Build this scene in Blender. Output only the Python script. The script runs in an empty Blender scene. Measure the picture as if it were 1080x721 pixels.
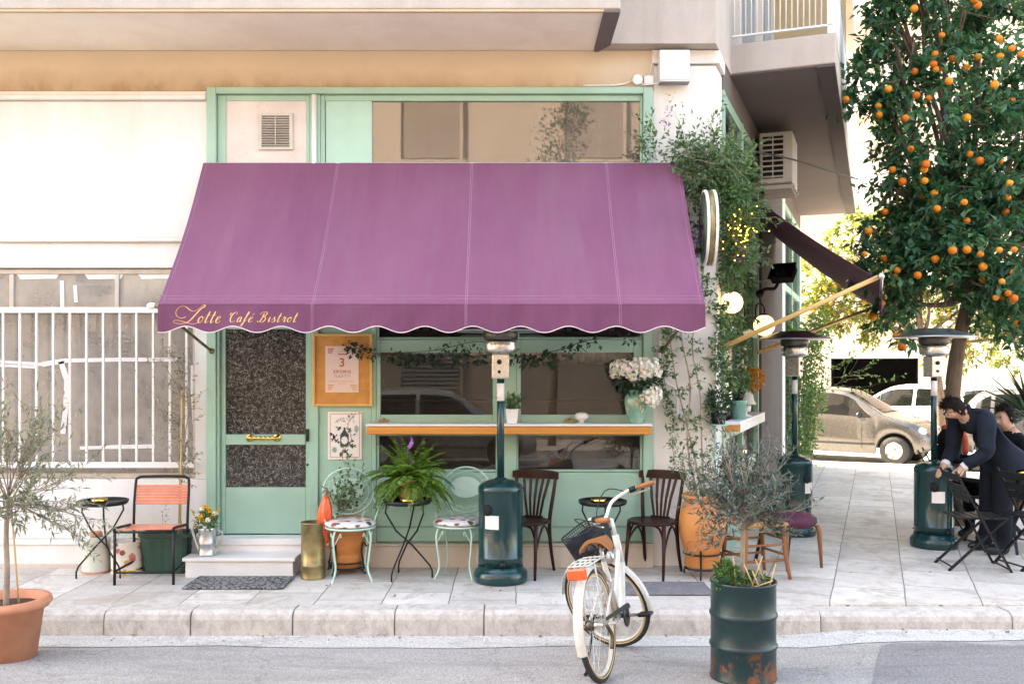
import bpy, bmesh, math, random
from mathutils import Vector, Matrix, noise
R = math.radians
PI = math.pi
random.seed(11)
scene = bpy.context.scene
COL = scene.collection
V = Vector
EYE = 1.75            # camera height over the pavement; focal length below is 1000 photo pixels
WM = {}               # world matrix of every object made here


def at(px, py, D):
    return V(((px - 540) * D / 1000, D, EYE + (388 - py) * D / 1000))


def gr(px, py, z=0.0):
    D = (EYE - z) * 1000 / (py - 388)
    return V(((px - 540) * D / 1000, D, z))


YF = 8.37             # the cafe front


def X(px):
    return (px - 540) * YF / 1000


def Z(py):
    return EYE + (388 - py) * YF / 1000


SD = V((0.3593, 0.9332, 0))     # along the side street
SN = V((0.9332, -0.3593, 0))    # out of the side wall


def SW(s, n, z):
    return V((1.8, YF, 0)) + SD * s + SN * n + V((0, 0, z))


# ------------------------------------------------------------------ mesh builder
class MB:
    def __init__(s):
        s.v = []; s.f = []; s.mi = []; s.sm = []; s.m = 0

    def add(s, vs, fs, smooth=False, M=None):
        o = len(s.v)
        if M is not None:
            vs = [M @ V(p) for p in vs]
        s.v += [tuple(p) for p in vs]
        for f in fs:
            s.f.append([i + o for i in f]); s.mi.append(s.m); s.sm.append(smooth)
        return s

    def box(s, c, d, rz=0.0, M=None):
        x, y, z = d[0] / 2, d[1] / 2, d[2] / 2
        vs = [V((a * x, b * y, e * z)) for e in (-1, 1) for a, b in ((-1, -1), (1, -1), (1, 1), (-1, 1))]
        if rz:
            m = Matrix.Rotation(rz, 3, 'Z'); vs = [m @ p for p in vs]
        vs = [p + V(c) for p in vs]
        return s.add(vs, [(3, 2, 1, 0), (4, 5, 6, 7), (0, 1, 5, 4), (1, 2, 6, 5), (2, 3, 7, 6), (3, 0, 4, 7)], False, M)

    def b2(s, x0, x1, y0, y1, z0, z1):
        return s.box(((x0 + x1) / 2, (y0 + y1) / 2, (z0 + z1) / 2), (abs(x1 - x0), abs(y1 - y0), abs(z1 - z0)))

    def sbox(s, s0, s1, n0, n1, z0, z1):     # box along the side wall
        vs = [SW(a, b, z) for z in (z0, z1) for a, b in ((s0, n0), (s0, n1), (s1, n1), (s1, n0))]
        return s.add(vs, [(3, 2, 1, 0), (4, 5, 6, 7), (0, 1, 5, 4), (1, 2, 6, 5), (2, 3, 7, 6), (3, 0, 4, 7)])

    def bar(s, a, b, w, h, up=(0, 0, 1)):    # square bar from a to b
        a, b = V(a), V(b); d = (b - a); L = d.length; d.normalize()
        u = V(up)
        if abs(u.dot(d)) > .98: u = V((1, 0, 0))
        x = d.cross(u).normalized(); y = x.cross(d).normalized()
        vs = []
        for p in (a, b):
            for i, j in ((-1, -1), (1, -1), (1, 1), (-1, 1)):
                vs.append(p + x * i * w / 2 + y * j * h / 2)
        return s.add(vs, [(3, 2, 1, 0), (4, 5, 6, 7), (0, 1, 5, 4), (1, 2, 6, 5), (2, 3, 7, 6), (3, 0, 4, 7)])

    def tube(s, pts, r, n=8, closed=False, sy=1.0, cap=True, M=None):
        pts = [V(p) for p in pts]; k = len(pts)
        rs = r if isinstance(r, (list, tuple)) else [r] * k
        T = []
        for i in range(k):
            if closed: t = pts[(i + 1) % k] - pts[i - 1]
            else: t = pts[min(i + 1, k - 1)] - pts[max(i - 1, 0)]
            T.append(t.normalized() if t.length > 1e-9 else V((0, 0, 1)))
        u = V((0, 0, 1)) if abs(T[0].z) < .9 else V((1, 0, 0))
        u = (u - T[0] * u.dot(T[0])).normalized()
        vs = []
        for i in range(k):
            u = u - T[i] * u.dot(T[i])
            u = u.normalized() if u.length > 1e-6 else T[i].orthogonal().normalized()
            w = T[i].cross(u)
            for j in range(n):
                a = 2 * PI * j / n
                vs.append(pts[i] + u * math.cos(a) * rs[i] + w * math.sin(a) * rs[i] * sy)
        fs = []
        for i in range(k if closed else k - 1):
            for j in range(n):
                a = i * n + j; b = i * n + (j + 1) % n
                c = ((i + 1) % k) * n + (j + 1) % n; d = ((i + 1) % k) * n + j
                fs.append((a, b, c, d))
        if cap and not closed:
            fs.append(tuple(range(n - 1, -1, -1))); fs.append(tuple((k - 1) * n + j for j in range(n)))
        return s.add(vs, fs, True, M)

    def lathe(s, prof, n=28, c=(0, 0, 0), M=None, sx=1.0, sy=1.0, smooth=True, wob=None, cap=True):
        vs = []; fs = []
        for r, z in prof:
            for j in range(n):
                a = 2 * PI * j / n
                q = r * (wob(a, z) if wob else 1)
                vs.append(V((c[0] + q * math.cos(a) * sx, c[1] + q * math.sin(a) * sy, c[2] + z)))
        k = len(prof)
        for i in range(k - 1):
            for j in range(n):
                fs.append((i * n + j, i * n + (j + 1) % n, (i + 1) * n + (j + 1) % n, (i + 1) * n + j))
        if cap and prof[0][0] > 1e-4: fs.append(tuple(range(n - 1, -1, -1)))
        if cap and prof[-1][0] > 1e-4: fs.append(tuple((k - 1) * n + j for j in range(n)))
        return s.add(vs, fs, smooth, M)

    def ball(s, c, r, nu=12, nv=8, sc=(1, 1, 1), M=None):
        prof = [(max(r * math.sin(PI * i / nv), 1e-5), -r * math.cos(PI * i / nv)) for i in range(nv + 1)]
        vs = []; fs = []
        for q, z in prof:
            for j in range(nu):
                a = 2 * PI * j / nu
                vs.append(V((c[0] + q * math.cos(a) * sc[0], c[1] + q * math.sin(a) * sc[1], c[2] + z * sc[2])))
        for i in range(nv):
            for j in range(nu):
                fs.append((i * nu + j, i * nu + (j + 1) % nu, (i + 1) * nu + (j + 1) % nu, (i + 1) * nu + j))
        return s.add(vs, fs, True, M)

    def prism(s, poly, z0, z1, M=None, smooth=False):
        n = len(poly)
        vs = [V((p[0], p[1], z0)) for p in poly] + [V((p[0], p[1], z1)) for p in poly]
        fs = [tuple(range(n - 1, -1, -1)), tuple(range(n, 2 * n))]
        fs += [(i, (i + 1) % n, n + (i + 1) % n, n + i) for i in range(n)]
        return s.add(vs, fs, smooth, M)

    def grid(s, nu, nv, fn, smooth=True):
        vs = [fn(i / nu, j / nv) for j in range(nv + 1) for i in range(nu + 1)]
        fs = [(j * (nu + 1) + i, j * (nu + 1) + i + 1, (j + 1) * (nu + 1) + i + 1, (j + 1) * (nu + 1) + i) for j in range(nv) for i in range(nu)]
        return s.add(vs, fs, smooth)

    def leaf(s, p, d, L, W, nrm=None, fold=.25, droop=0.0):
        d = d.normalized()
        n = nrm if nrm is not None else V((random.gauss(0, .6), random.gauss(0, .6), 1))
        x = d.cross(n)
        if x.length < 1e-4: x = d.orthogonal()
        x.normalize(); n = x.cross(d).normalized()
        m = p + d * L * .45 + n * W * fold
        t = p + d * L - n * L * droop
        c = p + d * L * .5 - n * L * droop * .2
        s.add([p, m + x * W / 2, t, m - x * W / 2, c], [(0, 4, 1), (4, 2, 1), (0, 3, 4), (4, 3, 2)], False)

    def build(s, name, mat, parent=None, world=False, bevel=0.0, seg=1, auto=None):
        me = bpy.data.meshes.new(name)
        vs = s.v
        if parent is not None and world:
            inv = WM[parent.name].inverted(); vs = [tuple(inv @ V(p)) for p in vs]
        me.from_pydata(vs, [], s.f)
        mats = mat if isinstance(mat, (list, tuple)) else [mat]
        for m in mats: me.materials.append(m)
        me.polygons.foreach_set('material_index', s.mi)
        me.polygons.foreach_set('use_smooth', s.sm)
        if bevel:
            bm = bmesh.new(); bm.from_mesh(me)
            bmesh.ops.recalc_face_normals(bm, faces=bm.faces)
            ed = [e for e in bm.edges if len(e.link_faces) == 2 and e.calc_face_angle(0) > R(35)]
            bmesh.ops.bevel(bm, geom=ed, offset=bevel, segments=seg, affect='EDGES', profile=.6, clamp_overlap=True)
            bm.to_mesh(me); bm.free()
        me.update()
        o = bpy.data.objects.new(name, me)
        COL.objects.link(o)
        if parent is not None:
            o.parent = parent; WM[o.name] = WM[parent.name]
        else:
            WM[o.name] = Matrix.Identity(4)
        return o


def tag(o, label, cat, group=None):
    o['label'] = label; o['category'] = cat
    if group: o['group'] = group
    return o


def kind(o, k):
    o['kind'] = k
    return o


def thing(name, label, cat, loc=(0, 0, 0), rz=0.0, group=None, M=None):
    o = bpy.data.objects.new(name, None)
    o.empty_display_size = .1
    COL.objects.link(o)
    if M is None:
        M = Matrix.Translation(V(loc)) @ Matrix.Rotation(rz, 4, 'Z')
    o.matrix_basis = M
    WM[o.name] = M.copy()
    return tag(o, label, cat, group)


def copy_tree(o, parent=None):
    c = o.copy(); COL.objects.link(c)
    if parent is not None: c.parent = parent
    for ch in list(o.children): copy_tree(ch, c)
    return c


def dup(root, label, loc, rz=0.0, scale=1.0):
    c = copy_tree(root)
    c.location = loc; c.rotation_euler = (0, 0, rz); c.scale = (scale,) * 3
    c['label'] = label
    WM[c.name] = Matrix.Translation(V(loc)) @ Matrix.Rotation(rz, 4, 'Z') @ Matrix.Scale(scale, 4)
    return c


def spline(pts, k=6, closed=False):
    pts = [V(p) if len(p) == 3 else V((p[0], p[1], 0)) for p in pts]; n = len(pts); out = []
    for i in range(n if closed else n - 1):
        if closed: a, b, c, d = pts[i - 1], pts[i], pts[(i + 1) % n], pts[(i + 2) % n]
        else: a, b, c, d = pts[max(i - 1, 0)], pts[i], pts[i + 1], pts[min(i + 2, n - 1)]
        for j in range(k):
            t = j / k
            out.append(.5 * ((2 * b) + (c - a) * t + (2 * a - 5 * b + 4 * c - d) * t * t + (3 * b - a - 3 * c + d) * t ** 3))
    if not closed: out.append(pts[-1])
    return out


def rnd(a, b): return random.uniform(a, b)


def rdir(up=0.0):
    v = V((random.gauss(0, 1), random.gauss(0, 1), random.gauss(0, 1) + up))
    return v.normalized()


# ------------------------------------------------------------------ materials
def newmat(name):
    m = bpy.data.materials.new(name); m.use_nodes = True
    nt = m.node_tree; nt.nodes.clear()
    out = nt.nodes.new('ShaderNodeOutputMaterial')
    return m, nt, out


def N(nt, t, **kw):
    n = nt.nodes.new(t)
    for k, v in kw.items():
        if hasattr(n, k): setattr(n, k, v)
        else: n.inputs[k.replace('_', ' ')].default_value = v
    return n


def ramp(nt, src, stops):
    r = nt.nodes.new('ShaderNodeValToRGB')
    el = r.color_ramp.elements
    while len(el) < len(stops): el.new(.5)
    for e, (p, c) in zip(el, stops):
        e.position = p
        e.color = (c, c, c, 1) if isinstance(c, (int, float)) else (*c[:3], 1)
    nt.links.new(src, r.inputs[0])
    return r.outputs[0]


def mixc(nt, fac, a, b, blend='MIX'):
    m = nt.nodes.new('ShaderNodeMix'); m.data_type = 'RGBA'; m.blend_type = blend
    for i, s in ((0, fac), (6, a), (7, b)):
        if isinstance(s, (int, float)): m.inputs[i].default_value = s
        elif isinstance(s, (tuple, list)): m.inputs[i].default_value = (*s[:3], 1)
        else: nt.links.new(s, m.inputs[i])
    return m.outputs[2]


def math_(nt, op, a, b=0.0, c=None):
    m = nt.nodes.new('ShaderNodeMath'); m.operation = op
    for i, s in enumerate((a, b) if c is None else (a, b, c)):
        if isinstance(s, (int, float)): m.inputs[i].default_value = s
        else: nt.links.new(s, m.inputs[i])
    return m.outputs[0]


def coords(nt, scale=(1, 1, 1), rot=(0, 0, 0)):
    tc = nt.nodes.new('ShaderNodeTexCoord')
    mp = nt.nodes.new('ShaderNodeMapping')
    mp.inputs['Scale'].default_value = scale; mp.inputs['Rotation'].default_value = rot
    nt.links.new(tc.outputs['Object'], mp.inputs[0])
    return mp.outputs[0]


def noise_(nt, co, scale, detail=4.0, rough=.55, dist=0.0):
    n = nt.nodes.new('ShaderNodeTexNoise')
    n.inputs['Scale'].default_value = scale; n.inputs['Detail'].default_value = detail
    n.inputs['Roughness'].default_value = rough; n.inputs['Distortion'].default_value = dist
    nt.links.new(co, n.inputs['Vector'])
    return n.outputs[0]


def bump_(nt, h, strength, dist=.01, prev=None):
    b = nt.nodes.new('ShaderNodeBump')
    b.inputs['Strength'].default_value = strength; b.inputs['Distance'].default_value = dist
    nt.links.new(h, b.inputs['Height'])
    if prev is not None: nt.links.new(prev, b.inputs['Normal'])
    return b.outputs[0]


def principled(nt, out, col, rough=.6, metal=0.0, normal=None, spec=.5, coat=0.0):
    p = nt.nodes.new('ShaderNodeBsdfPrincipled')
    for k, s in (('Base Color', col), ('Roughness', rough), ('Metallic', metal)):
        if isinstance(s, (int, float)): p.inputs[k].default_value = s
        elif isinstance(s, (tuple, list)): p.inputs[k].default_value = (*s[:3], 1)
        else: nt.links.new(s, p.inputs[k])
    p.inputs['Specular IOR Level'].default_value = spec
    p.inputs['Coat Weight'].default_value = coat
    if normal is not None: nt.links.new(normal, p.inputs['Normal'])
    nt.links.new(p.outputs[0], out.inputs[0])
    return p


def sh(c, k): return tuple(max(0, min(1, v * k)) for v in c[:3])


def mat(name, col, rough=.6, metal=0.0, var=.15, scale=5.0, bump=.0, bscale=60, spec=.5, coat=0.0, col2=None, stretch=(1, 1, 1)):
    m, nt, out = newmat(name)
    co = coords(nt, stretch)
    n = noise_(nt, co, scale, 5)
    c = ramp(nt, n, [(.3, sh(col, 1 - var)), (.7, col2 if col2 else sh(col, 1 + var))])
    rg = math_(nt, 'MULTIPLY_ADD', noise_(nt, co, scale * 3, 3), .25, rough - .125)
    nm = None
    if bump: nm = bump_(nt, noise_(nt, co, bscale, 4), bump, .004)
    principled(nt, out, c, rg, metal, nm, spec, coat)
    return m


def plaster(name, col, stain=None, amt=.5, sc=1.2, vstretch=.25, bump=.25, fine=.06, band=None):
    """wall render: cloudy tone, run-off streaks, fine grain; band=(z0, z1) puts the stain in a band of weathering"""
    m, nt, out = newmat(name)
    co = coords(nt)
    st = coords(nt, (1.5, 1.5, vstretch))
    big = noise_(nt, co, sc, 6, .6)
    c = ramp(nt, big, [(.3, sh(col, .9)), (.7, sh(col, 1.06))])
    if stain:
        f = ramp(nt, noise_(nt, st, sc * 1.6, 7, .65, .6), [(.42, 0.0), (.72, 1.0)])
        f = math_(nt, 'MULTIPLY', f, amt)
        if band:
            sx = nt.nodes.new('ShaderNodeSeparateXYZ'); nt.links.new(co, sx.inputs[0])
            g = nt.nodes.new('ShaderNodeMapRange')
            g.inputs[1].default_value = band[0]; g.inputs[2].default_value = band[1]
            wz = math_(nt, 'MULTIPLY_ADD', noise_(nt, st, 1.3, 5, .6), .25, sx.outputs[2])
            nt.links.new(wz, g.inputs[0])
            f = math_(nt, 'MULTIPLY', g.outputs[0], math_(nt, 'ADD', f, .55)); 
        c = mixc(nt, f, c, stain)
    fn = noise_(nt, co, 90, 3)
    c = mixc(nt, fine * 2, c, ramp(nt, fn, [(.3, sh(col, .6)), (.7, sh(col, 1.1))]))
    nm = bump_(nt, noise_(nt, co, 45, 6, .7), bump, .006)
    principled(nt, out, c, .85, 0, nm, .25)
    return m


def leafmat(name, col, var=.35, trans=.35, rough=.45, hue=None):
    m, nt, out = newmat(name)
    g = nt.nodes.new('ShaderNodeNewGeometry')
    c2 = hue if hue else sh(col, 1 + var)
    c = ramp(nt, g.outputs['Random Per Island'], [(0.0, sh(col, 1 - var)), (.55, col), (1.0, c2)])
    p = principled(nt, out, c, rough, 0, None, .4)
    t = nt.nodes.new('ShaderNodeBsdfTranslucent')
    tc = mixc(nt, .5, c, (col[0] * 2.2, col[1] * 1.9, col[2] * .6))
    nt.links.new(tc, t.inputs[0])
    mx = nt.nodes.new('ShaderNodeMixShader'); mx.inputs[0].default_value = trans
    nt.links.new(p.outputs[0], mx.inputs[1]); nt.links.new(t.outputs[0], mx.inputs[2])
    nt.links.new(mx.outputs[0], out.inputs[0])
    return m


def glass(name, refl=.2, tint=(.75, .78, .76), dirt=.06, dcol=(.5, .45, .4), warp=.0):
    m, nt, out = newmat(name)
    co = coords(nt)
    tr = nt.nodes.new('ShaderNodeBsdfTransparent'); tr.inputs[0].default_value = (*tint, 1)
    gl = nt.nodes.new('ShaderNodeBsdfGlossy'); gl.inputs['Roughness'].default_value = .015
    if warp:
        nt.links.new(bump_(nt, noise_(nt, co, 2.2, 2), warp, .02), gl.inputs['Normal'])
    lw = nt.nodes.new('ShaderNodeLayerWeight'); lw.inputs[0].default_value = .25
    f = math_(nt, 'MULTIPLY_ADD', lw.outputs['Fresnel'], .6, refl)
    mx = nt.nodes.new('ShaderNodeMixShader'); nt.links.new(f, mx.inputs[0])
    nt.links.new(tr.outputs[0], mx.inputs[1]); nt.links.new(gl.outputs[0], mx.inputs[2])
    df = nt.nodes.new('ShaderNodeBsdfDiffuse'); df.inputs[0].default_value = (*dcol, 1)
    d = ramp(nt, noise_(nt, co, 3.5, 6, .65), [(.3, dirt * .65), (.8, dirt * 1.35)])
    m2 = nt.nodes.new('ShaderNodeMixShader'); nt.links.new(d, m2.inputs[0])
    nt.links.new(mx.outputs[0], m2.inputs[1]); nt.links.new(df.outputs[0], m2.inputs[2])
    nt.links.new(m2.outputs[0], out.inputs[0])
    return m


def paving(name, size, wid, rot, c1, c2, mortar, off=0.0, loc=(0, 0, 0)):
    m, nt, out = newmat(name)
    tc = nt.nodes.new('ShaderNodeTexCoord'); mp = nt.nodes.new('ShaderNodeMapping')
    mp.inputs['Rotation'].default_value = (0, 0, rot); mp.inputs['Location'].default_value = loc
    nt.links.new(tc.outputs['Object'], mp.inputs[0]); co = mp.outputs[0]
    wob = nt.nodes.new('ShaderNodeVectorMath'); wob.operation = 'ADD'
    nz = nt.nodes.new('ShaderNodeTexNoise'); nz.inputs['Scale'].default_value = 4; nt.links.new(co, nz.inputs[0])
    sc = nt.nodes.new('ShaderNodeVectorMath'); sc.operation = 'SCALE'; sc.inputs['Scale'].default_value = .016
    nt.links.new(nz.outputs['Color'], sc.inputs[0]); nt.links.new(co, wob.inputs[0]); nt.links.new(sc.outputs[0], wob.inputs[1])
    b = nt.nodes.new('ShaderNodeTexBrick')
    b.offset = off; b.squash = 1
    b.inputs['Color1'].default_value = (*c1, 1); b.inputs['Color2'].default_value = (*c2, 1); b.inputs['Mortar'].default_value = (*mortar, 1)
    b.inputs['Scale'].default_value = 1; b.inputs['Brick Width'].default_value = wid; b.inputs['Row Height'].default_value = size
    b.inputs['Mortar Size'].default_value = .0065; b.inputs['Mortar Smooth'].default_value = .5; b.inputs['Bias'].default_value = 0
    nt.links.new(wob.outputs[0], b.inputs[0])
    big = noise_(nt, co, .9, 6, .62); med = noise_(nt, co, 7, 6, .65, .4); fin = noise_(nt, co, 60, 4, .7)
    c = mixc(nt, 1.0, b.outputs[0], ramp(nt, big, [(.3, (.72, .68, .64)), (.68, (1.06, 1.05, 1.04))]), 'MULTIPLY')
    c = mixc(nt, ramp(nt, med, [(.48, 0.0), (.75, .6)]), c, (.36, .32, .29))
    c = mixc(nt, ramp(nt, noise_(nt, co, 1.6, 7, .7, 1.2), [(.545, 0.0), (.60, .55)]), c, (.34, .26, .19))
    c = mixc(nt, .2, c, ramp(nt, fin, [(.3, (.2, .19, .18)), (.7, (.95, .92, .88))]))
    h = math_(nt, 'ADD', math_(nt, 'MULTIPLY', b.outputs[1], -1.0), math_(nt, 'MULTIPLY', med, .35))
    nm = bump_(nt, h, .5, .005)
    rg = ramp(nt, med, [(.3, .42), (.7, .75)])
    principled(nt, out, c, rg, 0, nm, .4)
    return m


def asphalt(name, c, patch=None):
    m, nt, out = newmat(name)
    co = coords(nt)
    big = noise_(nt, co, .7, 7, .65, .6); fin = noise_(nt, co, 75, 4, .75); med = noise_(nt, co, 9, 6, .7)
    col = ramp(nt, big, [(.3, sh(c, .82)), (.72, sh(c, 1.12))])
    col = mixc(nt, ramp(nt, med, [(.45, 0.0), (.8, .4)]), col, sh(c, .62))
    v = nt.nodes.new('ShaderNodeTexVoronoi'); v.feature = 'DISTANCE_TO_EDGE'; v.inputs['Scale'].default_value = .8
    wp = nt.nodes.new('ShaderNodeVectorMath'); wp.operation = 'ADD'
    nz = nt.nodes.new('ShaderNodeTexNoise'); nz.inputs['Scale'].default_value = 2.5; nz.inputs['Detail'].default_value = 6; nt.links.new(co, nz.inputs[0])
    nt.links.new(co, wp.inputs[0]); nt.links.new(nz.outputs['Color'], wp.inputs[1]); nt.links.new(wp.outputs[0], v.inputs['Vector'])
    col = mixc(nt, ramp(nt, v.outputs[0], [(.0, .75), (.014, 0.0)]), col, sh(c, .35))
    col = mixc(nt, .42, col, ramp(nt, fin, [(.36, sh(c, .15)), (.64, sh(c, 2.0))]))
    st = noise_(nt, coords(nt, (.35, 1.2, 1)), 1.9, 7, .7, .8)
    col = mixc(nt, ramp(nt, st, [(.50, 0.0), (.68, .5)]), col, sh(c, .52))
    col = mixc(nt, ramp(nt, noise_(nt, co, 5, 8, .75), [(.62, 0.0), (.70, .35)]), col, sh(c, 1.45))
    nm = bump_(nt, math_(nt, 'ADD', fin, med), .55, .006)
    principled(nt, out, col, .85, 0, nm, .3)
    return m


M = {}
M['green'] = mat('green paint', (.325, .505, .40), .42, var=.09, scale=2.5, bump=.06, bscale=25)
M['green_board'] = mat('pale green board', (.40, .60, .50), .5, var=.05)
M['white_wall'] = plaster('white render', (.82, .80, .77), (.58, .50, .42), .34, 1.1, .22, .35)
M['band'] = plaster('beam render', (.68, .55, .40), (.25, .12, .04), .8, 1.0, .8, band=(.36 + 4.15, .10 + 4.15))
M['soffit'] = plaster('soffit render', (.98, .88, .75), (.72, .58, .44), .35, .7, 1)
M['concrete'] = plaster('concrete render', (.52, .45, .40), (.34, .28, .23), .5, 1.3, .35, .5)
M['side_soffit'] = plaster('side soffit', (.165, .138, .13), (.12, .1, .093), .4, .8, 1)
M['ochre'] = plaster('ochre wall', (.62, .45, .27), (.45, .3, .16), .3, .7)
M['cream'] = plaster('cream pillar', (.78, .74, .69), (.55, .48, .40), .3, 1.4, .3)
M['column'] = plaster('grey column', (.105, .088, .085), (.07, .06, .058), .3, 1.2)
M['plinth'] = plaster('stone plinth', (.66, .57, .49), (.45, .34, .25), .5, 2.2, .6)
M['marble'] = mat('white marble', (.78, .75, .72), .45, var=.08, scale=3)
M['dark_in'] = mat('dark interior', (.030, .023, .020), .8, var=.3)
M['wood_shelf'] = mat('orange varnished wood', (.58, .235, .045), .42, var=.22, scale=4, stretch=(.25, 3, 9), bump=.05)
M['bistro'] = mat('dark brown bentwood', (.030, .0095, .0055), .36, var=.3, scale=6, stretch=(1, 1, .3), spec=.22)
M['stoolwood'] = mat('mid brown wood', (.23, .085, .03), .45, var=.25, scale=8, stretch=(1, 1, .3))
M['black_metal'] = mat('black metal', (.009, .009, .010), .42, var=.2, spec=.35)
M['mint'] = mat('mint enamel', (.46, .64, .54), .45, var=.08)
M['gold'] = mat('polished brass', (.83, .56, .16), .25, 1.0, var=.1)
M['oldbrass'] = mat('aged brass', (.30, .235, .115), .42, .8, var=.35, scale=12, bump=.15, bscale=60)
M['terra'] = mat('terracotta', (.60, .235, .125), .75, var=.12, scale=5, bump=.1, col2=(.66, .30, .18))
M['terra_dark'] = mat('orange terracotta', (.60, .20, .045), .62, var=.18, scale=4, bump=.12, bscale=30, col2=(.66, .27, .08))
M['soil'] = mat('soil', (.06, .04, .028), .95, var=.4, bump=.6, bscale=50)
M['bark'] = mat('bark', (.16, .11, .075), .9, var=.35, scale=9, bump=.5, bscale=40, stretch=(2, 2, .5))
M['olive_bark'] = mat('olive bark', (.35, .28, .22), .85, var=.25, scale=14, bump=.3, bscale=50)
M['cane'] = mat('bamboo cane', (.62, .42, .18), .6, var=.15)
M['white_metal'] = mat('white painted metal', (.80, .78, .75), .45, var=.06)
M['white_plastic'] = mat('white plastic', (.80, .79, .78), .5, var=.04)
M['steel'] = mat('brushed steel', (.62, .60, .57), .3, 1.0, var=.12, scale=20)
M['darksteel'] = mat('burnt steel', (.14, .12, .105), .4, .9, var=.3)
M['alu'] = mat('dull aluminium', (.60, .62, .64), .32, 1.0, var=.08)
M['zinc'] = mat('galvanised zinc', (.55, .56, .56), .38, .9, var=.25, scale=14)
M['heater'] = mat('dark teal enamel', (.004, .036, .037), .22, var=.1, scale=2, spec=.45, coat=.3)
M['paper'] = mat('paper', (.80, .74, .70), .7, var=.03)
M['rubber'] = mat('rubber', (.022, .022, .024), .75, var=.2)
M['greybin'] = mat('dark green plastic', (.020, .068, .048), .5, var=.12)
M['lattice'] = mat('orange slats', (.72, .23, .13), .5, var=.12, scale=8, col2=(.78, .30, .18))
M['leather'] = mat('tan leather', (.36, .135, .04), .5, var=.2, bump=.15)
M['white_paint'] = mat('cream bicycle enamel', (.62, .585, .53), .28, var=.03, coat=.4)
M['basket'] = mat('dark basket mesh', (.02, .024, .028), .6)
M['red_lens'] = mat('orange red reflector', (.75, .10, .02), .25, var=.1, spec=.7)
M['purple_seat'] = mat('burgundy velvet', (.075, .006, .028), .7, var=.25, scale=9)
M['suit'] = mat('navy suit cloth', (.013, .018, .029), .9, spec=.2, var=.2, scale=8, bump=.1)
M['trouser'] = mat('dark trouser cloth', (.011, .013, .019), .9, var=.25, spec=.2)
M['coat'] = mat('black coat', (.005, .005, .006), .9, var=.2, spec=.2)
M['skin'] = mat('skin', (.56, .31, .21), .5, var=.08)
M['hair'] = mat('dark hair', (.012, .007, .005), .75, var=.35, scale=30, spec=.2)
M['shoe'] = mat('black shoe leather', (.012, .012, .013), .3)
M['scarf'] = mat('red scarf', (.50, .075, .03), .8, var=.3, scale=10)
M['orange'], _nt, _o = newmat('orange peel')
_oi = _nt.nodes.new('ShaderNodeObjectInfo')
_c = ramp(_nt, _oi.outputs['Random'], [(0.0, (.62, .13, .008)), (.5, (.74, .22, .012)), (1.0, (.80, .33, .03))])
_co = coords(_nt)
_c = mixc(_nt, ramp(_nt, noise_(_nt, _co, 14, 4), [(.5, 0.0), (.8, .5)]), _c, (.50, .17, .02))
principled(_nt, _o, _c, .45, 0, bump_(_nt, noise_(_nt, _co, 120, 3), .2, .003), .35)
M['stone_kerb'] = plaster('kerb stone', (.62, .57, .52), (.24, .18, .14), .75, 6.0, .9, 1.2, .16)
M['teal_pot'] = mat('teal ceramic', (.20, .42, .36), .3, var=.15, scale=7)
M['cloth_white'] = mat('printed cushion', (.74, .68, .66), .85, var=.06)
M['ac'] = mat('old cream plastic', (.56, .52, .46), .55, var=.1)
M['black_in'] = mat('black void', (.008, .008, .008), .9)
M['wire'] = mat('black cable', (.012, .012, .012), .6)
M['yellow_petal'] = leafmat('yellow petals', (.80, .50, .03), .15, .25, .6)
M['white_petal'] = leafmat('white petals', (.86, .84, .80), .06, .12, .6, hue=(.9, .89, .86))
M['mauve_petal'] = leafmat('mauve petals', (.40, .16, .50), .2, .25, .6)
M['rust_petal'] = leafmat('rust petals', (.48, .20, .02), .25, .2, .6)
M['leaf_orange'] = leafmat('citrus leaves', (.045, .155, .085), .6, .4, .27, hue=(.15, .30, .13))
M['leaf_sun'] = leafmat('citrus leaves beyond', (.085, .125, .025), .4, .45, .4, hue=(.26, .24, .04))
M['leaf_olive'] = leafmat('olive leaves', (.19, .215, .15), .3, .3, .5, hue=(.40, .42, .33))
M['leaf_blue'] = leafmat('grey green leaves', (.065, .095, .080), .35, .15, .45, hue=(.19, .25, .23))
M['leaf_vine'] = leafmat('vine leaves', (.085, .18, .085), .45, .42, .36, hue=(.25, .34, .16))
M['leaf_herb'] = leafmat('herb leaves', (.07, .17, .045), .35, .35, .45, hue=(.17, .28, .08))
M['leaf_dark'] = leafmat('dark leaves', (.022, .055, .028), .35, .2, .4)
M['fern'] = leafmat('fern fronds', (.14, .28, .045), .35, .45, .5, hue=(.27, .38, .08))
M['glass_top'] = glass('upper window glass', .17, (.55, .5, .46), .2, (.5, .4, .33), .008)
M['glass_low'] = glass('shop window glass', .075, (.7, .72, .7), .03, (.4, .35, .3), .006)
M['glass_dirty'] = glass('dusty glass', .05, (.85, .83, .80), .34, (.74, .69, .63), .01)
M['glass_car'] = glass('car glass', .16, (.35, .38, .38), .02)
M['pave'] = paving('front slabs', .5, .62, R(-90), (.83, .76, .69), (.56, .51, .46), (.15, .12, .10), .37, (.035, .02, 0))
M['pave_side'] = paving('side slabs', .53, .60, R(-69), (.85, .775, .69), (.58, .52, .465), (.13, .10, .08), .41, (.1, .2, 0))
M['road'] = asphalt('worn road', (.375, .345, .32))
M['road_patch'] = asphalt('tarmac patch', (.25, .232, .225))
M['gutter'] = asphalt('concrete gutter', (.56, .52, .475))
M['ground'] = asphalt('far ground', (.3, .28, .26))
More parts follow.
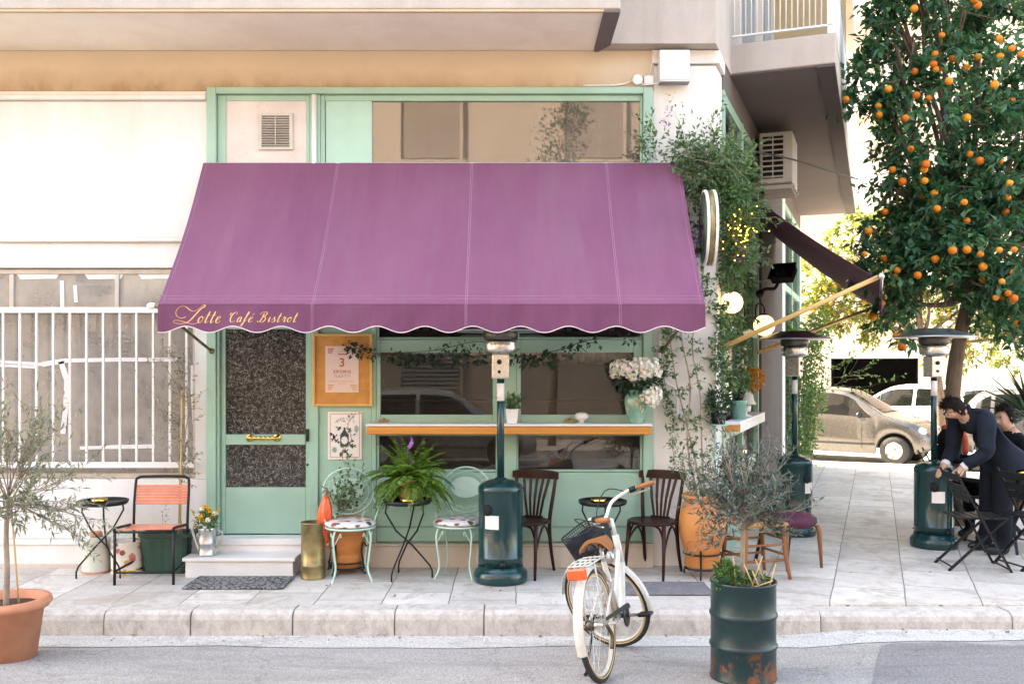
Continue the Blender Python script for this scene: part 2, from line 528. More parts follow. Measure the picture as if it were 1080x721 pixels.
# ------------------------------------------------------------------ special materials
def m_awning(name, col, warm, shade_noise=.1):
    m, nt, out = newmat(name)
    co = coords(nt)
    c = ramp(nt, noise_(nt, coords(nt, (1, .4, .4)), 1.4, 6, .6), [(.3, sh(col, .93)), (.7, warm)])
    w = nt.nodes.new('ShaderNodeTexWave'); w.inputs['Scale'].default_value = 55; w.inputs['Distortion'].default_value = .3
    nt.links.new(co, w.inputs[0])
    c = mixc(nt, .08, c, ramp(nt, w.outputs[0], [(.2, sh(col, .6)), (.8, sh(col, 1.3))]))
    big = noise_(nt, co, 2.5, 4, .6)
    dust = ramp(nt, noise_(nt, coords(nt, (2.2, .35, .35)), 2.6, 8, .7, .5), [(.46, 0.0), (.74, .36)])
    c = mixc(nt, dust, c, tuple(.55 * a_ + .45 * b_ for a_, b_ in zip(warm, (.30, .22, .24))))
    nm = bump_(nt, big, .35, .02)
    nm = bump_(nt, noise_(nt, coords(nt, (6, 1.1, 1.1)), 1.6, 5, .6), .25, .02, nm)
    nm = bump_(nt, w.outputs[0], .08, .002, nm)
    p = principled(nt, out, c, .75, 0, nm, .25)
    t = nt.nodes.new('ShaderNodeBsdfTranslucent'); t.inputs[0].default_value = (*sh(col, 1.2), 1)
    mx = nt.nodes.new('ShaderNodeMixShader'); mx.inputs[0].default_value = .18
    nt.links.new(p.outputs[0], mx.inputs[1]); nt.links.new(t.outputs[0], mx.inputs[2]); nt.links.new(mx.outputs[0], out.inputs[0])
    return m


M['awning'] = m_awning('purple canvas', (.245, .086, .165), (.282, .113, .192))
M['awning_shaded'] = m_awning('shaded purple canvas', (.185, .057, .122), (.215, .075, .147))  # same canvas for the upright valance, with its shade put into the colour
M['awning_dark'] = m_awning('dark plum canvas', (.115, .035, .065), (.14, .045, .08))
M['thread'] = mat('pale thread', (.47, .27, .40), .8)
M['piping'] = mat('white piping', (.72, .60, .64), .7)
M['gilt'] = mat('gold lettering', (.80, .47, .17), .5, var=.05)


def m_lace():
    m, nt, out = newmat('lace behind door glass')
    co = coords(nt)
    n1 = nt.nodes.new('ShaderNodeTexNoise'); n1.inputs['Scale'].default_value = 14; n1.inputs['Detail'].default_value = 2
    nt.links.new(co, n1.inputs[0])
    ad = nt.nodes.new('ShaderNodeVectorMath'); ad.operation = 'MULTIPLY_ADD'
    nt.links.new(n1.outputs['Color'], ad.inputs[0]); ad.inputs[1].default_value = (.09, .09, .09); nt.links.new(co, ad.inputs[2])
    v = nt.nodes.new('ShaderNodeTexVoronoi'); v.feature = 'DISTANCE_TO_EDGE'; v.inputs['Scale'].default_value = 42
    nt.links.new(ad.outputs[0], v.inputs['Vector'])
    v2 = nt.nodes.new('ShaderNodeTexVoronoi'); v2.inputs['Scale'].default_value = 75
    nt.links.new(ad.outputs[0], v2.inputs['Vector'])
    lines = ramp(nt, v.outputs[0], [(.02, 1.0), (.07, 0.0)])
    brk = ramp(nt, noise_(nt, co, 30, 2), [(.42, 0.0), (.55, 1.0)])
    dots = ramp(nt, v2.outputs[0], [(.16, 1.0), (.26, 0.0)])
    f = math_(nt, 'MAXIMUM', math_(nt, 'MULTIPLY', lines, brk), math_(nt, 'MULTIPLY', dots, .75))
    c = mixc(nt, math_(nt, 'MULTIPLY', f, .8), (.020, .017, .016), (.36, .34, .31))
    principled(nt, out, c, .12, 0, None, .5)
    return m


M['lace'] = m_lace()


def m_matpat(name, dark, light, sc):
    m, nt, out = newmat(name)
    co = coords(nt)
    v = nt.nodes.new('ShaderNodeTexVoronoi'); v.feature = 'DISTANCE_TO_EDGE'; v.inputs['Scale'].default_value = sc
    nt.links.new(co, v.inputs['Vector'])
    n = noise_(nt, co, sc * .9, 1)
    f = ramp(nt, math_(nt, 'MULTIPLY', v.outputs[0], n), [(.02, 0.0), (.09, 1.0)])
    c = mixc(nt, f, dark, light)
    principled(nt, out, c, .85, 0, bump_(nt, f, -.6, .006), .2)
    return m


M['doormat'] = m_matpat('cut rubber mat', (.05, .048, .05), (.27, .26, .255), 22)
M['greymat'] = mat('grey fibre mat', (.185, .165, .17), .95, var=.2, scale=20, bump=.5, bscale=200)


def m_barrel():
    m, nt, out = newmat('painted rusty drum')
    co = coords(nt)
    sx = nt.nodes.new('ShaderNodeSeparateXYZ'); nt.links.new(co, sx.inputs[0])
    low = nt.nodes.new('ShaderNodeMapRange'); low.inputs[1].default_value = .42; low.inputs[2].default_value = .02
    low.inputs[3].default_value = -.10; low.inputs[4].default_value = .16
    nt.links.new(sx.outputs[2], low.inputs[0])
    n = noise_(nt, co, 9, 8, .68, .3)
    f = ramp(nt, math_(nt, 'ADD', n, low.outputs[0]), [(.63, 0.0), (.69, 1.0)])
    base = ramp(nt, noise_(nt, co, 5, 5), [(.3, (.004, .022, .025)), (.7, (.009, .034, .037))])
    scr = ramp(nt, noise_(nt, coords(nt, (1, 1, 6)), 16, 6, .7), [(.66, 0.0), (.74, .6)])
    base = mixc(nt, scr, base, (.16, .19, .185))
    rust = ramp(nt, noise_(nt, co, 30, 5), [(.3, (.085, .030, .014)), (.7, (.24, .085, .03))])
    c = mixc(nt, f, base, rust)
    rg = math_(nt, 'MULTIPLY_ADD', f, .5, .32)
    principled(nt, out, c, rg, 0, bump_(nt, noise_(nt, co, 20, 6), .25, .008), .5)
    return m


M['barrel'] = m_barrel()


def m_sheet():
    m, nt, out = newmat('grey paper sheeting')
    co = coords(nt, (1, 1, .12))
    n = noise_(nt, co, 4.5, 6, .6, .3)
    c = ramp(nt, n, [(.3, (.54, .49, .44)), (.5, (.68, .63, .57)), (.7, (.78, .73, .67))])
    c = mixc(nt, ramp(nt, noise_(nt, coords(nt), 1.3, 5), [(.5, 0.0), (.7, .4)]), c, (.62, .53, .42))
    principled(nt, out, c, .8, 0, bump_(nt, n, .5, .03), .2)
    return m


M['sheet'] = m_sheet()


def m_floral(name, base):
    m, nt, out = newmat(name)
    co = coords(nt)
    v = nt.nodes.new('ShaderNodeTexVoronoi'); v.inputs['Scale'].default_value = 13
    nt.links.new(co, v.inputs['Vector'])
    pick = ramp(nt, v.outputs['Color'], [(.0, (.55, .03, .03)), (.3, (.07, .09, .05)), (.45, (.58, .30, .10)), (.62, (.5, .10, .12)), (1.0, (.10, .05, .04))])
    f = ramp(nt, math_(nt, 'MULTIPLY', v.outputs['Distance'], math_(nt, 'ADD', noise_(nt, co, 40, 3), .5)), [(.30, 1.0), (.42, 0.0)])
    c = mixc(nt, f, base, pick)
    principled(nt, out, c, .4, 0, None, .5)
    return m


M['floral_tin'] = m_floral('floral tin', (.74, .68, .58))
M['floral_cloth'] = m_floral('floral cushion', (.76, .70, .68))
M['tin'] = mat('cream tin', (.70, .68, .58), .4, var=.12, scale=4, col2=(.62, .66, .56))
M['vase'] = mat('glazed green vase', (.13, .34, .26), .25, var=.25, scale=10, col2=(.30, .46, .36), coat=.3)
M['car_beige'] = mat('silver beige car paint', (.088, .082, .077), .25, .25, var=.0, coat=.6)
M['car_white'] = mat('white car paint', (.78, .77, .75), .3, 0, var=.02, coat=.7)
M['car_grey'] = mat('mid grey car paint', (.22, .215, .21), .3, .4, var=.02, coat=.7)
M['curtain'] = plaster('dark curtain', (.19, .16, .14), (.12, .10, .09), .6, 4, .1)
M['car_dark'] = mat('dark grey car paint', (.07, .07, .075), .3, .3, var=.02, coat=.7)
M['lamp_glass'], _nt, _o = newmat('lit opal globe')
_p = principled(_nt, _o, (.85, .78, .62), .35)
_p.inputs['Emission Color'].default_value = (1, .72, .38, 1); _p.inputs['Emission Strength'].default_value = .28
M['fairy'], _nt, _o = newmat('fairy bulb')
_p = principled(_nt, _o, (.9, .6, .2), .3)
_p.inputs['Emission Color'].default_value = (1, .50, .08, 1); _p.inputs['Emission Strength'].default_value = 1.6
M['litter'] = leafmat('dry leaves', (.16, .10, .05), .5, .1, .7, hue=(.30, .24, .12))
M['rush'] = mat('woven rush', (.36, .19, .06), .7, var=.3, scale=20, bump=.3, stretch=(1, 6, 1))
M['print_red'] = mat('red print', (.55, .10, .06), .7)
M['print_grey'] = mat('grey print', (.30, .25, .24), .7)
M['print_dark'] = mat('dark print', (.045, .06, .05), .6)
M['print_green'] = mat('green print', (.28, .42, .33), .7)
M['print_gold'] = mat('ochre print', (.70, .36, .12), .7)
M['cork'] = mat('orange cork board', (.56, .255, .065), .8, var=.15, scale=12, bump=.3, bscale=90)
M['pine'] = mat('pale pine', (.66, .40, .14), .5, var=.15)
M['far_wall'] = plaster('far wall', (.74, .62, .52), (.55, .42, .32), .3, .4)
M['far_pale'] = plaster('far pale wall', (.78, .73, .68), (.6, .5, .42), .25, .4)
M['opp_wall'] = plaster('opposite wall', (.33, .275, .235), (.25, .205, .17), .4, .5)
M['shutter'] = mat('grey shutter', (.20, .21, .22), .6)
M['shutter_pale'] = mat('pale shutter', (.55, .49, .42), .6)

# ------------------------------------------------------------------ camera, light, sky
cam = bpy.data.cameras.new('camera'); co_ = bpy.data.objects.new('camera', cam); COL.objects.link(co_)
co_.location = (0, 0, EYE); co_.rotation_euler = (R(90), 0, 0)
cam.sensor_width = 36; cam.lens = 36 * 1000 / 1080; cam.shift_y = 27.5 / 1080
cam.clip_start = .1; cam.clip_end = 600
scene.camera = co_
AZ = V((-.80, .60, 0)).normalized(); EL = R(43)
sund = V((AZ.x * math.cos(EL), AZ.y * math.cos(EL), math.sin(EL)))
sl = bpy.data.lights.new('sun', 'SUN'); sl.energy = 4.2; sl.angle = R(.53); sl.color = (1, .93, .82)
so = bpy.data.objects.new('sun', sl); COL.objects.link(so)
so.rotation_euler = sund.to_track_quat('Z', 'Y').to_euler()
w = bpy.data.worlds.new('World'); scene.world = w; w.use_nodes = True
wn = w.node_tree; wn.nodes.clear()
scene.view_settings.use_white_balance = True; scene.view_settings.white_balance_temperature = 8000; scene.view_settings.white_balance_tint = 8
sk = wn.nodes.new('ShaderNodeTexSky'); sk.sky_type = 'NISHITA'; sk.sun_disc = False
sk.sun_elevation = EL; sk.sun_rotation = math.atan2(sund.x, sund.y); sk.dust_density = 3.0; sk.air_density = 1.0; sk.ozone_density = .6
bg = wn.nodes.new('ShaderNodeBackground'); bg.inputs[1].default_value = .15
wo = wn.nodes.new('ShaderNodeOutputWorld')
wn.links.new(sk.outputs[0], bg.inputs[0]); wn.links.new(bg.outputs[0], wo.inputs[0])
scene.view_settings.view_transform = 'Standard'; scene.view_settings.look = 'None'
scene.view_settings.exposure = 3.28; scene.view_settings.gamma = 1; scene.view_settings.use_curve_mapping = False
cy = scene.cycles
cy.use_denoising = True; cy.denoising_input_passes = 'RGB_ALBEDO_NORMAL'; cy.denoising_prefilter = 'ACCURATE'
try: cy.denoiser = 'OPENIMAGEDENOISE'
except Exception: pass
cy.max_bounces = 7; cy.diffuse_bounces = 4; cy.glossy_bounces = 3; cy.transmission_bounces = 4; cy.transparent_max_bounces = 12
cy.caustics_reflective = False; cy.caustics_refractive = False
cy.sample_clamp_indirect = 6

# ------------------------------------------------------------------ ground
g = MB(); g.add([(-150, -150, -.32), (150, -150, -.32), (150, 150, -.32), (-150, 150, -.32)], [(0, 1, 2, 3)])
kind(g.build('ground', M['ground']), 'structure')


def road_z(x, y):
    t = min(1, max(0, (6.81 - y) / 1.5)); t = t * t * (3 - 2 * t)
    z = -.172 + .072 * t
    if y < 2: z -= .072 * min(1, (2 - y) / 4.5)
    k = min(1, max(0, (x - 1.8) / .8)); k = k * k * (3 - 2 * k)
    return z + .045 * k * (1 - .5 * t)


def road_y0(x):       # the near kerb line, where the road ends on the cafe side
    return 6.81


g = MB()
xs = [-60, -30, -15] + [-8 + i * .4 for i in range(41)] + [10, 14, 20, 30, 60]
ys = [-3.3, -2.4, -1.6, -.8, 0, 1, 2, 3, 3.8, 4.6, 5.2, 5.5, 5.8, 6.1, 6.35, 6.6, 6.815]
vs = [(x, y, road_z(x, y)) for y in ys for x in xs]; n = len(xs)
g.add(vs, [(j * n + i, j * n + i + 1, (j + 1) * n + i + 1, (j + 1) * n + i) for j in range(len(ys) - 1) for i in range(n - 1)], True)
kind(g.build('road', M['road']), 'structure')


def sheet_on_road(name, poly_fn, x0, x1, nx, m, dz=.004):
    g = MB(); vs = []; fs = []
    for i in range(nx + 1):
        x = x0 + (x1 - x0) * i / nx; ya, yb = poly_fn(x)
        for j in range(9):
            y = ya + (yb - ya) * j / 8
            vs.append((x, y, road_z(x, y) + dz))
    for i in range(nx):
        for j in range(8):
            a = i * 9 + j; fs.append((a, a + 9, a + 10, a + 1))
    g.add(vs, fs, True)
    return kind(g.build(name, m), 'structure')


sheet_on_road('gutter', lambda x: (6.50 + .03 * math.sin(x * 2.1) + .02 * math.sin(x * 5.3), 6.812), -16, 20, 90, M['gutter'], .005)
sheet_on_road('road_patch', lambda x: (4.4, 6.42 + .05 * math.sin(x * 3) - 1.9 * max(0, (2.55 - x)) + .03 * math.sin(x * 11)), 1.9, 9, 60, M['road_patch'], .006)
# pavements
g = MB(); g.prism([(-30, 7.02), (1.9, 7.02), (1.8, 8.6), (-30, 8.6)], -.3, 0)
kind(g.build('pavement', M['pave']), 'structure')
g = MB(); g.prism([(1.9, 7.02), (33.9, 7.02), (5.5, 17.95), (1.8, 8.6)], -.3, 0)
kind(g.build('side_pavement', M['pave_side']), 'structure')
# kerb stones
g = MB(); x = -16.0
random.seed(5)
while x < 22:
    L = rnd(.62, .98) if x < 2.1 else rnd(.9, 1.4)
    zt = .004 + rnd(-.004, .004) - (.012 if x > 2.1 else 0)
    y0 = 6.80 + rnd(-.008, .008)
    poly = [(y0, -.3), (7.02, -.3), (7.02, zt), (y0 + .05, zt), (y0 + .012, zt - .022), (y0, zt - .06)]
    vs = [V((xx, p[0], p[1])) for xx in (x + .004, x + L - .004) for p in poly]; k = len(poly)
    g.add(vs, [tuple(range(k)), tuple(range(2 * k - 1, k - 1, -1))] + [(i, i + k, (i + 1) % k + k, (i + 1) % k) for i in range(k)])
    x += L
kind(g.build('kerb', M['stone_kerb'], bevel=.006, seg=2), 'structure')
g = MB(); g.prism([(-40, -8), (40, -8), (40, -3.3), (-40, -3.3)], -.3, 0.0)
kind(g.build('opposite_pavement', M['pave']), 'structure')
g = MB(); q0 = V((5.5, 17.95, 0)) - SN * 22; q1 = V((5.5, 17.95, 0)) + SN * 30; q2 = q1 + SD * 9.5; q3 = q0 + SD * 9.5
g.add([(p.x, p.y, -.17) for p in (q0, q1, q2, q3)], [(0, 1, 2, 3)])
kind(g.build('cross_street', M['gutter']), 'structure')
g = MB(); r0, r1 = q3, q2
g.prism([(p.x, p.y) for p in (q3, q2, q2 + SD * 3, q3 + SD * 3)], -.3, -.02)
kind(g.build('far_pavement', M['pave_side']), 'structure')

# ------------------------------------------------------------------ corner building
bld = thing('corner_building', 'corner apartment building with mint green cafe front under projecting concrete balconies', 'building', (1.8, YF, 0))


def part(mb, name, m, parent=bld, bevel=0.0, seg=1, k=None):
    o = mb.build(name, m, parent, True, bevel, seg)
    if k: o['kind'] = k
    return o


XL = -5.6
# upper storeys (solid)
g = MB(); e = SW(9.78, 0, 0)
g.prism([(-30, 8.2), (1.763, 8.2), (e.x, e.y), (-30, e.y)], 4.555, 25.0)
part(g, 'upper_wall', M['concrete'])
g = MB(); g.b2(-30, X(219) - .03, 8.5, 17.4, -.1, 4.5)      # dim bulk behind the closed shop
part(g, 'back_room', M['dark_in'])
# closed shop on the west: white render round a barred window
g = MB(); x1 = X(219) - .004
g.b2(-12, x1, YF, 8.62, 2.90, 4.105)
g.b2(-12, x1, YF + .02, 8.62, 2.637, 2.86)
g.b2(-12, x1, YF, 8.62, .245, .77)
g.b2(X(205), x1, YF + .006, 8.62, .772, 2.635)
g.b2(-12, XL, YF + .006, 8.62, .772, 2.635)
part(g, 'wall', M['white_wall'], bevel=.006)
g = MB(); g.b2(-12, x1, YF - .025, 8.60, 2.862, 2.898); g.b2(-12, x1, YF - .05, 8.60, 4.108, 4.15); g.b2(-12, x1, YF - .015, 8.60, 4.152, 4.19)
part(g, 'moulding', M['white_wall'], bevel=.008)
g = MB(); g.b2(-12, X(207), YF - .05, 8.6, 0.02, .243)
g.b2(-12, X(207), YF - .065, YF - .052, .20, .232)
part(g, 'plinth', M['white_wall'], bevel=.008)
g = MB(); g.b2(-12, X(207), YF - .07, YF - .051, .0, .035)
part(g, 'skirting', M['plinth'])
win = MB()
for zz in (.785, 2.60): win.b2(XL, X(205), YF + .06, YF + .11, zz - .014, zz + .03)
win.b2(X(205) - .035, X(205), YF + .06, YF + .11, .80, 2.585)
for px in (-95, 8, 120): win.b2(X(px) - .02, X(px) + .02, YF + .062, YF + .108, 2.27, 2.585)
win.b2(XL, X(205) - .04, YF + .064, YF + .106, 2.24, 2.27)
wo_ = part(win, 'window', M['shutter_pale'], bevel=.004)
g = MB(); g.b2(XL + .02, X(205) - .04, YF + .08, YF + .086, .80, 2.59); part(g, 'pane', M['glass_dirty'], wo_)
g = MB()
g.grid(160, 6, lambda u, v: V((XL + u * (X(205) - XL), YF + .155 + .022 * math.sin(u * 95 + 2 * math.sin(u * 17)) * (.4 + .6 * v) + .015 * math.sin(u * 41), .78 + v * 1.84)))
part(g, 'paper_sheet', M['sheet'], wo_)
g = MB()                                              # strips of white tape and paint on the panes
random.seed(3)


def tape(pts, wd, y=YF + .076):
    for a, b in zip(pts[:-1], pts[1:]):
        a3, b3 = V((a[0], y, a[1])), V((b[0], y, b[1])); g.bar(a3, b3, wd * rnd(.8, 1.15), .003, (0, 1, 0))


for a, b in ((12, 58), (84, 127), (141, 178), (-60, -25)):
    zt = Z(289 + rnd(-1, 1))
    g.prism([(X(a), Z(287)), (X(a + 5), Z(293.5)), (X(b - 3), Z(293)), (X(b), Z(288))], 0, .003, Matrix(((1, 0, 0, 0), (0, 0, -1, YF + .078), (0, 1, 0, 0), (0, 0, 0, 1))))
tape([(X(61), Z(295)), (X(61.5), Z(325))], .035)
tape([(X(-40), Z(378)), (X(2), Z(382)), (X(40), Z(384)), (X(66), Z(380)), (X(120), Z(379)), (X(184), Z(379))], .04)
tape([(X(-40), Z(383)), (X(2), Z(385)), (X(34), Z(387))], .03)
tape([(X(60), Z(381)), (X(66), Z(400)), (X(65), Z(430)), (X(62), Z(458))], .045)
tape([(X(80), Z(473)), (X(112), Z(472)), (X(160), Z(471))], .035)
tape([(X(200), Z(385)), (X(200), Z(415)), (X(202), Z(448))], .03)
tape([(X(75), Z(300)), (X(76), Z(318))], .03)
part(g, 'tape', M['white_plastic'], wo_, k='stuff')
g = MB(); yg = YF - .03
for zz, h in ((2.26, .05), (.90, .05)): g.b2(XL - .05, X(206), yg - .015, yg + .015, zz - h / 2, zz + h / 2)
x = X(198)
while x > XL: g.b2(x - .009, x + .009, yg - .009, yg + .009, .926, 2.234); x -= .1465
for xx in (X(203), X(60), X(-85)):
    for zz in (2.26, .90): g.b2(xx - .015, xx + .015, yg + .016, YF + .01, zz - .015, zz + .015)
part(g, 'grille', M['white_metal'])
# beam over the shop fronts, slab soffit, balcony slab
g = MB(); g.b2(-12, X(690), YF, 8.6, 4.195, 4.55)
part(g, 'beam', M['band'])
g = MB(); g.b2(-30, .85, 7.43, 8.198, 4.56, 5.55)
part(g, 'front_balcony', M['concrete'], bevel=.01)
g = MB(); g.b2(-30, .72, 7.47, 8.36, 4.548, 4.558)
part(g, 'soffit', M['soffit'])
g = MB(); g.prism([(.722, 7.43), (.85, 7.43), (.85, 8.196), (.76, 8.36), (.722, 8.36)], 4.535, 4.558)
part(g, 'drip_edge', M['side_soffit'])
g = MB(); g.b2(-30, .72, 7.432, 7.468, 4.542, 4.558)
part(g, 'drip_edge', M['ochre'])
# pillar
c2 = SW(.35, 0, 0)
g = MB(); g.prism([(X(688) + .004, YF), (1.8, YF), (c2.x, c2.y), (X(688) + .004, c2.y)], 0, 4.42)
part(g, 'pillar', M['cream'], bevel=.012, seg=2)
g = MB(); g.prism([(X(688) - .006, YF - .025), (1.83, YF - .025), (c2.x + .03, c2.y), (X(688) - .006, c2.y)], 4.43, 4.549)
part(g, 'pillar_cap', M['cream'], bevel=.012, seg=2)
# cafe front
g = MB(); yf = YF - .04; yb = YF + .08; G = M['green']
g.b2(X(219), X(229), yf, yb, .20, Z(93)); g.b2(X(678), X(688), yf, yb, .212, Z(93))
g.b2(X(229) + .001, X(678) - .001, yf, yb, Z(100), Z(93))
g.b2(X(327), X(338), yf + .03, yb, 2.91, Z(100) - .001)
g.b2(X(229) + .001, X(678) - .001, yf + .025, yb, 2.76, 2.90)
g.b2(X(326), X(336), yf + .02, yb, .28, 2.759)
g.b2(X(336) + .001, X(392), yf + .045, yb, .21, 2.759)
g.b2(X(392) + .001, X(397), yf + .03, yb, .21, 2.759)
g.b2(X(525), X(545), yf + .03, yb, .21, 2.759)
g.b2(X(397) + .001, X(525) - .001, yf + .05, yb, .21, Z(498)); g.b2(X(545) + .001, X(678) - .001, yf + .05, yb, .21, Z(498))
for a, b in ((397, 525), (545, 678)):
    g.b2(X(a) + .001, X(b) - .001, yf + .035, yf + .049, .22, Z(556)); g.b2(X(a) + .001, X(b) - .001, yf + .038, yf + .049, Z(555), Z(499))
    g.b2(X(a) + .001, X(b) - .001, yf + .04, yb, Z(457.5), Z(447.5))
g.b2(X(229) + .001, X(232), yf + .02, yb, .28, 2.759)
part(g, 'shop_frame', G, bevel=.006)
g = MB(); g.tube([(X(332), yf + .012, 2.95), (X(332), yf + .012, Z(101))], .022, 8)
part(g, 'pipe', M['white_plastic'])


def window(x0, x1, z0, z1, l, r_, b, t, y, gm, deep=.05):
    m = MB()
    m.b2(x0, x0 + l, y, y + deep, z0, z1); m.b2(x1 - r_, x1, y, y + deep, z0, z1)
    m.b2(x0 + l + .0005, x1 - r_ - .0005, y + .003, y + deep - .002, z0, z0 + b); m.b2(x0 + l + .0005, x1 - r_ - .0005, y + .003, y + deep - .002, z1 - t, z1)
    f = part(m, 'window', G, bevel=.004)
    p = MB(); p.b2(x0 + l * .5, x1 - r_ * .5, y + deep * .55, y + deep * .55 + .005, z0 + b * .5, z1 - t * .5)
    part(p, 'pane', gm, f)
    return f


wy = YF + .0
wf = window(X(229) + .002, X(327) - .002, 2.902, Z(100) - .002, .075, .033, .03, .052, wy, M['glass_top'])
g = MB(); g.b2(X(237.5), X(323.5), wy + .012, wy + .02, 2.93, Z(106)); part(g, 'blanking_board', mat('pinkish board', (.66, .57, .53), .3, var=.12, scale=2.5), wf)
g = MB(); a, b, c, d = X(272.5), X(309), Z(158), Z(119.5)
for q in ((a, a + .03, c, d), (b - .03, b, c, d), (a + .0305, b - .0305, c, c + .025), (a + .0305, b - .0305, d - .025, d)): g.b2(q[0], q[1], wy - .012, wy + .03, q[2], q[3])
for i in range(12):
    zz = c + .03 + (d - c - .06) * (i + .5) / 12
    g.bar((a + .03, wy - .004, zz), (b - .03, wy - .004, zz), .02, .006, (0, .6, 1))
g.b2((a + b) / 2 - .004, (a + b) / 2 + .004, wy - .018, wy - .012, c + .03, d - .03)
part(g, 'vent_grille', M['ac'], wf, .002)
g = MB(); g.b2(a + .031, b - .031, wy + .005, wy + .0115, c + .026, d - .026); part(g, 'vent_opening', M['black_in'], wf)
wf = window(X(338) + .002, X(678) - .002, 2.902, Z(100) - .002, .035, .02, .03, .052, wy, M['glass_top'])
g = MB(); g.b2(X(343.5), X(392), wy + .012, wy + .022, 2.93, Z(106.5)); part(g, 'board', M['green_board'], wf)
window(X(397) + .002, X(525) - .002, Z(447), Z(358), .034, .042, .083, .115, wy - .012, M['glass_low'])
window(X(545) + .002, X(678) - .002, Z(447), Z(358), .034, .08, .083, .115, wy - .012, M['glass_low'])
window(X(397) + .002, X(525) - .002, Z(358) + .002, 2.758, .02, .02, .02, .03, wy, M['glass_low'])
window(X(545) + .002, X(678) - .002, Z(358) + .002, 2.758, .02, .02, .02, .03, wy, M['glass_low'])
window(X(397) + .002, X(525) - .002, Z(497.5), Z(458), .02, .016, .02, .012, wy + .005, M['glass_low'])
window(X(545) + .002, X(678) - .002, Z(497.5), Z(458), .012, .02, .02, .012, wy + .005, M['glass_low'])
# door
g = MB(); dy = YF + .02; zb = Z(563)
g.b2(X(232) + .003, X(237), dy, dy + .05, zb, 2.75); g.b2(X(322), X(326) - .003, dy, dy + .05, zb, 2.75)
g.b2(X(237) + .0005, X(322) - .0005, dy + .002, dy + .048, zb, Z(514)); g.b2(X(237) + .0005, X(322) - .0005, dy - .006, dy + .048, Z(469), Z(458)); g.b2(X(237) + .0005, X(322) - .0005, dy + .002, dy + .048, Z(347), 2.75)
door = part(g, 'door', G, bevel=.005)
for a, b in ((514, 469), (458, 347)):
    g = MB(); g.b2(X(237) - .01, X(322) + .01, dy + .022, dy + .028, Z(a) - .01, Z(b) + .01); part(g, 'pane', M['lace'], door)
g = MB(); zc = Z(461.5); hx0, hx1 = X(263), X(292)
for hx in (hx0, hx1): g.lathe([(.0, 0), (.032, .0), (.036, .004), (.03, .01), (.014, .014), (.012, .04), (0.0, .04)], 18, (0, 0, 0), Matrix.Translation((hx, dy - .006, zc)) @ Matrix.Rotation(R(90), 4, 'X'))
pts = [(hx0 + (hx1 - hx0) * i / 24, dy - .046, zc) for i in range(25)]
g.tube(pts, [.010 + .006 * abs(math.sin(i * PI / 4)) for i in range(25)], 10)
part(g, 'handle', M['gold'], door)
g = MB(); g.b2(X(326) - .02, X(326) + .005, YF - .035, YF - .02, Z(465), Z(452)); g.lathe([(0, 0), (.01, 0), (.01, .02), (0, .02)], 10, (0, 0, 0), Matrix.Translation((X(324), dy, Z(490))) @ Matrix.Rotation(R(90), 4, 'X'))
part(g, 'lock', M['black_metal'], door)
# steps and plinth
g = MB(); g.b2(X(205), X(330), 8.06 + .14, YF + .07, 0, .275); g.b2(X(205), X(330), 8.185, 8.199, .225, .278)
g.b2(-2.73, -1.83, 7.92, 8.199, 0, .138); g.b2(-2.75, -1.81, 7.90, 8.198, .139, .168)
part(g, 'step', M['marble'], bevel=.006, seg=2)
g = MB(); g.b2(X(330) + .001, X(688), YF - .055, YF + .06, 0, .19); g.b2(X(330) + .001, X(688), YF - .07, YF + .06, .191, .209)
part(g, 'plinth', M['plinth'], bevel=.005)
# counter shelf under the windows
g = MB(); g.b2(-1.245, 1.192, 8.10, YF - .042, 1.183, 1.252)
cs = part(g, 'counter', M['wood_shelf'], bevel=.006)
g = MB(); g.b2(-1.25, 1.20, 8.09, YF - .0415, 1.2535, 1.272); part(g, 'counter_top', M['marble'], cs, .003)
for px in (405, 600):
    g = MB(); g.b2(X(px) - .045, X(px) + .045, YF - .03, YF - .013, Z(446), Z(442)); g.lathe([(0, 0), (.014, 0), (.014, .02), (0, .02)], 12, (X(px), YF - .02, Z(443)))
    part(g, 'latch', M['oldbrass'], k=None)
# room behind the glass
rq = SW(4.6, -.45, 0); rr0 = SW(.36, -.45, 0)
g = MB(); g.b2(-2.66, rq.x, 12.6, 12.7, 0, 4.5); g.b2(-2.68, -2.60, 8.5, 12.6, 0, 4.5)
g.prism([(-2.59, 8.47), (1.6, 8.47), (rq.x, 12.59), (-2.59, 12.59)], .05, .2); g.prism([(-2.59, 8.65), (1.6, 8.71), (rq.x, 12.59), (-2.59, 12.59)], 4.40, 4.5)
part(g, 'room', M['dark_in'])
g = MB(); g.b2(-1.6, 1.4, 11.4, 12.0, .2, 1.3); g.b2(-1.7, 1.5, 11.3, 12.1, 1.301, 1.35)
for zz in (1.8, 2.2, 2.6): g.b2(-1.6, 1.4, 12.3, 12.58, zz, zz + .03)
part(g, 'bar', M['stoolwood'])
g = MB(); random.seed(8)
for zz in (1.83, 2.23, 2.63):
    x = -1.5
    while x < 1.35:
        h = rnd(.2, .32); r_ = rnd(.03, .045)
        g.lathe([(r_, 0), (r_, h * .62), (r_ * .35, h * .76), (r_ * .35, h)], 8, (x, 12.42, zz)); x += rnd(.09, .2)
part(g, 'bottles', M['ac'], k='stuff')
for xx in (-.9, .2, .95):
    g = MB(); g.lathe([(.0, .16), (.03, .16), (.07, .10), (.14, 0), (.13, 0), (.06, .095), (0, .15)], 16, (xx, 10.2, 2.2)); g.tube([(xx, 10.2, 2.36), (xx, 10.2, 4.4)], .005, 5)
    part(g, 'pendant', M['oldbrass'])
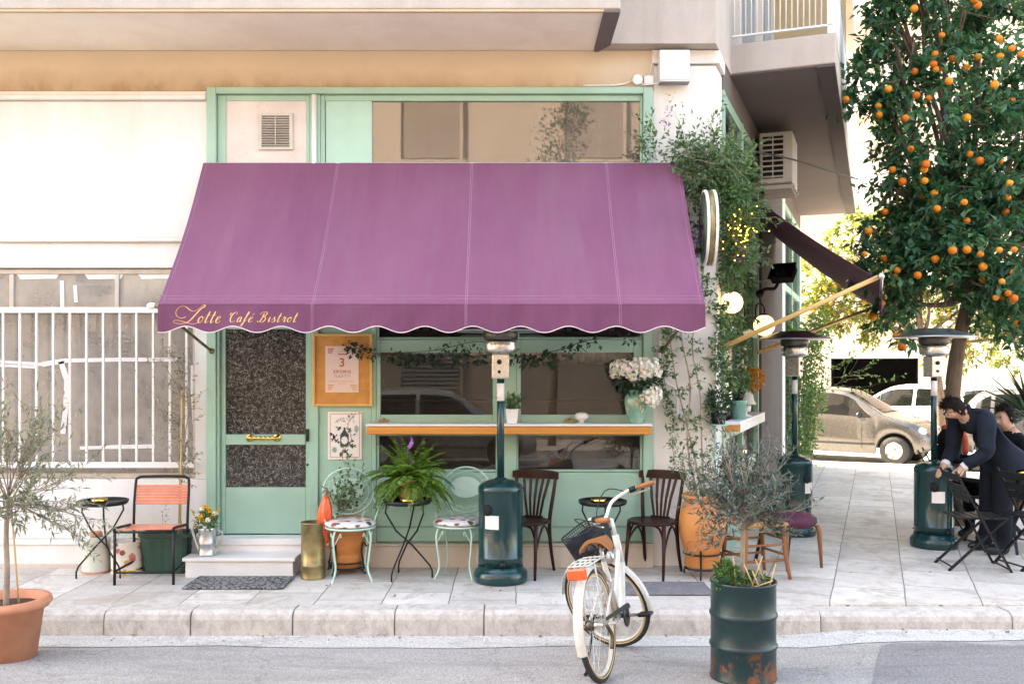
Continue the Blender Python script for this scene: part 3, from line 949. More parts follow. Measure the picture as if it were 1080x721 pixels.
# side wall
g = MB()
for a, b in ((.352, .44), (1.62, 1.70), (3.02, 3.1)): g.sbox(a, b, -.06, .02, .0, 4.3)
for z0, z1 in ((.0, .22), (1.08, 1.16), (2.1, 2.18), (2.85, 2.95), (4.2, 4.3)):
    g.sbox(.441, 1.619, -.05, .012, z0, z1); g.sbox(1.701, 3.019, -.05, .012, z0, z1)
g.sbox(.441, 1.619, -.05, -.01, .221, .75); g.sbox(1.701, 3.019, -.05, -.01, .221, .75)
part(g, 'side_frame', G, bevel=.004)
g = MB()
for a, b in ((6.11, 6.2), (7.8, 7.88), (9.5, 9.58)): g.sbox(a, b, -.05, .02, 0, 4.3)
for z0, z1 in ((0, .15), (2.1, 2.18), (2.95, 3.05), (4.2, 4.3)): g.sbox(6.201, 7.799, -.04, .01, z0, z1); g.sbox(7.881, 9.499, -.04, .01, z0, z1)
part(g, 'side_frame', G, bevel=.004)
for a, b in ((.441, 1.619), (1.701, 3.019), (6.2, 7.8), (7.88, 9.5)):
    f = MB(); f.sbox(a, b, -.04, -.035, .2 if a > 6 else .752, 4.2); part(f, 'side_pane', M['glass_low'])
g = MB(); g.sbox(3.101, 5.69, -.4, .05, 0, 4.3); part(g, 'column', M['column'], bevel=.01)
g = MB(); g.sbox(5.70, 6.09, -.4, .06, 0, 4.3); g.sbox(9.59, 9.78, -.4, .02, 0, 4.3); part(g, 'door_surround', M['cream'], bevel=.01)
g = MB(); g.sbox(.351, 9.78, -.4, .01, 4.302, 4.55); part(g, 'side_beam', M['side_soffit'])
g = MB(); p0, p1 = SW(9.6, -.35, 0), SW(9.78, 0, 0)
g.b2(-3, p0.x - .1, 17.2, 17.45, 0, 4.5); part(g, 'rear_wall', M['dark_in'])
g = MB(); g.sbox(.36, 2.36, .022, .15, 1.17, 1.228); sh2 = part(g, 'side_counter', M['wood_shelf'], bevel=.004)
g = MB(); g.sbox(.352, 2.38, .0215, .165, 1.2295, 1.262); g.sbox(.40, 2.38, .152, .165, 1.16, 1.229); part(g, 'counter_top', M['marble'], sh2, .004)
# side balcony
g = MB(); g.sbox(.78, 9.78, .005, .97, 4.565, 4.845); part(g, 'side_balcony', M['concrete'], bevel=.008)
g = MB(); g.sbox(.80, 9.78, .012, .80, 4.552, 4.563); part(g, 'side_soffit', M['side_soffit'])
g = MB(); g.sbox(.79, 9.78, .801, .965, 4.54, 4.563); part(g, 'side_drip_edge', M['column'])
g = MB()
for i in range(17):
    n_ = .05 + i * .053; g.tube([SW(.80, n_, 4.93), SW(.80, n_, 5.75)], .0065, 5)
for i in range(80):
    s_ = .9 + i * .11; g.tube([SW(s_, .95, 4.93), SW(s_, .95, 5.75)], .0065, 5)
for zz in (4.925, 5.755):
    g.bar(SW(.80, .03, zz), SW(.80, .95, zz), .03, .016); g.bar(SW(.80, .95, zz), SW(9.7, .95, zz), .03, .016)
part(g, 'railing', M['white_metal'])
g = MB(); g.sbox(.785, .87, .90, .975, 4.846, 7.3); part(g, 'post', M['white_metal'])
g = MB(); g.sbox(.7, 9.7, -.0, .012, 4.85, 7.4); g.sbox(5.0, 5.1, .0125, .94, 4.85, 7.4); part(g, 'balcony_wall', M['ochre'])
g = MB(); g.sbox(1.6, 2.6, .0125, .03, 4.86, 7.0); g.sbox(3.6, 4.4, .0125, .03, 4.86, 7.0); part(g, 'balcony_door', M['shutter'])
g = MB(); g.sbox(.78, 9.78, .005, .97, 7.5, 7.8); part(g, 'upper_balcony', M['concrete'])

# ------------------------------------------------------------------ front awning
AX0, AX1 = -2.71, 1.48
AT, AB = (8.325, 3.55), (7.27, 2.24)
aw = thing('awning', 'large purple canvas awning with scalloped valance and gold lettering over the cafe front', 'awning', ((AX0 + AX1) / 2, AT[0], AT[1]))


def aw_pt(x, v, off=0.0):      # v 0 at the wall, 1 at the front bar
    y = AT[0] + (AB[0] - AT[0]) * v; z = AT[1] + (AB[1] - AT[1]) * v
    sag = .034 * math.sin(PI * v) + .012 * math.sin(PI * v) * math.cos((x - AX0) * 4.6) + .007 * min(1, 4 * v) * min(1, 4 * (1 - v)) * (noise.noise(V((x * 2.6, v * 1.6, 3))) + .6 * noise.noise(V((x * 9, v * 2.2, 7))))
    for sx_ in (-1.53, -.352, .828): sag += .004 * math.exp(-((x - sx_) / .02) ** 2)
    nrm = V((0, -.78, .63)).normalized()
    return V((x, y, z)) + nrm * (off - sag)


def val_pt(x, v, off=0.0):     # valance: v 0 at the bar, 1 at the scalloped edge
    zb_ = 2.045 + .024 * math.cos((x - AX0) * 2 * PI / .366 + 2.6)
    z = 2.236 + (zb_ - 2.236) * v
    y = AB[0] - .012 + (.010 * math.sin(x * 7.3 + 1) + .006 * math.sin(x * 17 + v * 2.5)) * v - .014 * v
    return V((x, y - off, z))


def cloth(mb, fn, nu, nv, th):
    mb.grid(nu, nv, lambda u, v: fn(AX0 + (AX1 - AX0) * u, v, 0)); mb.grid(nu, nv, lambda u, v: fn(AX0 + (AX1 - AX0) * u, v, -th))
    for u in (0, 1):
        x = AX0 + (AX1 - AX0) * u
        vs = [fn(x, j / nv, o) for j in range(nv + 1) for o in (0, -th)]
        mb.add(vs, [(2 * j, 2 * j + 1, 2 * j + 3, 2 * j + 2) for j in range(nv)])
    return mb


part(cloth(MB(), aw_pt, 200, 32, .004), 'canopy', M['awning'], aw)
va = part(cloth(MB(), val_pt, 200, 6, .003), 'valance', M['awning_shaded'], aw)
g = MB(); g.tube([val_pt(AX0 + (AX1 - AX0) * i / 220, 1, 0) for i in range(221)], .0038, 6); part(g, 'piping', M['piping'], va)
g = MB()
for xs_ in (-1.53, -.352, .828):
    for dx in (-.007, .007):
        g.tube([aw_pt(xs_ + dx, i / 40, .0006) for i in range(41)], .0013, 4); g.tube([val_pt(xs_ + dx, i / 6, .0006) for i in range(7)], .0013, 4)
for v in (.945, .965): g.tube([aw_pt(AX0 + (AX1 - AX0) * i / 60, v, .001) for i in range(61)], .0012, 4)
for xs_ in (AX0 + .03, AX1 - .03): g.tube([aw_pt(xs_, i / 40, .001) for i in range(41)], .0012, 4)
part(g, 'stitching', M['thread'], aw)
g = MB(); g.tube([(AX0 - .05, AB[0] + .022, AB[1] - .012), (AX1 + .02, AB[0] + .022, AB[1] - .012)], .02, 10); part(g, 'front_bar', M['oldbrass'], aw)
g = MB(); g.tube([(AX0 - .005, AT[0] + .03, AT[1] - .02), (AX1, AT[0] + .03, AT[1] - .02)], .03, 10); part(g, 'roller', M['white_metal'], aw)
for xx, wx in ((AX0 - .03, -2.64), (AX1 - .06, AX1 - .16)):
    g = MB(); g.tube([(xx, AB[0] + .02, AB[1] - .01), (wx, YF - .045, 1.90)], .013, 8); g.ball((wx, YF - .05, 1.90), .025)
    part(g, 'arm', M['oldbrass'], aw)
g = MB(); g.ball((AX0 - .06, AB[0] + .022, AB[1] - .012), .026, sc=(1.6, 1, 1)); part(g, 'end_cap', M['white_plastic'], aw)

# script lettering as calligraphic strokes
GL = {
    'L': (3.5, [[(1.73, 0.95), (1.11, 0.72), (0.3, 1.05), (-0.02, 1.75), (0.33, 2.4), (1.13, 2.42), (2.0, 1.9), (2.65, 1.75), (3.27, 2.15), (3.78, 2.7), (3.95, 2.45), (3.5, 2.05), (2.99, 1.2), (2.48, 0.35), (1.73, -0.08), (0.51, -0.02), (0.06, 0.25), (0.61, 0.42), (2.07, 0.08), (3.25, -0.14), (4.07, 0.25)]]),
    'o': (.86, [[(.5, .98), (.2, .8), (.1, .4), (.28, .05), (.56, .08), (.72, .5), (.58, .92), (.42, .96), (.6, .8), (.95, .84)]]),
    't': (.66, [[(.42, 1.72), (.32, 1.2), (.22, .6), (.2, .16), (.34, .02), (.66, .3)], [(.04, 1.1), (.35, 1.12), (.68, 1.16)]]),
    'e': (.78, [[(.1, .42), (.42, .54), (.62, .8), (.5, .98), (.26, .86), (.12, .42), (.22, .08), (.46, .03), (.82, .34)]]),
    'C': (1.45, [[(1.22, 1.42), (1.28, 1.75), (1.0, 1.86), (.56, 1.5), (.38, .82), (.52, .2), (.9, .02), (1.35, .3)], [(.5, 1.62), (.2, 1.72), (.08, 1.45), (.25, 1.3)]]),
    'a': (.92, [[(.66, .84), (.42, .98), (.16, .66), (.14, .2), (.34, .03), (.6, .4), (.72, .95), (.66, .4), (.7, .06), (.95, .3)]]),
    'f': (.66, [[(.0, .3), (.42, 1.1), (.66, 1.75), (.56, 1.95), (.42, 1.6), (.26, .5), (.1, -.5), (-.1, -.72), (-.2, -.5), (.1, -.1), (.7, .4)], [(.1, .95), (.6, 1.0)]]),
    'é': (.78, [[(.1, .42), (.42, .54), (.62, .8), (.5, .98), (.26, .86), (.12, .42), (.22, .08), (.46, .03), (.82, .34)], [(.45, 1.3), (.75, 1.7)]]),
    'B': (1.5, [[(.75, 1.7), (.62, .9), (.42, .2), (.1, .02), (-.1, .2), (.1, .34)], [(.2, 1.3), (.1, 1.65), (.5, 1.9), (1.05, 1.9), (1.28, 1.6), (1.05, 1.2), (.7, 1.02), (1.08, .98), (1.26, .6), (1.02, .12), (.62, .0), (.42, .2)]]),
    'i': (.46, [[(.06, .42), (.3, .98), (.22, .4), (.24, .06), (.5, .34)], [(.36, 1.38), (.40, 1.46)]]),
    's': (.72, [[(.0, .3), (.42, 1.02), (.4, .8), (.6, .4), (.48, .06), (.2, .0), (.1, .18)], [(.5, .06), (.76, .34)]]),
    'r': (.72, [[(.04, .36), (.28, 1.06), (.3, .86), (.58, .9), (.5, .4), (.52, .06), (.76, .32)]]),
}


def script(mb, text, x, z, xh, slant, pen, fn, track=0.0):
    """writes text from (x, z); fn(x, z) gives the point on the cloth"""
    for ch in text:
        if ch == ' ': x += xh * .75; continue
        wd, strokes = GL[ch]
        for st in strokes:
            P = [(p[0] + slant * p[1], p[1]) for p in st]
            P = [(q.x, q.y) for q in spline(P, 7)]
            n = len(P); vs = []
            for i in range(n):
                a, b = P[max(i - 1, 0)], P[min(i + 1, n - 1)]
                dx, dz = b[0] - a[0], b[1] - a[1]; L = math.hypot(dx, dz) or 1
                down = abs(dz) / L * (1 if dz < 0 else .35)
                hw = pen * (.30 + .95 * max(0, down - .2)) * (.55 + .45 * min(1, min(i, n - 1 - i) / 3))
                nx, nz = -dz / L, dx / L
                vs.append(fn(x + P[i][0] * xh + nx * hw, z + P[i][1] * xh + nz * hw)); vs.append(fn(x + P[i][0] * xh - nx * hw, z + P[i][1] * xh - nz * hw))
            mb.add(vs, [(2 * i, 2 * i + 1, 2 * i + 3, 2 * i + 2) for i in range(n - 1)])
        x += (wd + track) * xh
    return x


def on_val(x, z):
    zb_ = 2.045 + .024 * math.cos((x - AX0) * 2 * PI / .366 + 2.6)
    return val_pt(x, (2.236 - z) / (2.236 - zb_), .002)


g = MB()
xe = script(g, 'Lotte', -2.60, 2.094, .052, .34, .0050, on_val, .14)
part(g, 'lettering', M['gilt'], va)
g = MB()
xe = script(g, 'Café Bistrot', -2.175, 2.100, .041, .32, .0040, on_val, .26)
part(g, 'lettering', M['gilt'], va)

# ------------------------------------------------------------------ side awning
sa = thing('side_awning', 'dark plum awning folded out over the side windows of the cafe', 'awning', SW(.5, 0, 3.5))


def sa_pt(s, v, off=0.0):
    return SW(s, .02 + 1.33 * v, 3.55 + (2.53 - 3.55) * v - off - .05 * math.sin(PI * v))


g = MB()
for o in (0, .005): g.grid(16, 12, lambda u, v: sa_pt(.5 + 4.3 * u, v, o))
vs = [sa_pt(.5, j / 12, o) for j in range(13) for o in (0, .005)]; g.add(vs, [(2 * j, 2 * j + 1, 2 * j + 3, 2 * j + 2) for j in range(12)])
part(g, 'canopy', M['awning_dark'], sa)
g = MB()
for o in (0, .005): g.grid(40, 4, lambda u, v: SW(.5 + 4.3 * u, 1.36 + o + .012 * math.sin(u * 30) * v, 2.525 - v * (.23 + .02 * math.sin(u * 58))))
part(g, 'valance', M['awning_dark'], sa)
for s0, s1 in ((.48, .12), (4.6, 2.9)):
    g = MB(); g.tube([SW(s0, 1.36, 2.56), SW(s1, .03, 1.93)], .021, 8); part(g, 'arm', M['pine'], sa)
g = MB(); g.tube([SW(.44, 1.36, 2.55), SW(4.85, 1.36, 2.55)], .02, 8); g.ball(SW(.42, 1.36, 2.55), .03); part(g, 'front_bar', M['steel'], sa)
# ------------------------------------------------------------------ plants
def grow(wood, lf, p, d, L, r, depth, kids=4, spread=.8, up=.25, leafL=.05, leafW=.012, nleaf=9, wander=.22, shrink=.62, seg=5, start=.25, droop=0.0):
    pts = [p]; dd = d.normalized(); rs = [r]
    for i in range(seg):
        dd = (dd + rdir() * wander + V((0, 0, up * .3))).normalized()
        pts.append(pts[-1] + dd * L / seg); rs.append(r * (1 - .6 * (i + 1) / seg))
    wood.tube(pts, rs, 5 if r < .01 else 7)
    if depth == 0:
        for i in range(nleaf):
            t = start * .3 + (1 - start * .3) * (i + rnd(0, 1)) / nleaf
            k = min(int(t * seg), seg - 1); q = pts[k].lerp(pts[k + 1], t * seg - k)
            ax = (pts[k + 1] - pts[k]).normalized()
            e = (ax * rnd(.4, .9) + rdir() * .85).normalized()
            lf.leaf(q, e, leafL * rnd(.65, 1.25), leafW * rnd(.8, 1.3), None, .2, droop)
        return
    for i in range(kids):
        t = start + (1 - start) * (i + rnd(.1, 1)) / kids
        k = min(int(t * seg), seg - 1); q = pts[k].lerp(pts[k + 1], t * seg - k)
        ax = (pts[k + 1] - pts[k]).normalized()
        e = (ax * (1 - spread * .4) + rdir(.2) * spread + V((0, 0, up))).normalized()
        grow(wood, lf, q, e, L * shrink * rnd(.75, 1.25), rs[k] * .6, depth - 1, kids, spread, up, leafL, leafW, nleaf, wander, shrink, seg, start, droop)


def pot_prof(r0, r1, h, rim=.03, rimh=.05, th=.015):
    return [(0, 0), (r0, 0), (r0 + (r1 - r0) * .9, h - rimh), (r1 + rim * .5, h - rimh), (r1 + rim, h - rimh * .5), (r1 + rim * .8, h), (r1 - th, h), (r1 - th - .01, h - rimh), (0, h - rimh - .002)]


def clump(lf, c, r, n, L, W, sc=(1, 1, 1), up=.4, droop=.1):
    for i in range(n):
        d = rdir(); q = V((d.x * sc[0], d.y * sc[1], d.z * sc[2])) * r * rnd(.3, 1)
        lf.leaf(V(c) + q, (d + rdir() * .7 + V((0, 0, up))), L * rnd(.6, 1.25), W * rnd(.7, 1.25), None, .2, droop)


# 1 large terracotta pot with olive tree on the road
random.seed(21)
pz = road_z(-3.34, 6.2)
t = thing('potted_olive_tree', 'young olive tree with a cane in a wide terracotta pot standing on the road', 'potted tree', (-3.32, 6.22, pz + .004))
MB().lathe(pot_prof(.185, .235, .385, .045, .06), 36).build('pot', M['terra'], t)
MB().lathe([(0, .335), (.21, .335), (.212, .32)], 24).build('soil', M['soil'], t)
wd, lf = MB(), MB()
tr = [V((0, 0, .32)), V((.008, 0, .55)), V((-.004, .01, .80)), V((.014, 0, 1.04))]
wd.tube(spline(tr, 4), [.020 - .006 * i / 12 for i in range(13)], 8)
for k in range(17):
    d = rdir(.1); d.z = abs(d.z) * .9 - .22
    grow(wd, lf, V((.012 + rnd(-.01, .01), rnd(-.01, .01), rnd(.92, 1.06))), d, rnd(.30, .52), .006, 1, 6, .75, .18, .062, .0125, 13, .2, .55)
for k in range(9):
    grow(wd, lf, V((.02, 0, 1.05)), V((rnd(-.5, .9), rnd(-.5, .5), 1)), rnd(.4, .62), .005, 1, 5, .4, .3, .058, .012, 12, .18, .45)
for k in range(5):
    grow(wd, lf, V((.03, 0, 1.0)), V((1, rnd(-.5, .3), rnd(-.35, .15))), rnd(.42, .56), .005, 1, 5, .5, -.05, .058, .012, 12, .18, .45)
wd.build('trunk', M['olive_bark'], t); lf.build('crown', M['leaf_olive'], t)
MB().tube([(.10, -.02, .30), (.03, 0, 1.05)], .007, 6).build('cane', M['cane'], t)


# 2 folding side tables with brass ashtrays
def side_table(label, loc, rz, top, r=.2):
    t = thing('side_table', label, 'table', loc, rz, 'round black side tables outside the cafe')
    h = top
    MB().lathe([(0, h - .022), (r - .01, h - .022), (r, h - .012), (r + .006, h + .012), (r, h + .014), (r - .008, h - .006), (0, h - .006)], 32).build('tabletop', M['black_metal'], t)
    for k in range(3):
        a = 2 * PI * k / 3 + .35
        p, q = V((math.cos(a), math.sin(a), 0)), V((math.cos(a + 2.75), math.sin(a + 2.75), 0))
        off = V((-math.sin(a), math.cos(a), 0)) * .012
        g = MB(); g.tube(([p * (r - .02) + V((0, 0, h - .02)), p * (r - .012) + V((0, 0, h - .09)), p * .10 + off + V((0, 0, h * .62)), q * .04 + off + V((0, 0, h * .42)), q * (r - .01) + V((0, 0, .10)), q * (r + .008) + V((0, 0, .055)), q * (r + .008) + V((0, 0, 0.0))]), .0075, 6)
        g.build('leg', M['black_metal'], t)
    return t


def ashtray(label, loc):
    o = MB().lathe([(0, 0), (.05, 0), (.062, .008), (.064, .035), (.06, .036), (.054, .012), (0, .010)], 20, tuple(loc)).build('ashtray', M['gold'])
    return tag(o, label, 'ashtray', 'brass ashtrays on the black tables')


T1 = V((-3.45, 8.0, 0)); T2 = V((-.875, 7.94, 0)); T3 = V((.765, 8.0, 0))
side_table('round black side table beside the orange slatted chair', T1, .6, .625)
side_table('round black side table carrying the big fern', T2, 1.05, .64)
side_table('round black side table behind the white bicycle', T3, .2, .625)
ashtray('brass ashtray on the table next to the orange slatted chair', T1 + V((-.01, -.05, .622)))
ashtray('brass ashtray on the table under the fern', T2 + V((.02, -.11, .637)))
ashtray('brass ashtray on the table behind the bicycle handlebar', T3 + V((-.04, -.06, .622)))

# 3 orange slatted chair
t = thing('slatted_chair', 'black tubular chair with orange slatted seat and backrest', 'chair', (-2.98, 7.86, 0), R(2))
for s in (-1, 1):
    g = MB(); x = s * .235
    g.tube([(x, -.20, 0), (x, -.195, .44)], .012, 8); g.build('leg', M['black_metal'], t)
g = MB()
for s in (-1, 1): g.tube(spline([(s * .235, -.195, .43), (s * .235, -.18, .455), (s * .235, .15, .43)], 5), .012, 8)
g.tube(spline([(-.225, .25, 0), (-.225, .20, .40), (-.225, .245, .76), (-.20, .252, .815), (-.13, .254, .825), (.13, .254, .825), (.20, .252, .815), (.225, .245, .76), (.225, .20, .40), (.225, .25, 0)], 5), .012, 8)
for zz in (.10,): g.tube([(-.235, -.20, zz), (.235, -.20, zz)], .010, 8)
for s in (-1, 1): g.tube([(s * .235, -.2, .11), (s * .228, .235, .11)], .010, 8)
g.tube([(-.235, -.19, .425), (.235, -.19, .425)], .010, 8)
g.build('frame', M['black_metal'], t)
g = MB()
for i in range(10):
    u = (i + .5) / 10; g.box((0, -.185 + .37 * u, .448 - .02 * u - .018 * math.sin(PI * u)), (.475, .0335, .008))
g.build('seat', M['lattice'], t, bevel=.003)
g = MB()
for i in range(7):
    u = (i + .5) / 7; g.box((0, .216 + .03 * u, .59 + .165 * u), (.47, .008, .0215))
g.build('backrest', M['lattice'], t, bevel=.003)

# 4 tins and planter by the wall
t = thing('milk_tin', 'tall cream tin with a dull orange lid under the side table by the wall', 'tin', (-3.58, 8.17, 0))
MB().lathe([(0, .012), (.117, .012), (.119, .02), (.115, .03), (.115, .27), (.119, .28), (.117, .29), (.045, .30), (.045, .302), (0, .302)], 28).build('can', M['tin'], t)
MB().lathe([(0, .30), (.05, .30), (.05, .335), (.04, .345), (0, .345)], 18).build('lid', M['terra'], t)
MB().lathe([(.118, 0), (.123, 0), (.123, .014), (.118, .014)], 28).build('rim', M['terra'], t)
t = thing('floral_tin', 'round tin printed with red flowers behind the orange slatted chair', 'tin', (-3.30, 8.13, 0))
MB().lathe([(0, 0), (.13, 0), (.135, .01), (.13, .02), (.132, .26), (.136, .27), (.126, .275), (.12, .262), (0, .255)], 28).build('can', M['floral_tin'], t)
MB().lathe([(.131, .03), (.134, .032), (.134, .045), (.131, .047)], 28).build('band', M['gold'], t)
random.seed(4)
t = thing('planter_box', 'dark green ribbed planter with a tall spindly climber tied to a cane', 'planter', (-2.96, 8.17, 0))
g = MB()
ring = []
for lev, (hx, hy, zz) in enumerate(((.165, .10, .0), (.205, .13, .31), (.22, .14, .315), (.22, .14, .345), (.205, .125, .345), (.2, .12, .28))):
    loop = []
    for i in range(64):
        a = 2 * PI * i / 64; c_, s_ = math.cos(a), math.sin(a)
        k = 1 / max(abs(c_), abs(s_)) ; k = min(k, 1.3)
        rb = 1 - (.022 if (i % 4 < 2 and lev < 2) else 0)
        loop.append((hx * c_ * k * rb, hy * s_ * k * rb, zz))
    ring.append(loop)
vs = [p for l in ring for p in l]
g.add(vs, [(l * 64 + i, l * 64 + (i + 1) % 64, (l + 1) * 64 + (i + 1) % 64, (l + 1) * 64 + i) for l in range(5) for i in range(64)] + [tuple(range(5 * 64, 6 * 64)), tuple(range(63, -1, -1))])
g.build('box', M['greybin'], t)
g = MB(); g.tube([(.10, .0, .27), (.105, .03, 1.55)], .008, 6); g.build('cane', M['cane'], t)
wd, lf = MB(), MB()
for k in range(3):
    pts = spline([V((.08 + .02 * k, 0, .28)), V((.10 + rnd(-.02, .02), .02, .7)), V((.11 + rnd(-.04, .04), .03, 1.1)), V((.10 + rnd(-.06, .06), .03, 1.5)), V((.02 + rnd(-.15, .12), .02, 1.85))], 5)
    wd.tube(pts, .005, 5)
    for i in range(5, len(pts)):
        for q in range(2 if i > 6 else 1):
            d = rdir(.3); d.y *= .4
            grow(wd, lf, pts[i], d, rnd(.07, .24), .0022, 0, 0, 0, .2, .034, .013, 8, .3)
grow(wd, lf, V((.10, .02, 1.25)), V((-1, -.1, .3)), .42, .003, 1, 4, .6, .2, .034, .013, 7)
grow(wd, lf, V((.10, .02, .9)), V((-.8, -.2, .5)), .34, .003, 1, 4, .6, .2, .034, .013, 6)
grow(wd, lf, V((-.05, 0, .3)), V((.1, 0, 1)), .18, .003, 1, 3, .6, .2, .034, .013, 5)
wd.build('stem', M['olive_bark'], t); lf.build('foliage', M['leaf_olive'], t)

# 5 galvanised jug with yellow and white flowers on the step
random.seed(6)
t = thing('flower_jug', 'galvanised watering jug of yellow and white flowers on the marble step', 'jug', (-2.58, 8.03, .168))
MB().lathe([(0, 0), (.072, 0), (.075, .015), (.07, .02), (.072, .10), (.076, .105), (.072, .11), (.07, .21), (.083, .235), (.08, .236), (.066, .20), (0, .2)], 26).build('can', M['zinc'], t)
g = MB(); g.tube(spline([(-.07, 0, .05), (-.10, 0, .12), (-.135, 0, .235)], 5), [.016, .015, .014, .013, .013, .012, .012, .012, .012, .014, .02], 8); g.build('spout', M['zinc'], t)
g = MB(); g.tube(spline([(.07, 0, .06), (.115, 0, .12), (.125, 0, .19), (.078, 0, .215)], 6), .007, 6); g.build('handle', M['zinc'], t)
st, lf, fy, fw = MB(), MB(), MB(), MB()
for i in range(26):
    a = rnd(0, 2 * PI); q = rnd(.02, .13); top = V((math.cos(a) * q, math.sin(a) * q * .8, rnd(.30, .43) - q * .5))
    st.tube([V((math.cos(a) * q * .3, math.sin(a) * q * .3, .15)), top], .002, 4)
    for j in range(4): lf.leaf(top * .85 + rdir() * .03 + V((0, 0, .02)), rdir(.3), .05, .016)
    (fw if (i % 4 == 0 and abs(top.x) < .06) else fy)
    tgt = fw if i % 3 == 0 else fy
    rr = rnd(.018, .032)
    for j in range(16): 
        d = rdir(.4); tgt.leaf(top, d, rr, rr * .7)
clump(lf, (0, 0, .26), .08, 60, .05, .015)
st.build('stems', M['leaf_herb'], t); lf.build('leaves', M['leaf_herb'], t); kind(fy.build('yellow_flowers', M['yellow_petal'], t), 'stuff'); kind(fw.build('white_flowers', M['white_petal'], t), 'stuff')

# 6 mats
g = MB(); g.box((0, 0, .009), (.80, .42, .014)); o = g.build('doormat', M['doormat'], None, bevel=.004); o.location = (-2.21, 7.70, .003)
tag(o, 'black cut-out rubber doormat in front of the marble steps', 'doormat')
g = MB(); g.box((0, 0, .008), (.80, .42, .012)); o = g.build('doormat', M['greymat'], None, bevel=.004); o.location = (1.16, 7.50, .003)
tag(o, 'plain grey doormat on the pavement behind the bicycle wheel', 'doormat')

# 7 brass cylinder with folded orange umbrella
t = thing('umbrella_stand', 'tall aged brass cylinder beside the marble steps', 'umbrella stand', (-1.66, 7.92, 0))
MB().lathe([(0, 0), (.100, 0), (.103, .006), (.100, .012), (.100, .10), (.103, .104), (.103, .118), (.1, .122), (.1, .455), (.105, .46), (.105, .468), (.094, .468), (.094, .03), (0, .03)], 30).build('cylinder', M['oldbrass'], t)
t = thing('folded_umbrella', 'folded orange red umbrella standing in the brass cylinder', 'umbrella', (-1.61, 7.93, .03))
g = MB(); pr = [(0, 0), (.012, .05), (.05, .40), (.058, .50), (.048, .56), (.03, .62), (.012, .66), (0, .66)]
g.lathe(pr, 24, wob=lambda a, z: 1 + .22 * math.sin(a * 6 + z * 8), M=Matrix.Rotation(R(5), 4, 'Y')); g.build('canopy', M['red_lens'], t)
g = MB(); g.tube([(.056, 0, .64), (.062, 0, .72)], .009, 6); g.build('handle', M['stoolwood'], t)


# 8 terracotta pots on wrought iron stands
def iron_stand(t, r, h, zt):
    g = MB()
    for zz in (h, h * .55): g.tube([(r * math.cos(a), r * math.sin(a), zz) for a in [2 * PI * i / 24 for i in range(24)]], .007, 6, True)
    for k in range(4):
        a = PI / 4 + k * PI / 2; c, s = math.cos(a), math.sin(a)
        g.tube(spline([(c * (r + .055), s * (r + .055), zt), (c * (r + .02), s * (r + .02), zt + .03), (c * (r + .008), s * (r + .008), zt - .05), (c * (r + .03), s * (r + .03), h * .6), (c * (r + .005), s * (r + .005), .04), (c * (r + .045), s * (r + .045), .008)], 5), .007, 6)
    g.build('stand', M['black_metal'], t)


random.seed(31)
t = thing('potted_plant', 'leafy plant in a banded terracotta pot on an iron stand behind the mint chair', 'potted plant', (-1.42, 8.13, 0), R(20))
MB().lathe([(0, .055), (.125, .055), (.135, .16), (.128, .175), (.14, .185), (.165, .33), (.16, .345), (.178, .355), (.19, .42), (.20, .425), (.20, .46), (.175, .46), (.17, .42), (0, .415)], 32).build('pot', M['terra_dark'], t)
iron_stand(t, .15, .10, .24)
wd, lf = MB(), MB()
for k in range(11): grow(wd, lf, V((rnd(-.08, .08), rnd(-.06, .06), .41)), V((rnd(-.35, .35), rnd(-.3, .3), 1)), rnd(.22, .42), .004, 1, 5, .7, .2, .042, .022, 8)
pts = spline([V((0, .05, .5)), V((.03, .08, .8)), V((-.02, .10, 1.0)), V((.06, .10, 1.12)), V((.03, .10, 1.26)), V((.10, .10, 1.36))], 5)
wd.tube(pts, .0035, 5)
for i in range(8, len(pts)): clump(lf, pts[i], .03, 1, .045, .024)
wd.build('stem', M['olive_bark'], t); lf.build('foliage', M['leaf_vine'], t)


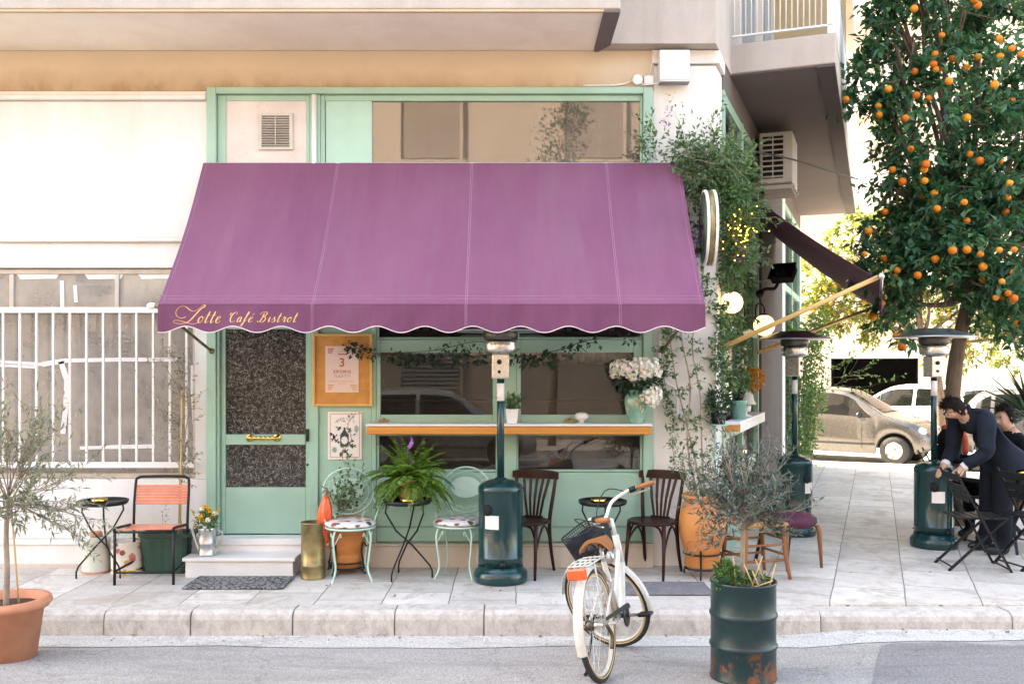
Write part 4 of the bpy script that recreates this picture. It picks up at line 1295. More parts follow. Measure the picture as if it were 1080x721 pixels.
# 9 mint wrought iron chairs
def mint_chair(label, loc, rz):
    t = thing('garden_chair', label, 'chair', loc, rz, 'mint wrought iron chairs')
    def ring(r, zz, rr, n=32, g=None): g.tube([(r * math.cos(2 * PI * i / n), r * math.sin(2 * PI * i / n), zz) for i in range(n)], rr, 6, True)
    for k in range(4):
        a = PI / 4 + k * PI / 2; c, s = math.cos(a), math.sin(a)
        g = MB()
        g.tube(spline([(c * .185, s * .185, .425), (c * .215, s * .215, .36), (c * .20, s * .20, .22), (c * .185, s * .185, .10), (c * .225, s * .225, .01), (c * .235, s * .235, .0)], 5), .0085, 7)
        for q in (-1, 1):
            b = a + q * .16
            g.tube(spline([(c * .205, s * .205, .30), (math.cos(b) * .195, math.sin(b) * .195, .36), (math.cos(a + q * .26) * .19, math.sin(a + q * .26) * .19, .40), (math.cos(a + q * .30) * .19, math.sin(a + q * .30) * .19, .375), (math.cos(a + q * .24) * .19, math.sin(a + q * .24) * .19, .37)], 5), .004, 5)
        g.build('leg', M['mint'], t)
    g = MB(); ring(.205, .432, .009, g=g); g.lathe([(0, .426), (.2, .426), (.2, .434), (0, .434)], 30); g.build('seat', M['mint'], t)
    g = MB(); g.lathe([(0, .437), (.175, .437), (.212, .452), (.214, .468), (.18, .486), (.06, .492), (0, .488)], 30, wob=lambda a, z: 1 + .012 * math.sin(a * 7)); g.build('cushion', M['floral_cloth'], t)
    # back: round hoop with an oval plate, leaning back
    T = Matrix.Translation((0, .195, .44)) @ Matrix.Rotation(R(-9), 4, 'X')
    g = MB()
    cz = .26
    hoop = [(.215 * math.cos(2 * PI * i / 40), 0, cz + .195 * math.sin(2 * PI * i / 40)) for i in range(40)]
    g.tube(hoop, .0085, 7, True, M=T)
    inner = [(.175 * math.cos(2 * PI * i / 40), 0, cz + .155 * math.sin(2 * PI * i / 40)) for i in range(40)]
    g.tube(inner, .004, 5, True, M=T)
    for s in (-1, 1):
        g.tube(spline([(s * .15, -.02, -.01), (s * .115, -.005, .04), (s * .135, 0, .085)], 5), .0085, 6, M=T)
        g.tube(spline([(s * .205, 0, .22), (s * .235, -.05, .12), (s * .24, -.12, .10), (s * .215, -.17, .04), (s * .2, -.18, 0)], 5), .006, 6, M=T)
        for z0 in (.10, .17, .33, .41):
            g.tube(spline([(s * (.20 if .15 < z0 < .4 else .13), 0, z0), (s * .15, 0, z0 + .02), (s * .13, 0, z0 - .015), (s * .16, 0, z0 - .02), (s * .165, 0, z0)], 4), .0035, 5, M=T)
        for k in range(3):
            g.tube(spline([(s * (.02 + .05 * k), 0, .105 - .012 * (2 - k)), (s * (.04 + .05 * k), 0, .13), (s * (.055 + .045 * k), 0, .115), (s * (.04 + .045 * k), 0, .105)], 4), .0035, 5, M=T)
    g.build('hoop', M['mint'], t)
    g = MB(); n = 32
    vs = [V((.135 * math.cos(2 * PI * i / n), y, cz + .02 + .092 * math.sin(2 * PI * i / n))) for y in (-.004, .004) for i in range(n)]
    g.add(vs, [tuple(range(n)), tuple(range(2 * n - 1, n - 1, -1))] + [(i, n + i, n + (i + 1) % n, (i + 1) % n) for i in range(n)], False, T)
    g.build('backrest', M['mint'], t)
    return t


ch = mint_chair('mint wrought iron chair with round back in front of the potted terracotta plant', (-1.345, 7.90, 0), R(14))
dup(ch, 'mint wrought iron chair between the fern table and the tall patio heater', (-.45, 8.0, 0), R(-12))

# 10 fern
random.seed(12)
t = thing('potted_fern', 'big bushy fern in a woven pot on the round black table', 'fern', (-.86, 8.02, .637))
MB().lathe([(0, 0), (.09, 0), (.115, .08), (.12, .17), (.125, .18), (.11, .18), (.1, .14), (0, .14)], 24, wob=lambda a, z: 1 + .02 * math.sin(a * 24) * math.sin(z * 120)).build('pot', M['cane'], t)
lf, wd = MB(), MB()
for k in range(120):
    a = rnd(0, 2 * PI); el = rnd(.15, 1.35); L = rnd(.28, .46)
    d = V((math.cos(a) * math.cos(el), math.sin(a) * math.cos(el) * .8, math.sin(el)))
    p = V((rnd(-.05, .05), rnd(-.05, .05), .15)); pts = [p]; dd = d.copy()
    for i in range(12):
        dd = (dd + V((0, 0, -.16 * (1.2 - el * .4))) + rdir() * .03).normalized(); pts.append(pts[-1] + dd * L / 12)
        if pts[-1].z < .0 and math.hypot(pts[-1].x, pts[-1].y) < .22: break
        if pts[-1].y > .28: break
    wd.tube(pts, .0022, 4)
    for i in range(1, len(pts)):
        ax = (pts[i] - pts[i - 1]).normalized(); sd = ax.cross(V((0, 0, 1)))
        if sd.length < .1: sd = ax.orthogonal()
        sd.normalize(); wl = .068 * math.sin(PI * min(1, (i + 1.2) / 13)) + .014
        for s in (-1, 1):
            for h_ in (0, .5):
                q = pts[i - 1].lerp(pts[i], h_)
                lf.leaf(q, sd * s + ax * .45 + V((0, 0, -.15)), wl * rnd(.8, 1.1), .017, None, .1, .15)
lf.build('fronds', M['fern'], t); wd.build('stalks', M['leaf_herb'], t)
g = MB(); pts = [V((-.86 + .02 * math.sin(i * .9), 7.98 + .012 * math.cos(i * .9), 1.18 - i * .025)) for i in range(14)]
for i in range(13): g.bar(pts[i], pts[i + 1], .028 + .01 * math.sin(i), .003, (math.cos(i * .5), math.sin(i * .5), 0))
tag(g.build('ribbon', M['mauve_petal']), 'twisted purple ribbon hanging from the wooden counter above the fern', 'ribbon')


# 12 patio heaters
def heater(label, loc, rz):
    t = thing('patio_heater', label, 'patio heater', loc, rz, 'tall teal gas patio heaters')
    MB().lathe([(0, 0), (.215, 0), (.222, .02), (.222, .075), (.205, .10), (.19, .108), (.186, .135), (0, .135)], 44).build('base', M['heater'], t)
    MB().lathe([(.183, .136), (.183, .20), (.1855, .203), (.1855, .21), (.183, .213), (.183, .73), (.187, .735), (.187, .765), (.176, .79), (.14, .815), (.08, .835), (.045, .842), (.045, .85), (0, .85)], 44).build('tank_housing', M['heater'], t)
    g = MB(); g.lathe([(0, 0), (.045, 0), (.045, .006), (0, .006)], 24, (0, 0, 0), Matrix.Translation((-.105, -.150, .60)) @ Matrix.Rotation(R(-35), 4, 'Z') @ Matrix.Rotation(R(90), 4, 'X')); g.build('opening', M['black_in'], t)
    n = 8; vs = []
    for zz in (.47, .60 - .02):
        for i in range(n + 1):
            a = R(-132 + 38 * i / n); vs.append((.1845 * math.cos(a), .1845 * math.sin(a), zz - .02))
    MB().add(vs, [(i, i + 1, n + 2 + i, n + 1 + i) for i in range(n)]).build('label', M['paper'], t)
    g = MB(); g.lathe([(0, 0), (.022, 0), (.022, .012), (0, .012)], 14, (0, 0, 0), Matrix.Translation((.02, -.183, .165)) @ Matrix.Rotation(R(90), 4, 'X')); g.build('knob', M['black_metal'], t)
    MB().lathe([(.03, .85), (.03, 1.66), (0, 1.66)], 18).build('pole', M['heater'], t)
    MB().lathe([(.0308, 1.48), (.0308, 1.625)], 18).build('pole_sticker', M['paper'], t)
    g = MB(); g.box((0, 0, 1.765), (.145, .14, .205)); g.build('control_box', M['steel'], t, bevel=.012, seg=2)
    for zz, rr in ((1.80, .020), (1.72, .013)):
        g = MB(); g.lathe([(0, 0), (rr, 0), (rr, .012), (0, .012)], 14, (0, 0, 0), Matrix.Translation((-.01, -.070, zz)) @ Matrix.Rotation(R(90), 4, 'X'))
        g.build('control_knob', M['black_metal'], t)
    MB().lathe([(.05, 1.868), (.10, 1.872), (.13, 1.885), (.135, 1.90), (.137, 1.955), (.130, 1.968), (.11, 1.975), (0, 1.975)], 36).build('burner', M['steel'], t)
    MB().lathe([(.112, 1.976), (.138, 1.985), (.145, 2.02), (.14, 2.06), (.11, 2.065), (0, 2.065)], 36).build('emitter', M['darksteel'], t)
    g = MB()
    for k in range(3):
        a = k * 2 * PI / 3 + .5; g.tube([(.1 * math.cos(a), .1 * math.sin(a), 2.05), (.1 * math.cos(a), .1 * math.sin(a), 2.12)], .006, 6)
    g.build('strut', M['steel'], t)
    MB().lathe([(.40, 2.05), (.402, 2.054), (.37, 2.062), (.17, 2.128), (.16, 2.136), (0, 2.14), (0, 2.134), (.155, 2.128), (.36, 2.056)], 48).build('reflector', M['alu'], t)
    return t


hp = gr(528, 612)
h1 = heater('tall teal patio heater under the purple awning between the mint chair and a brown chair', hp, R(0))
p = gr(985, 576); dup(h1, 'tall teal patio heater on the open pavement beside the man in the suit', p, R(12))
p = gr(838, 563); dup(h1, 'tall teal patio heater by the side wall with the red velvet chair before it', p, R(60))


# 13 bistro chairs
def bistro(label, loc, rz):
    t = thing('bistro_chair', label, 'chair', loc, rz, 'dark brown bentwood chairs')
    B = M['bistro']
    g = MB(); prof = [(0, .437), (.185, .437), (.205, .442), (.208, .455), (.2, .466), (.17, .462), (0, .458)]
    g.lathe(prof, 32, sx=1.0, sy=.98, wob=lambda a, z: 1 + .05 * abs(math.cos(a)) - .02); g.build('seat', B, t)
    for s in (-1, 1):
        g = MB(); g.tube([(s * .155, -.135, .45), (s * .165, -.165, .2), (s * .17, -.19, 0)], [.019, .016, .012], 8); g.build('leg', B, t)
        g = MB(); g.tube(spline([(s * .165, .255, 0), (s * .155, .20, .22), (s * .155, .175, .44), (s * .175, .21, .66), (s * .185, .255, .84)], 5), [.013 + .005 * math.sin(PI * i / 20) for i in range(21)], 8); g.build('leg', B, t)
    g = MB()
    for s in (-1, 1):
        g.tube(spline([(s * .166, -.165, .20), (s * .15, -.14, .32), (s * .10, -.10, .41), (s * .03, -.09, .435)], 5), .010, 6)
        g.tube(spline([(s * .166, -.16, .22), (s * .17, -.08, .36), (s * .168, .02, .42), (s * .16, .13, .34), (s * .157, .19, .22)], 5), .009, 6)
    g.build('brace', B, t)
    # curved top rail
    g = MB(); n = 14; vs = []
    for i in range(n + 1):
        u = -1 + 2 * i / n; x = u * .215; y = .285 - .055 * u * u * 1.0 - .0
        h0, h1 = .785 + .006 * u * u, .862 - .012 * u ** 4
        for yy, zz in ((y - .012, h0), (y + .012, h0), (y + .016, h1), (y - .008, h1)): vs.append((x, yy, zz))
    fs = [(3, 2, 1, 0), (4 * n, 4 * n + 1, 4 * n + 2, 4 * n + 3)]
    for i in range(n):
        for j in range(4): fs.append((4 * i + j, 4 * i + (j + 1) % 4, 4 * i + 4 + (j + 1) % 4, 4 * i + 4 + j))
    g.add(vs, fs); g.build('top_rail', B, t, bevel=.006, seg=2)
    g = MB()
    for k in range(5):
        u = (k - 2) / 2.0
        a, b = V((u * .055, .188, .452)), V((u * .118, .278 - .02 * u * u, .795)); m_ = a.lerp(b, .5) + V((0, -.018, 0))
        for p, q, w0 in ((a, m_, .022), (m_, b, .026)): g.bar(p, q, w0, .009, (0, 1, 0))
    g.box((0, .183, .463), (.17, .03, .024)); g.build('splats', B, t, bevel=.003)
    return t


c1 = bistro('dark brown bentwood chair between the patio heater and the bicycle', (.11, 8.05, 0), R(-24))
dup(c1, 'dark brown bentwood chair next to the big orange jar', (1.19, 8.04, 0), R(-30))

# 18 big jar with the climber that covers the pillar
random.seed(17)
jp = V((1.60, 7.98, 0))
t = thing('terracotta_jar', 'big orange terracotta jar on a low iron stand at the pillar foot', 'jar', jp, R(10))
MB().lathe([(0, .085), (.135, .085), (.15, .10), (.142, .20), (.15, .215), (.152, .225), (.185, .32), (.198, .42), (.19, .51), (.165, .60), (.15, .635), (.152, .65), (.168, .662), (.17, .685), (.16, .692), (.14, .68), (.135, .62), (0, .60)], 44).build('body', M['terra_dark'], t)
MB().lathe([(0, .63), (.137, .63)], 20).build('soil', M['soil'], t)
g = MB(); rr = .158
g.tube([(rr * math.cos(2 * PI * i / 24), rr * math.sin(2 * PI * i / 24), .20) for i in range(24)], .007, 6, True); g.tube([(rr * .9 * math.cos(2 * PI * i / 24), rr * .9 * math.sin(2 * PI * i / 24), .075) for i in range(24)], .008, 6, True)
for k in range(3):
    a = R(-115) + k * 2 * PI / 3; c, s = math.cos(a), math.sin(a)
    g.tube(spline([(c * (rr + .02), s * (rr + .02), .24), (c * (rr - .002), s * (rr - .002), .20), (c * .15, s * .15, .075), (c * .18, s * .18, .03), (c * .175, s * .175, .0)], 5), .009, 6)
g.build('stand', M['black_metal'], t)

cl = thing('climbing_vine', 'leafy climber winding up the white pillar from the orange jar past the awning corner', 'climber', jp + V((0, 0, .6)))
wd, lf, fl = MB(), MB(), MB()


def vine(pts, r, dens, rad, L, W, k=6, hang=0.0):
    P = spline(pts, k); wd.tube(P, [r * (1 - .5 * i / len(P)) for i in range(len(P))], 5)
    for i, q in enumerate(P):
        for j in range(int(dens) + (random.random() < dens % 1)):
            d = rdir(.1 - hang); off = V((d.x, -abs(d.y) * .8, d.z)) * rad * rnd(.2, 1)
            wd.tube([q, q + off * .6, q + off], .0013, 3, cap=False)
            for m_ in range(8): lf.leaf(q + off * rnd(.4, 1.1) + rdir() * .018, rdir() + off * 2 + V((0, -.4, -.1)), L * rnd(.6, 1.3), W * rnd(.7, 1.3), None, .2, .15)


yp = YF - .06
stems = [
    [(1.60, 7.98, .62), (1.56, 8.05, .95), (1.50, 8.2, 1.3), (1.42, 8.27, 1.7), (1.36, yp, 2.2), (1.42, yp, 2.7), (1.53, yp - .05, 3.1), (1.58, yp - .1, 3.5), (1.50, yp - .1, 3.75)],
    [(1.63, 7.98, .62), (1.62, 8.08, 1.0), (1.64, 8.25, 1.5), (1.58, yp, 1.95), (1.66, yp, 2.4), (1.70, yp, 2.9), (1.74, yp - .05, 3.3), (1.78, yp - .05, 3.65)],
    [(1.58, 7.99, .62), (1.50, 8.1, 1.1), (1.55, 8.25, 1.6), (1.48, yp, 2.1), (1.57, yp, 2.6), (1.66, yp, 3.0), (1.72, yp - .1, 3.3)],
]
for s in stems:
    vine(s[:5], .010, .9, .13, .046, .023); vine(s[4:], .006, 2.4, .15, .046, .023)
vine([(1.45, yp, 1.25), (1.36, yp, 1.5), (1.33, yp, 1.8), (1.38, yp, 2.1), (1.45, yp, 2.3)], .004, 2.2, .13, .045, .024)
for s in ([(1.60, 7.98, .6), (1.48, 7.95, .8), (1.42, 7.95, 1.02)], [(1.62, 7.97, .6), (1.66, 7.9, .85), (1.62, 7.9, 1.1)], [(1.55, 7.98, .62), (1.38, 8.0, .95), (1.36, 8.05, 1.18)]): vine(s, .005, 2.0, .09, .035, .012)
# thick mass over the corner, above and beside the awning end
for c, r_, n_ in (((1.62, 8.25, 3.45), .20, 150), ((1.80, 8.25, 3.50), .22, 190), ((1.97, 8.45, 3.42), .24, 220), ((1.86, 8.30, 3.22), .22, 190), ((2.05, 8.5, 3.2), .22, 190), ((2.0, 8.45, 2.98), .20, 160), ((2.07, 8.55, 2.80), .16, 110), ((1.95, 8.4, 2.72), .14, 80), ((1.50, 8.22, 3.62), .14, 70), ((1.95, 8.4, 3.66), .16, 90)):
    clump(lf, c, r_ * 1.12, int(n_ * 2.6), .058, .026, (1, .8, 1), -.1, .2)
for k in range(16):
    q = V((rnd(1.45, 2.05), rnd(8.15, 8.3), rnd(3.3, 3.65))); grow(wd, lf, q, V((rnd(-.7, .7), -.3, rnd(-.2, 1))), rnd(.2, .42), .003, 1, 3, .6, .1, .05, .022, 7)
for k in range(8):
    q = V((rnd(1.85, 2.1), rnd(8.3, 8.5), rnd(2.7, 3.3))); grow(wd, lf, q, V((rnd(.1, .9), -.3, rnd(-.5, .3))), rnd(.2, .36), .003, 1, 3, .6, -.1, .05, .022, 7)
# down the side window
for s in ([(2.0, 8.5, 2.8), (1.98, 8.6, 2.3), (1.92, 8.62, 1.9), (1.98, 8.66, 1.6)], [(2.1, 8.7, 2.9), (2.12, 8.8, 2.4), (2.16, 8.9, 1.9), (2.12, 8.8, 1.6)], [(2.2, 8.85, 3.0), (2.2, 8.95, 2.5), (2.1, 8.8, 2.0)], [(1.86, 8.4, 2.6), (1.84, 8.38, 2.2), (1.80, 8.34, 1.8), (1.76, 8.32, 1.3)]): vine(s, .005, 4.5, .15, .055, .025)
# sprigs over the awning top
for k in range(7): grow(wd, lf, V((1.30 + rnd(-.1, .1), 8.27, 3.56)), V((rnd(-1, .2), -.5, rnd(.1, .6))), rnd(.18, .34), .003, 1, 4, .6, .1, .048, .022, 7)
for c in ((1.36, 8.22, 3.98), (1.62, 8.2, 2.95), (1.60, 8.2, 2.85), (1.98, 8.35, 2.72), (2.05, 8.38, 2.74), (1.56, 8.2, 2.72), (1.33, 8.24, 3.85)):
    for j in range(16): fl.leaf(V(c) + rdir() * .045, rdir(), .03, .018)
grow(wd, lf, V((1.5, 8.25, 3.7)), V((-.35, -.1, 1)), .34, .0025, 1, 3, .4, .2, .035, .014, 5)


def build_w(mb, name, m, p): return mb.build(name, m, p, True)


build_w(wd, 'stem', M['olive_bark'], cl); build_w(lf, 'foliage', M['leaf_vine'], cl); kind(build_w(fl, 'purple_flowers', M['mauve_petal'], cl), 'stuff')
g = MB(); random.seed(9)
for k in range(50):
    q = V((2.03, 8.36, 2.96)) + V((random.gauss(0, .075), random.gauss(0, .03), random.gauss(0, .11))); g.ball(q, .0055, 6, 4)
o = g.build('fairy_lights', M['fairy']); kind(tag(o, 'tangle of lit warm fairy lights in the climber', 'fairy lights'), 'stuff')

# garland along the top of the windows
random.seed(14)
ga = thing('ivy_garland', 'thin ivy garland strung along the tops of the shop windows', 'garland', (-.2, YF - .08, 1.9))
wd, lf = MB(), MB()
for pts in ([(-1.42, 8.28, 1.97), (-1.30, 8.26, 1.90), (-1.1, 8.25, 1.86), (-.8, 8.25, 1.84), (-.5, 8.25, 1.83), (-.2, 8.25, 1.87), (.0, 8.25, 1.86), (.2, 8.25, 1.86), (.45, 8.25, 1.92), (.7, 8.25, 2.0), (1.1, 8.25, 2.02)],
            [(-1.2, 8.26, 1.88), (-.7, 8.25, 1.90), (-.3, 8.25, 1.98), (.05, 8.25, 1.92)]):
    P = spline(pts, 8); wd.tube(P, .004, 5)
    for i, q in enumerate(P):
        if random.random() < .72: clump(lf, q + V((0, -.01, -.02)), rnd(.03, .055), random.randint(3, 7), .045, .03, (1, .6, 1), -.4, .1)
for c in ((.15, 8.25, 1.80), (.32, 8.25, 1.82), (.55, 8.25, 1.93), (-1.35, 8.27, 1.92)): clump(lf, c, .07, 22, .05, .032, (1.4, .6, 1), -.4, .1)
build_w(wd, 'stem', M['bark'], ga); build_w(lf, 'foliage', M['leaf_dark'], ga)

# things on the counter
random.seed(19)
t = thing('potted_herb', 'small bushy green plant in a square white pot on the wooden counter', 'potted plant', (.0, 8.22, 1.272))
g = MB(); a, b, h = .042, .056, .125
g.add([(-a, -a, 0), (a, -a, 0), (a, a, 0), (-a, a, 0), (-b, -b, h), (b, -b, h), (b, b, h), (-b, b, h), (-b * .85, -b * .85, h), (b * .85, -b * .85, h), (b * .85, b * .85, h), (-b * .85, b * .85, h), (-b * .8, -b * .8, h * .8), (b * .8, -b * .8, h * .8), (b * .8, b * .8, h * .8), (-b * .8, b * .8, h * .8)],
      [(3, 2, 1, 0)] + [(i + k, (i + 1) % 4 + k, (i + 1) % 4 + k + 4, i + k + 4) for k in (0, 4, 8) for i in range(4)] + [(12, 13, 14, 15)])
g.build('pot', M['white_plastic'], t)
wd, lf = MB(), MB()
for k in range(16): grow(wd, lf, V((rnd(-.03, .03), rnd(-.03, .03), .10)), V((rnd(-.8, .8), rnd(-.6, .4), 1)), rnd(.10, .2), .002, 0, 0, 0, .1, .04, .017, 11)
clump(lf, (0, 0, .17), .085, 110, .035, .017)
wd.build('stem', M['leaf_herb'], t); lf.build('foliage', M['leaf_vine'], t)
t = thing('flower_vase', 'glazed green vase of big white blossoms on the end of the counter', 'vase', (1.07, 8.20, 1.272))
MB().lathe([(0, 0), (.058, 0), (.062, .01), (.085, .10), (.098, .18), (.094, .225), (.07, .262), (.058, .275), (.066, .29), (.06, .29), (.05, .275), (0, .25)], 32).build('body', M['vase'], t)
g = MB(); random.seed(2)
for k in range(9):
    a = R(-100 + rnd(-35, 35)); zz = .09 + k * .013
    rr = .095; p = V((rr * math.cos(a), rr * math.sin(a), zz)); g.leaf(p, V((rnd(-.5, .5), -.1, 1)), .05, .016, V((math.cos(a), math.sin(a), 0)), .05)
g.build('leaf_relief', M['cane'], t)
wd, lf, fw = MB(), MB(), MB()
for c, r_ in (((-.14, -.02, .48), .075), ((-.06, -.03, .47), .07), ((.02, -.02, .50), .075), ((.11, -.01, .50), .08), ((.15, -.03, .45), .06), ((-.02, -.06, .42), .055), ((.08, -.06, .43), .05), ((.09, -.11, .235), .05), ((.15, -.11, .26), .055), ((.13, -.12, .20), .04), ((-.16, 0, .44), .05)):
    wd.tube(spline([(0, 0, .27), (c[0] * .5, c[1] * .5 - .01, .33), c], 4), .003, 5)
    for j in range(95): 
        d = rdir(); fw.leaf(V(c) + V((d.x, d.y, d.z * .8)) * r_ * rnd(.75, 1.12), d.cross(rdir()) + d * .35, .038, .036, d, .1)
clump(lf, (0, 0, .36), .12, 110, .07, .034, (1.3, .7, .8), -.2, .2); clump(lf, (-.1, 0, .40), .08, 40, .07, .034); clump(lf, (.13, -.04, .33), .09, 60, .07, .03)
wd.build('stem', M['leaf_dark'], t); lf.build('leaves', M['leaf_dark'], t); fw.build('blossoms', M['white_petal'], t)
o = MB().lathe([(0, 0), (.025, 0), (.022, .02), (.05, .035), (.062, .055), (.058, .075), (.035, .09), (0, .094)], 24, (.605, 8.26, 1.272), wob=lambda a, z: 1 + .03 * math.sin(a * 9)).build('ornament', M['marble'])
tag(o, 'small white ribbed ornament on the counter before the second window', 'ornament')

# notice board and posters
MXZ = lambda y: Matrix(((1, 0, 0, 0), (0, 0, -1, y), (0, 1, 0, 0), (0, 0, 0, 1)))
nb = thing('notice_board', 'orange cork notice board in a pale pine frame on the green wall', 'notice board', (X(362), YF - .03, Z(428)))
yb_ = YF - .03
g = MB(); g.b2(X(333), X(391), yb_ - .004, yb_ + .03, Z(426), Z(354)); g.build('board', M['cork'], nb, True)
g = MB()
for q in ((330.5, 333.2, 428, 352), (390.8, 393.5, 428, 352)): g.b2(X(q[0]), X(q[1]), yb_ - .018, yb_ + .03, Z(q[2]), Z(q[3]))
for q in ((333.3, 390.7, 428, 425.4), (333.3, 390.7, 354.6, 352)): g.b2(X(q[0]), X(q[1]), yb_ - .016, yb_ + .03, Z(q[2]), Z(q[3]))
g.build('frame', M['pine'], nb, True, bevel=.003)


def text(body, size, x, z, y, m, parent, name='lettering', bold=0.0, space=1.0, rot=0.0):
    cu = bpy.data.curves.new('lettering', 'FONT'); cu.body = body; cu.size = size; cu.align_x = 'CENTER'; cu.align_y = 'CENTER'; cu.space_character = space; cu.offset = bold
    o = bpy.data.objects.new('lettering', cu); COL.objects.link(o)
    dg = bpy.context.evaluated_depsgraph_get(); me = bpy.data.meshes.new_from_object(o.evaluated_get(dg))
    bpy.data.objects.remove(o)
    T = Matrix.Translation((x, y, z)) @ Matrix.Rotation(rot, 4, 'Y') @ Matrix.Rotation(R(90), 4, 'X')
    me.transform(WM[parent.name].inverted() @ T); me.materials.clear(); me.materials.append(m)
    n = bpy.data.objects.new(name, me); COL.objects.link(n); n.parent = parent
    return n


po = thing('poster', 'pink paper poster with red lettering pinned on the cork board', 'poster', (X(362), yb_ - .006, Z(413)))
g = MB(); g.b2(X(344), X(379), yb_ - .0075, yb_ - .0055, Z(413.5), Z(365)); g.build('sheet', mat('pink paper', (.74, .56, .50), .7, var=.03), po, True)
yt = yb_ - .0082
text('3', .105, X(361.5), Z(382.5), yt, M['print_red'], po, bold=.002)
text('ΧΡΟΝΙΑ', .036, X(361.5), Z(392), yt, M['print_red'], po, space=1.25, bold=.0012)
text('ΠΑΡΤΥ', .036, X(361.5), Z(396.8), yt, M['print_grey'], po, space=1.3)
pp = lambda x, z: V((x, yt, z))
g = MB(); script(g, 'Lotte', X(357.5), Z(371.2), .014, .3, .0018, pp); part(g, 'lettering', M['print_red'], po)
g = MB(); g.b2(X(357), X(366), yt - .0005, yt, Z(374), Z(372.8)); part(g, 'rule', M['print_red'], po)
for (sx, sz) in ((-1, 1), (1, 1)):
    g = MB()
    for k in range(3): g.b2(X(361.5 + sx * 15), X(361.5 + sx * (8.5 + k * .8)), yt - .0004, yt, Z(368.3 + k * 2.0), Z(367.2 + k * 2.0))
    part(g, 'ornament', M['print_red'], po)
g = MB()
for sx in (-1, 1):
    for k in range(3): g.b2(X(361.5 + sx * 15), X(361.5 + sx * (8.5 + (2 - k) * 1.2)), yt - .0004, yt, Z(411 - k * 2.2), Z(409.8 - k * 2.2))
g.b2(X(349), X(374), yt - .0003, yt, Z(402.2), Z(401.6)); g.b2(X(357), X(366), yt - .0003, yt, Z(404.5), Z(404))
part(g, 'print', M['print_gold'], po)
po = thing('poster', 'cream poster showing a dark bottle with botanical drawings on the green wall', 'poster', (X(363), YF - .004, Z(484)))
yq = YF - .002
g = MB(); g.b2(X(346), X(381.5), yq - .006, yq + .006, Z(484), Z(434)); g.build('sheet', M['paper'], po, True)
yq -= .0066
bottle = [(359, 471), (368, 471), (368, 458), (366, 455.5), (364.6, 453), (364.6, 450.5), (362.4, 450.5), (362.4, 453), (361, 455.5), (359, 458)]
g = MB(); g.prism([(X(a), Z(b)) for a, b in bottle], 0, .0006, MXZ(yq)); part(g, 'bottle_print', M['print_dark'], po)
g = MB(); g.prism([(X(363.5 + 3.6 * math.cos(a)), Z(464 + 4.3 * math.sin(a))) for a in [2 * PI * i / 8 for i in range(8)]], 0, .0006, MXZ(yq - .0007)); part(g, 'bottle_label', M['paper'], po)
g = MB()
for a, b in ((348.2, 379.2),):
    for q in ((348.2, 348.7, 482, 436), (379, 379.5, 482, 436), (348.8, 378.9, 482, 481.5), (348.8, 378.9, 436.5, 436)): g.b2(X(q[0]), X(q[1]), yq - .0003, yq, Z(q[2]), Z(q[3]))
part(g, 'border', M['print_red'], po)
word = "HENDRICK'S"
for i, chx in enumerate(word):
    a = R(-52 + 104 * i / (len(word) - 1))
    text(chx, .034, X(364) + math.sin(a) * .098, Z(450) + math.cos(a) * .072, yq - .0004, M['print_grey'], po, rot=a * .75)
random.seed(5)
g = MB()
for c in ((354, 460), (352, 463), (356, 465), (371, 466), (370, 469), (373, 470), (357, 451), (368, 453), (351, 457), (366, 476), (362, 477)):
    for j in range(6):
        d = rdir(); d.y = 0; p = V((X(c[0]), yq - .0006, Z(c[1]))); g.leaf(p, d, .03, .012, V((0, -1, 0)), 0)
part(g, 'botanical_print', M['print_dark'], po)
g = MB()
for c in ((376, 452, 2.3, 4), (353, 474, 2.5, 3)): g.prism([(X(c[0] + c[2] * math.cos(a)), Z(c[1] + c[3] * math.sin(a))) for a in [2 * PI * i / 10 for i in range(10)]], 0, .0005, MXZ(yq - .0002))
part(g, 'print', M['print_green'], po)
# ------------------------------------------------------------------ fixtures on the building
o = MB(); o.b2(X(693.5), X(724.5), YF - .135, YF - .027, Z(89), Z(58)); o.b2(X(694), X(724), YF - .13, YF - .027, Z(90.5), Z(89.2))
mb_ = thing('meter_box', 'white plastic meter box high on the corner pillar', 'meter box', (X(709), YF, Z(90)))
part(o, 'case', M['white_plastic'], mb_, .012, 2)
o = MB(); o.b2(X(694), X(724.5), YF - .128, YF - .03, Z(91.2), Z(90.6)); part(o, 'rim', M['shutter'], mb_)
o = MB(); o.lathe([(0, 0), (.046, 0), (.046, .03), (.038, .036), (0, .036)], 20, (0, 0, 0), Matrix.Translation((X(672), YF - .001, Z(85))) @ Matrix.Rotation(R(90), 4, 'X'))
tag(o.build('junction_box', M['white_plastic']), 'small round white junction box on the beam above the green frame', 'junction box')
o = MB(); o.b2(X(679), X(689), YF - .04, YF - .001, Z(90), Z(81)); tag(o.build('junction_box', M['white_plastic'], None, bevel=.005), 'small square white junction box beside the round one on the beam', 'junction box')
o = MB(); o.tube(spline([(X(615), YF - .05, Z(92)), (X(645), YF - .03, Z(91)), (X(660), YF - .012, Z(88.5)), (X(668), YF - .012, Z(85))], 5), .006, 6); o.tube([(X(684), YF - .01, Z(81)), (X(688), YF - .012, Z(66)), (X(688), YF - .01, Z(53))], .006, 6); o.tube(spline([(X(676), YF - .012, Z(86)), (X(678), YF - .045, Z(91)), (X(690), YF - .045, Z(90)), (X(694), YF - .06, Z(89))], 5), .006, 6)
tag(o.build('cable', M['white_plastic']), 'thin white cable looping between the junction boxes and the meter box', 'cable')
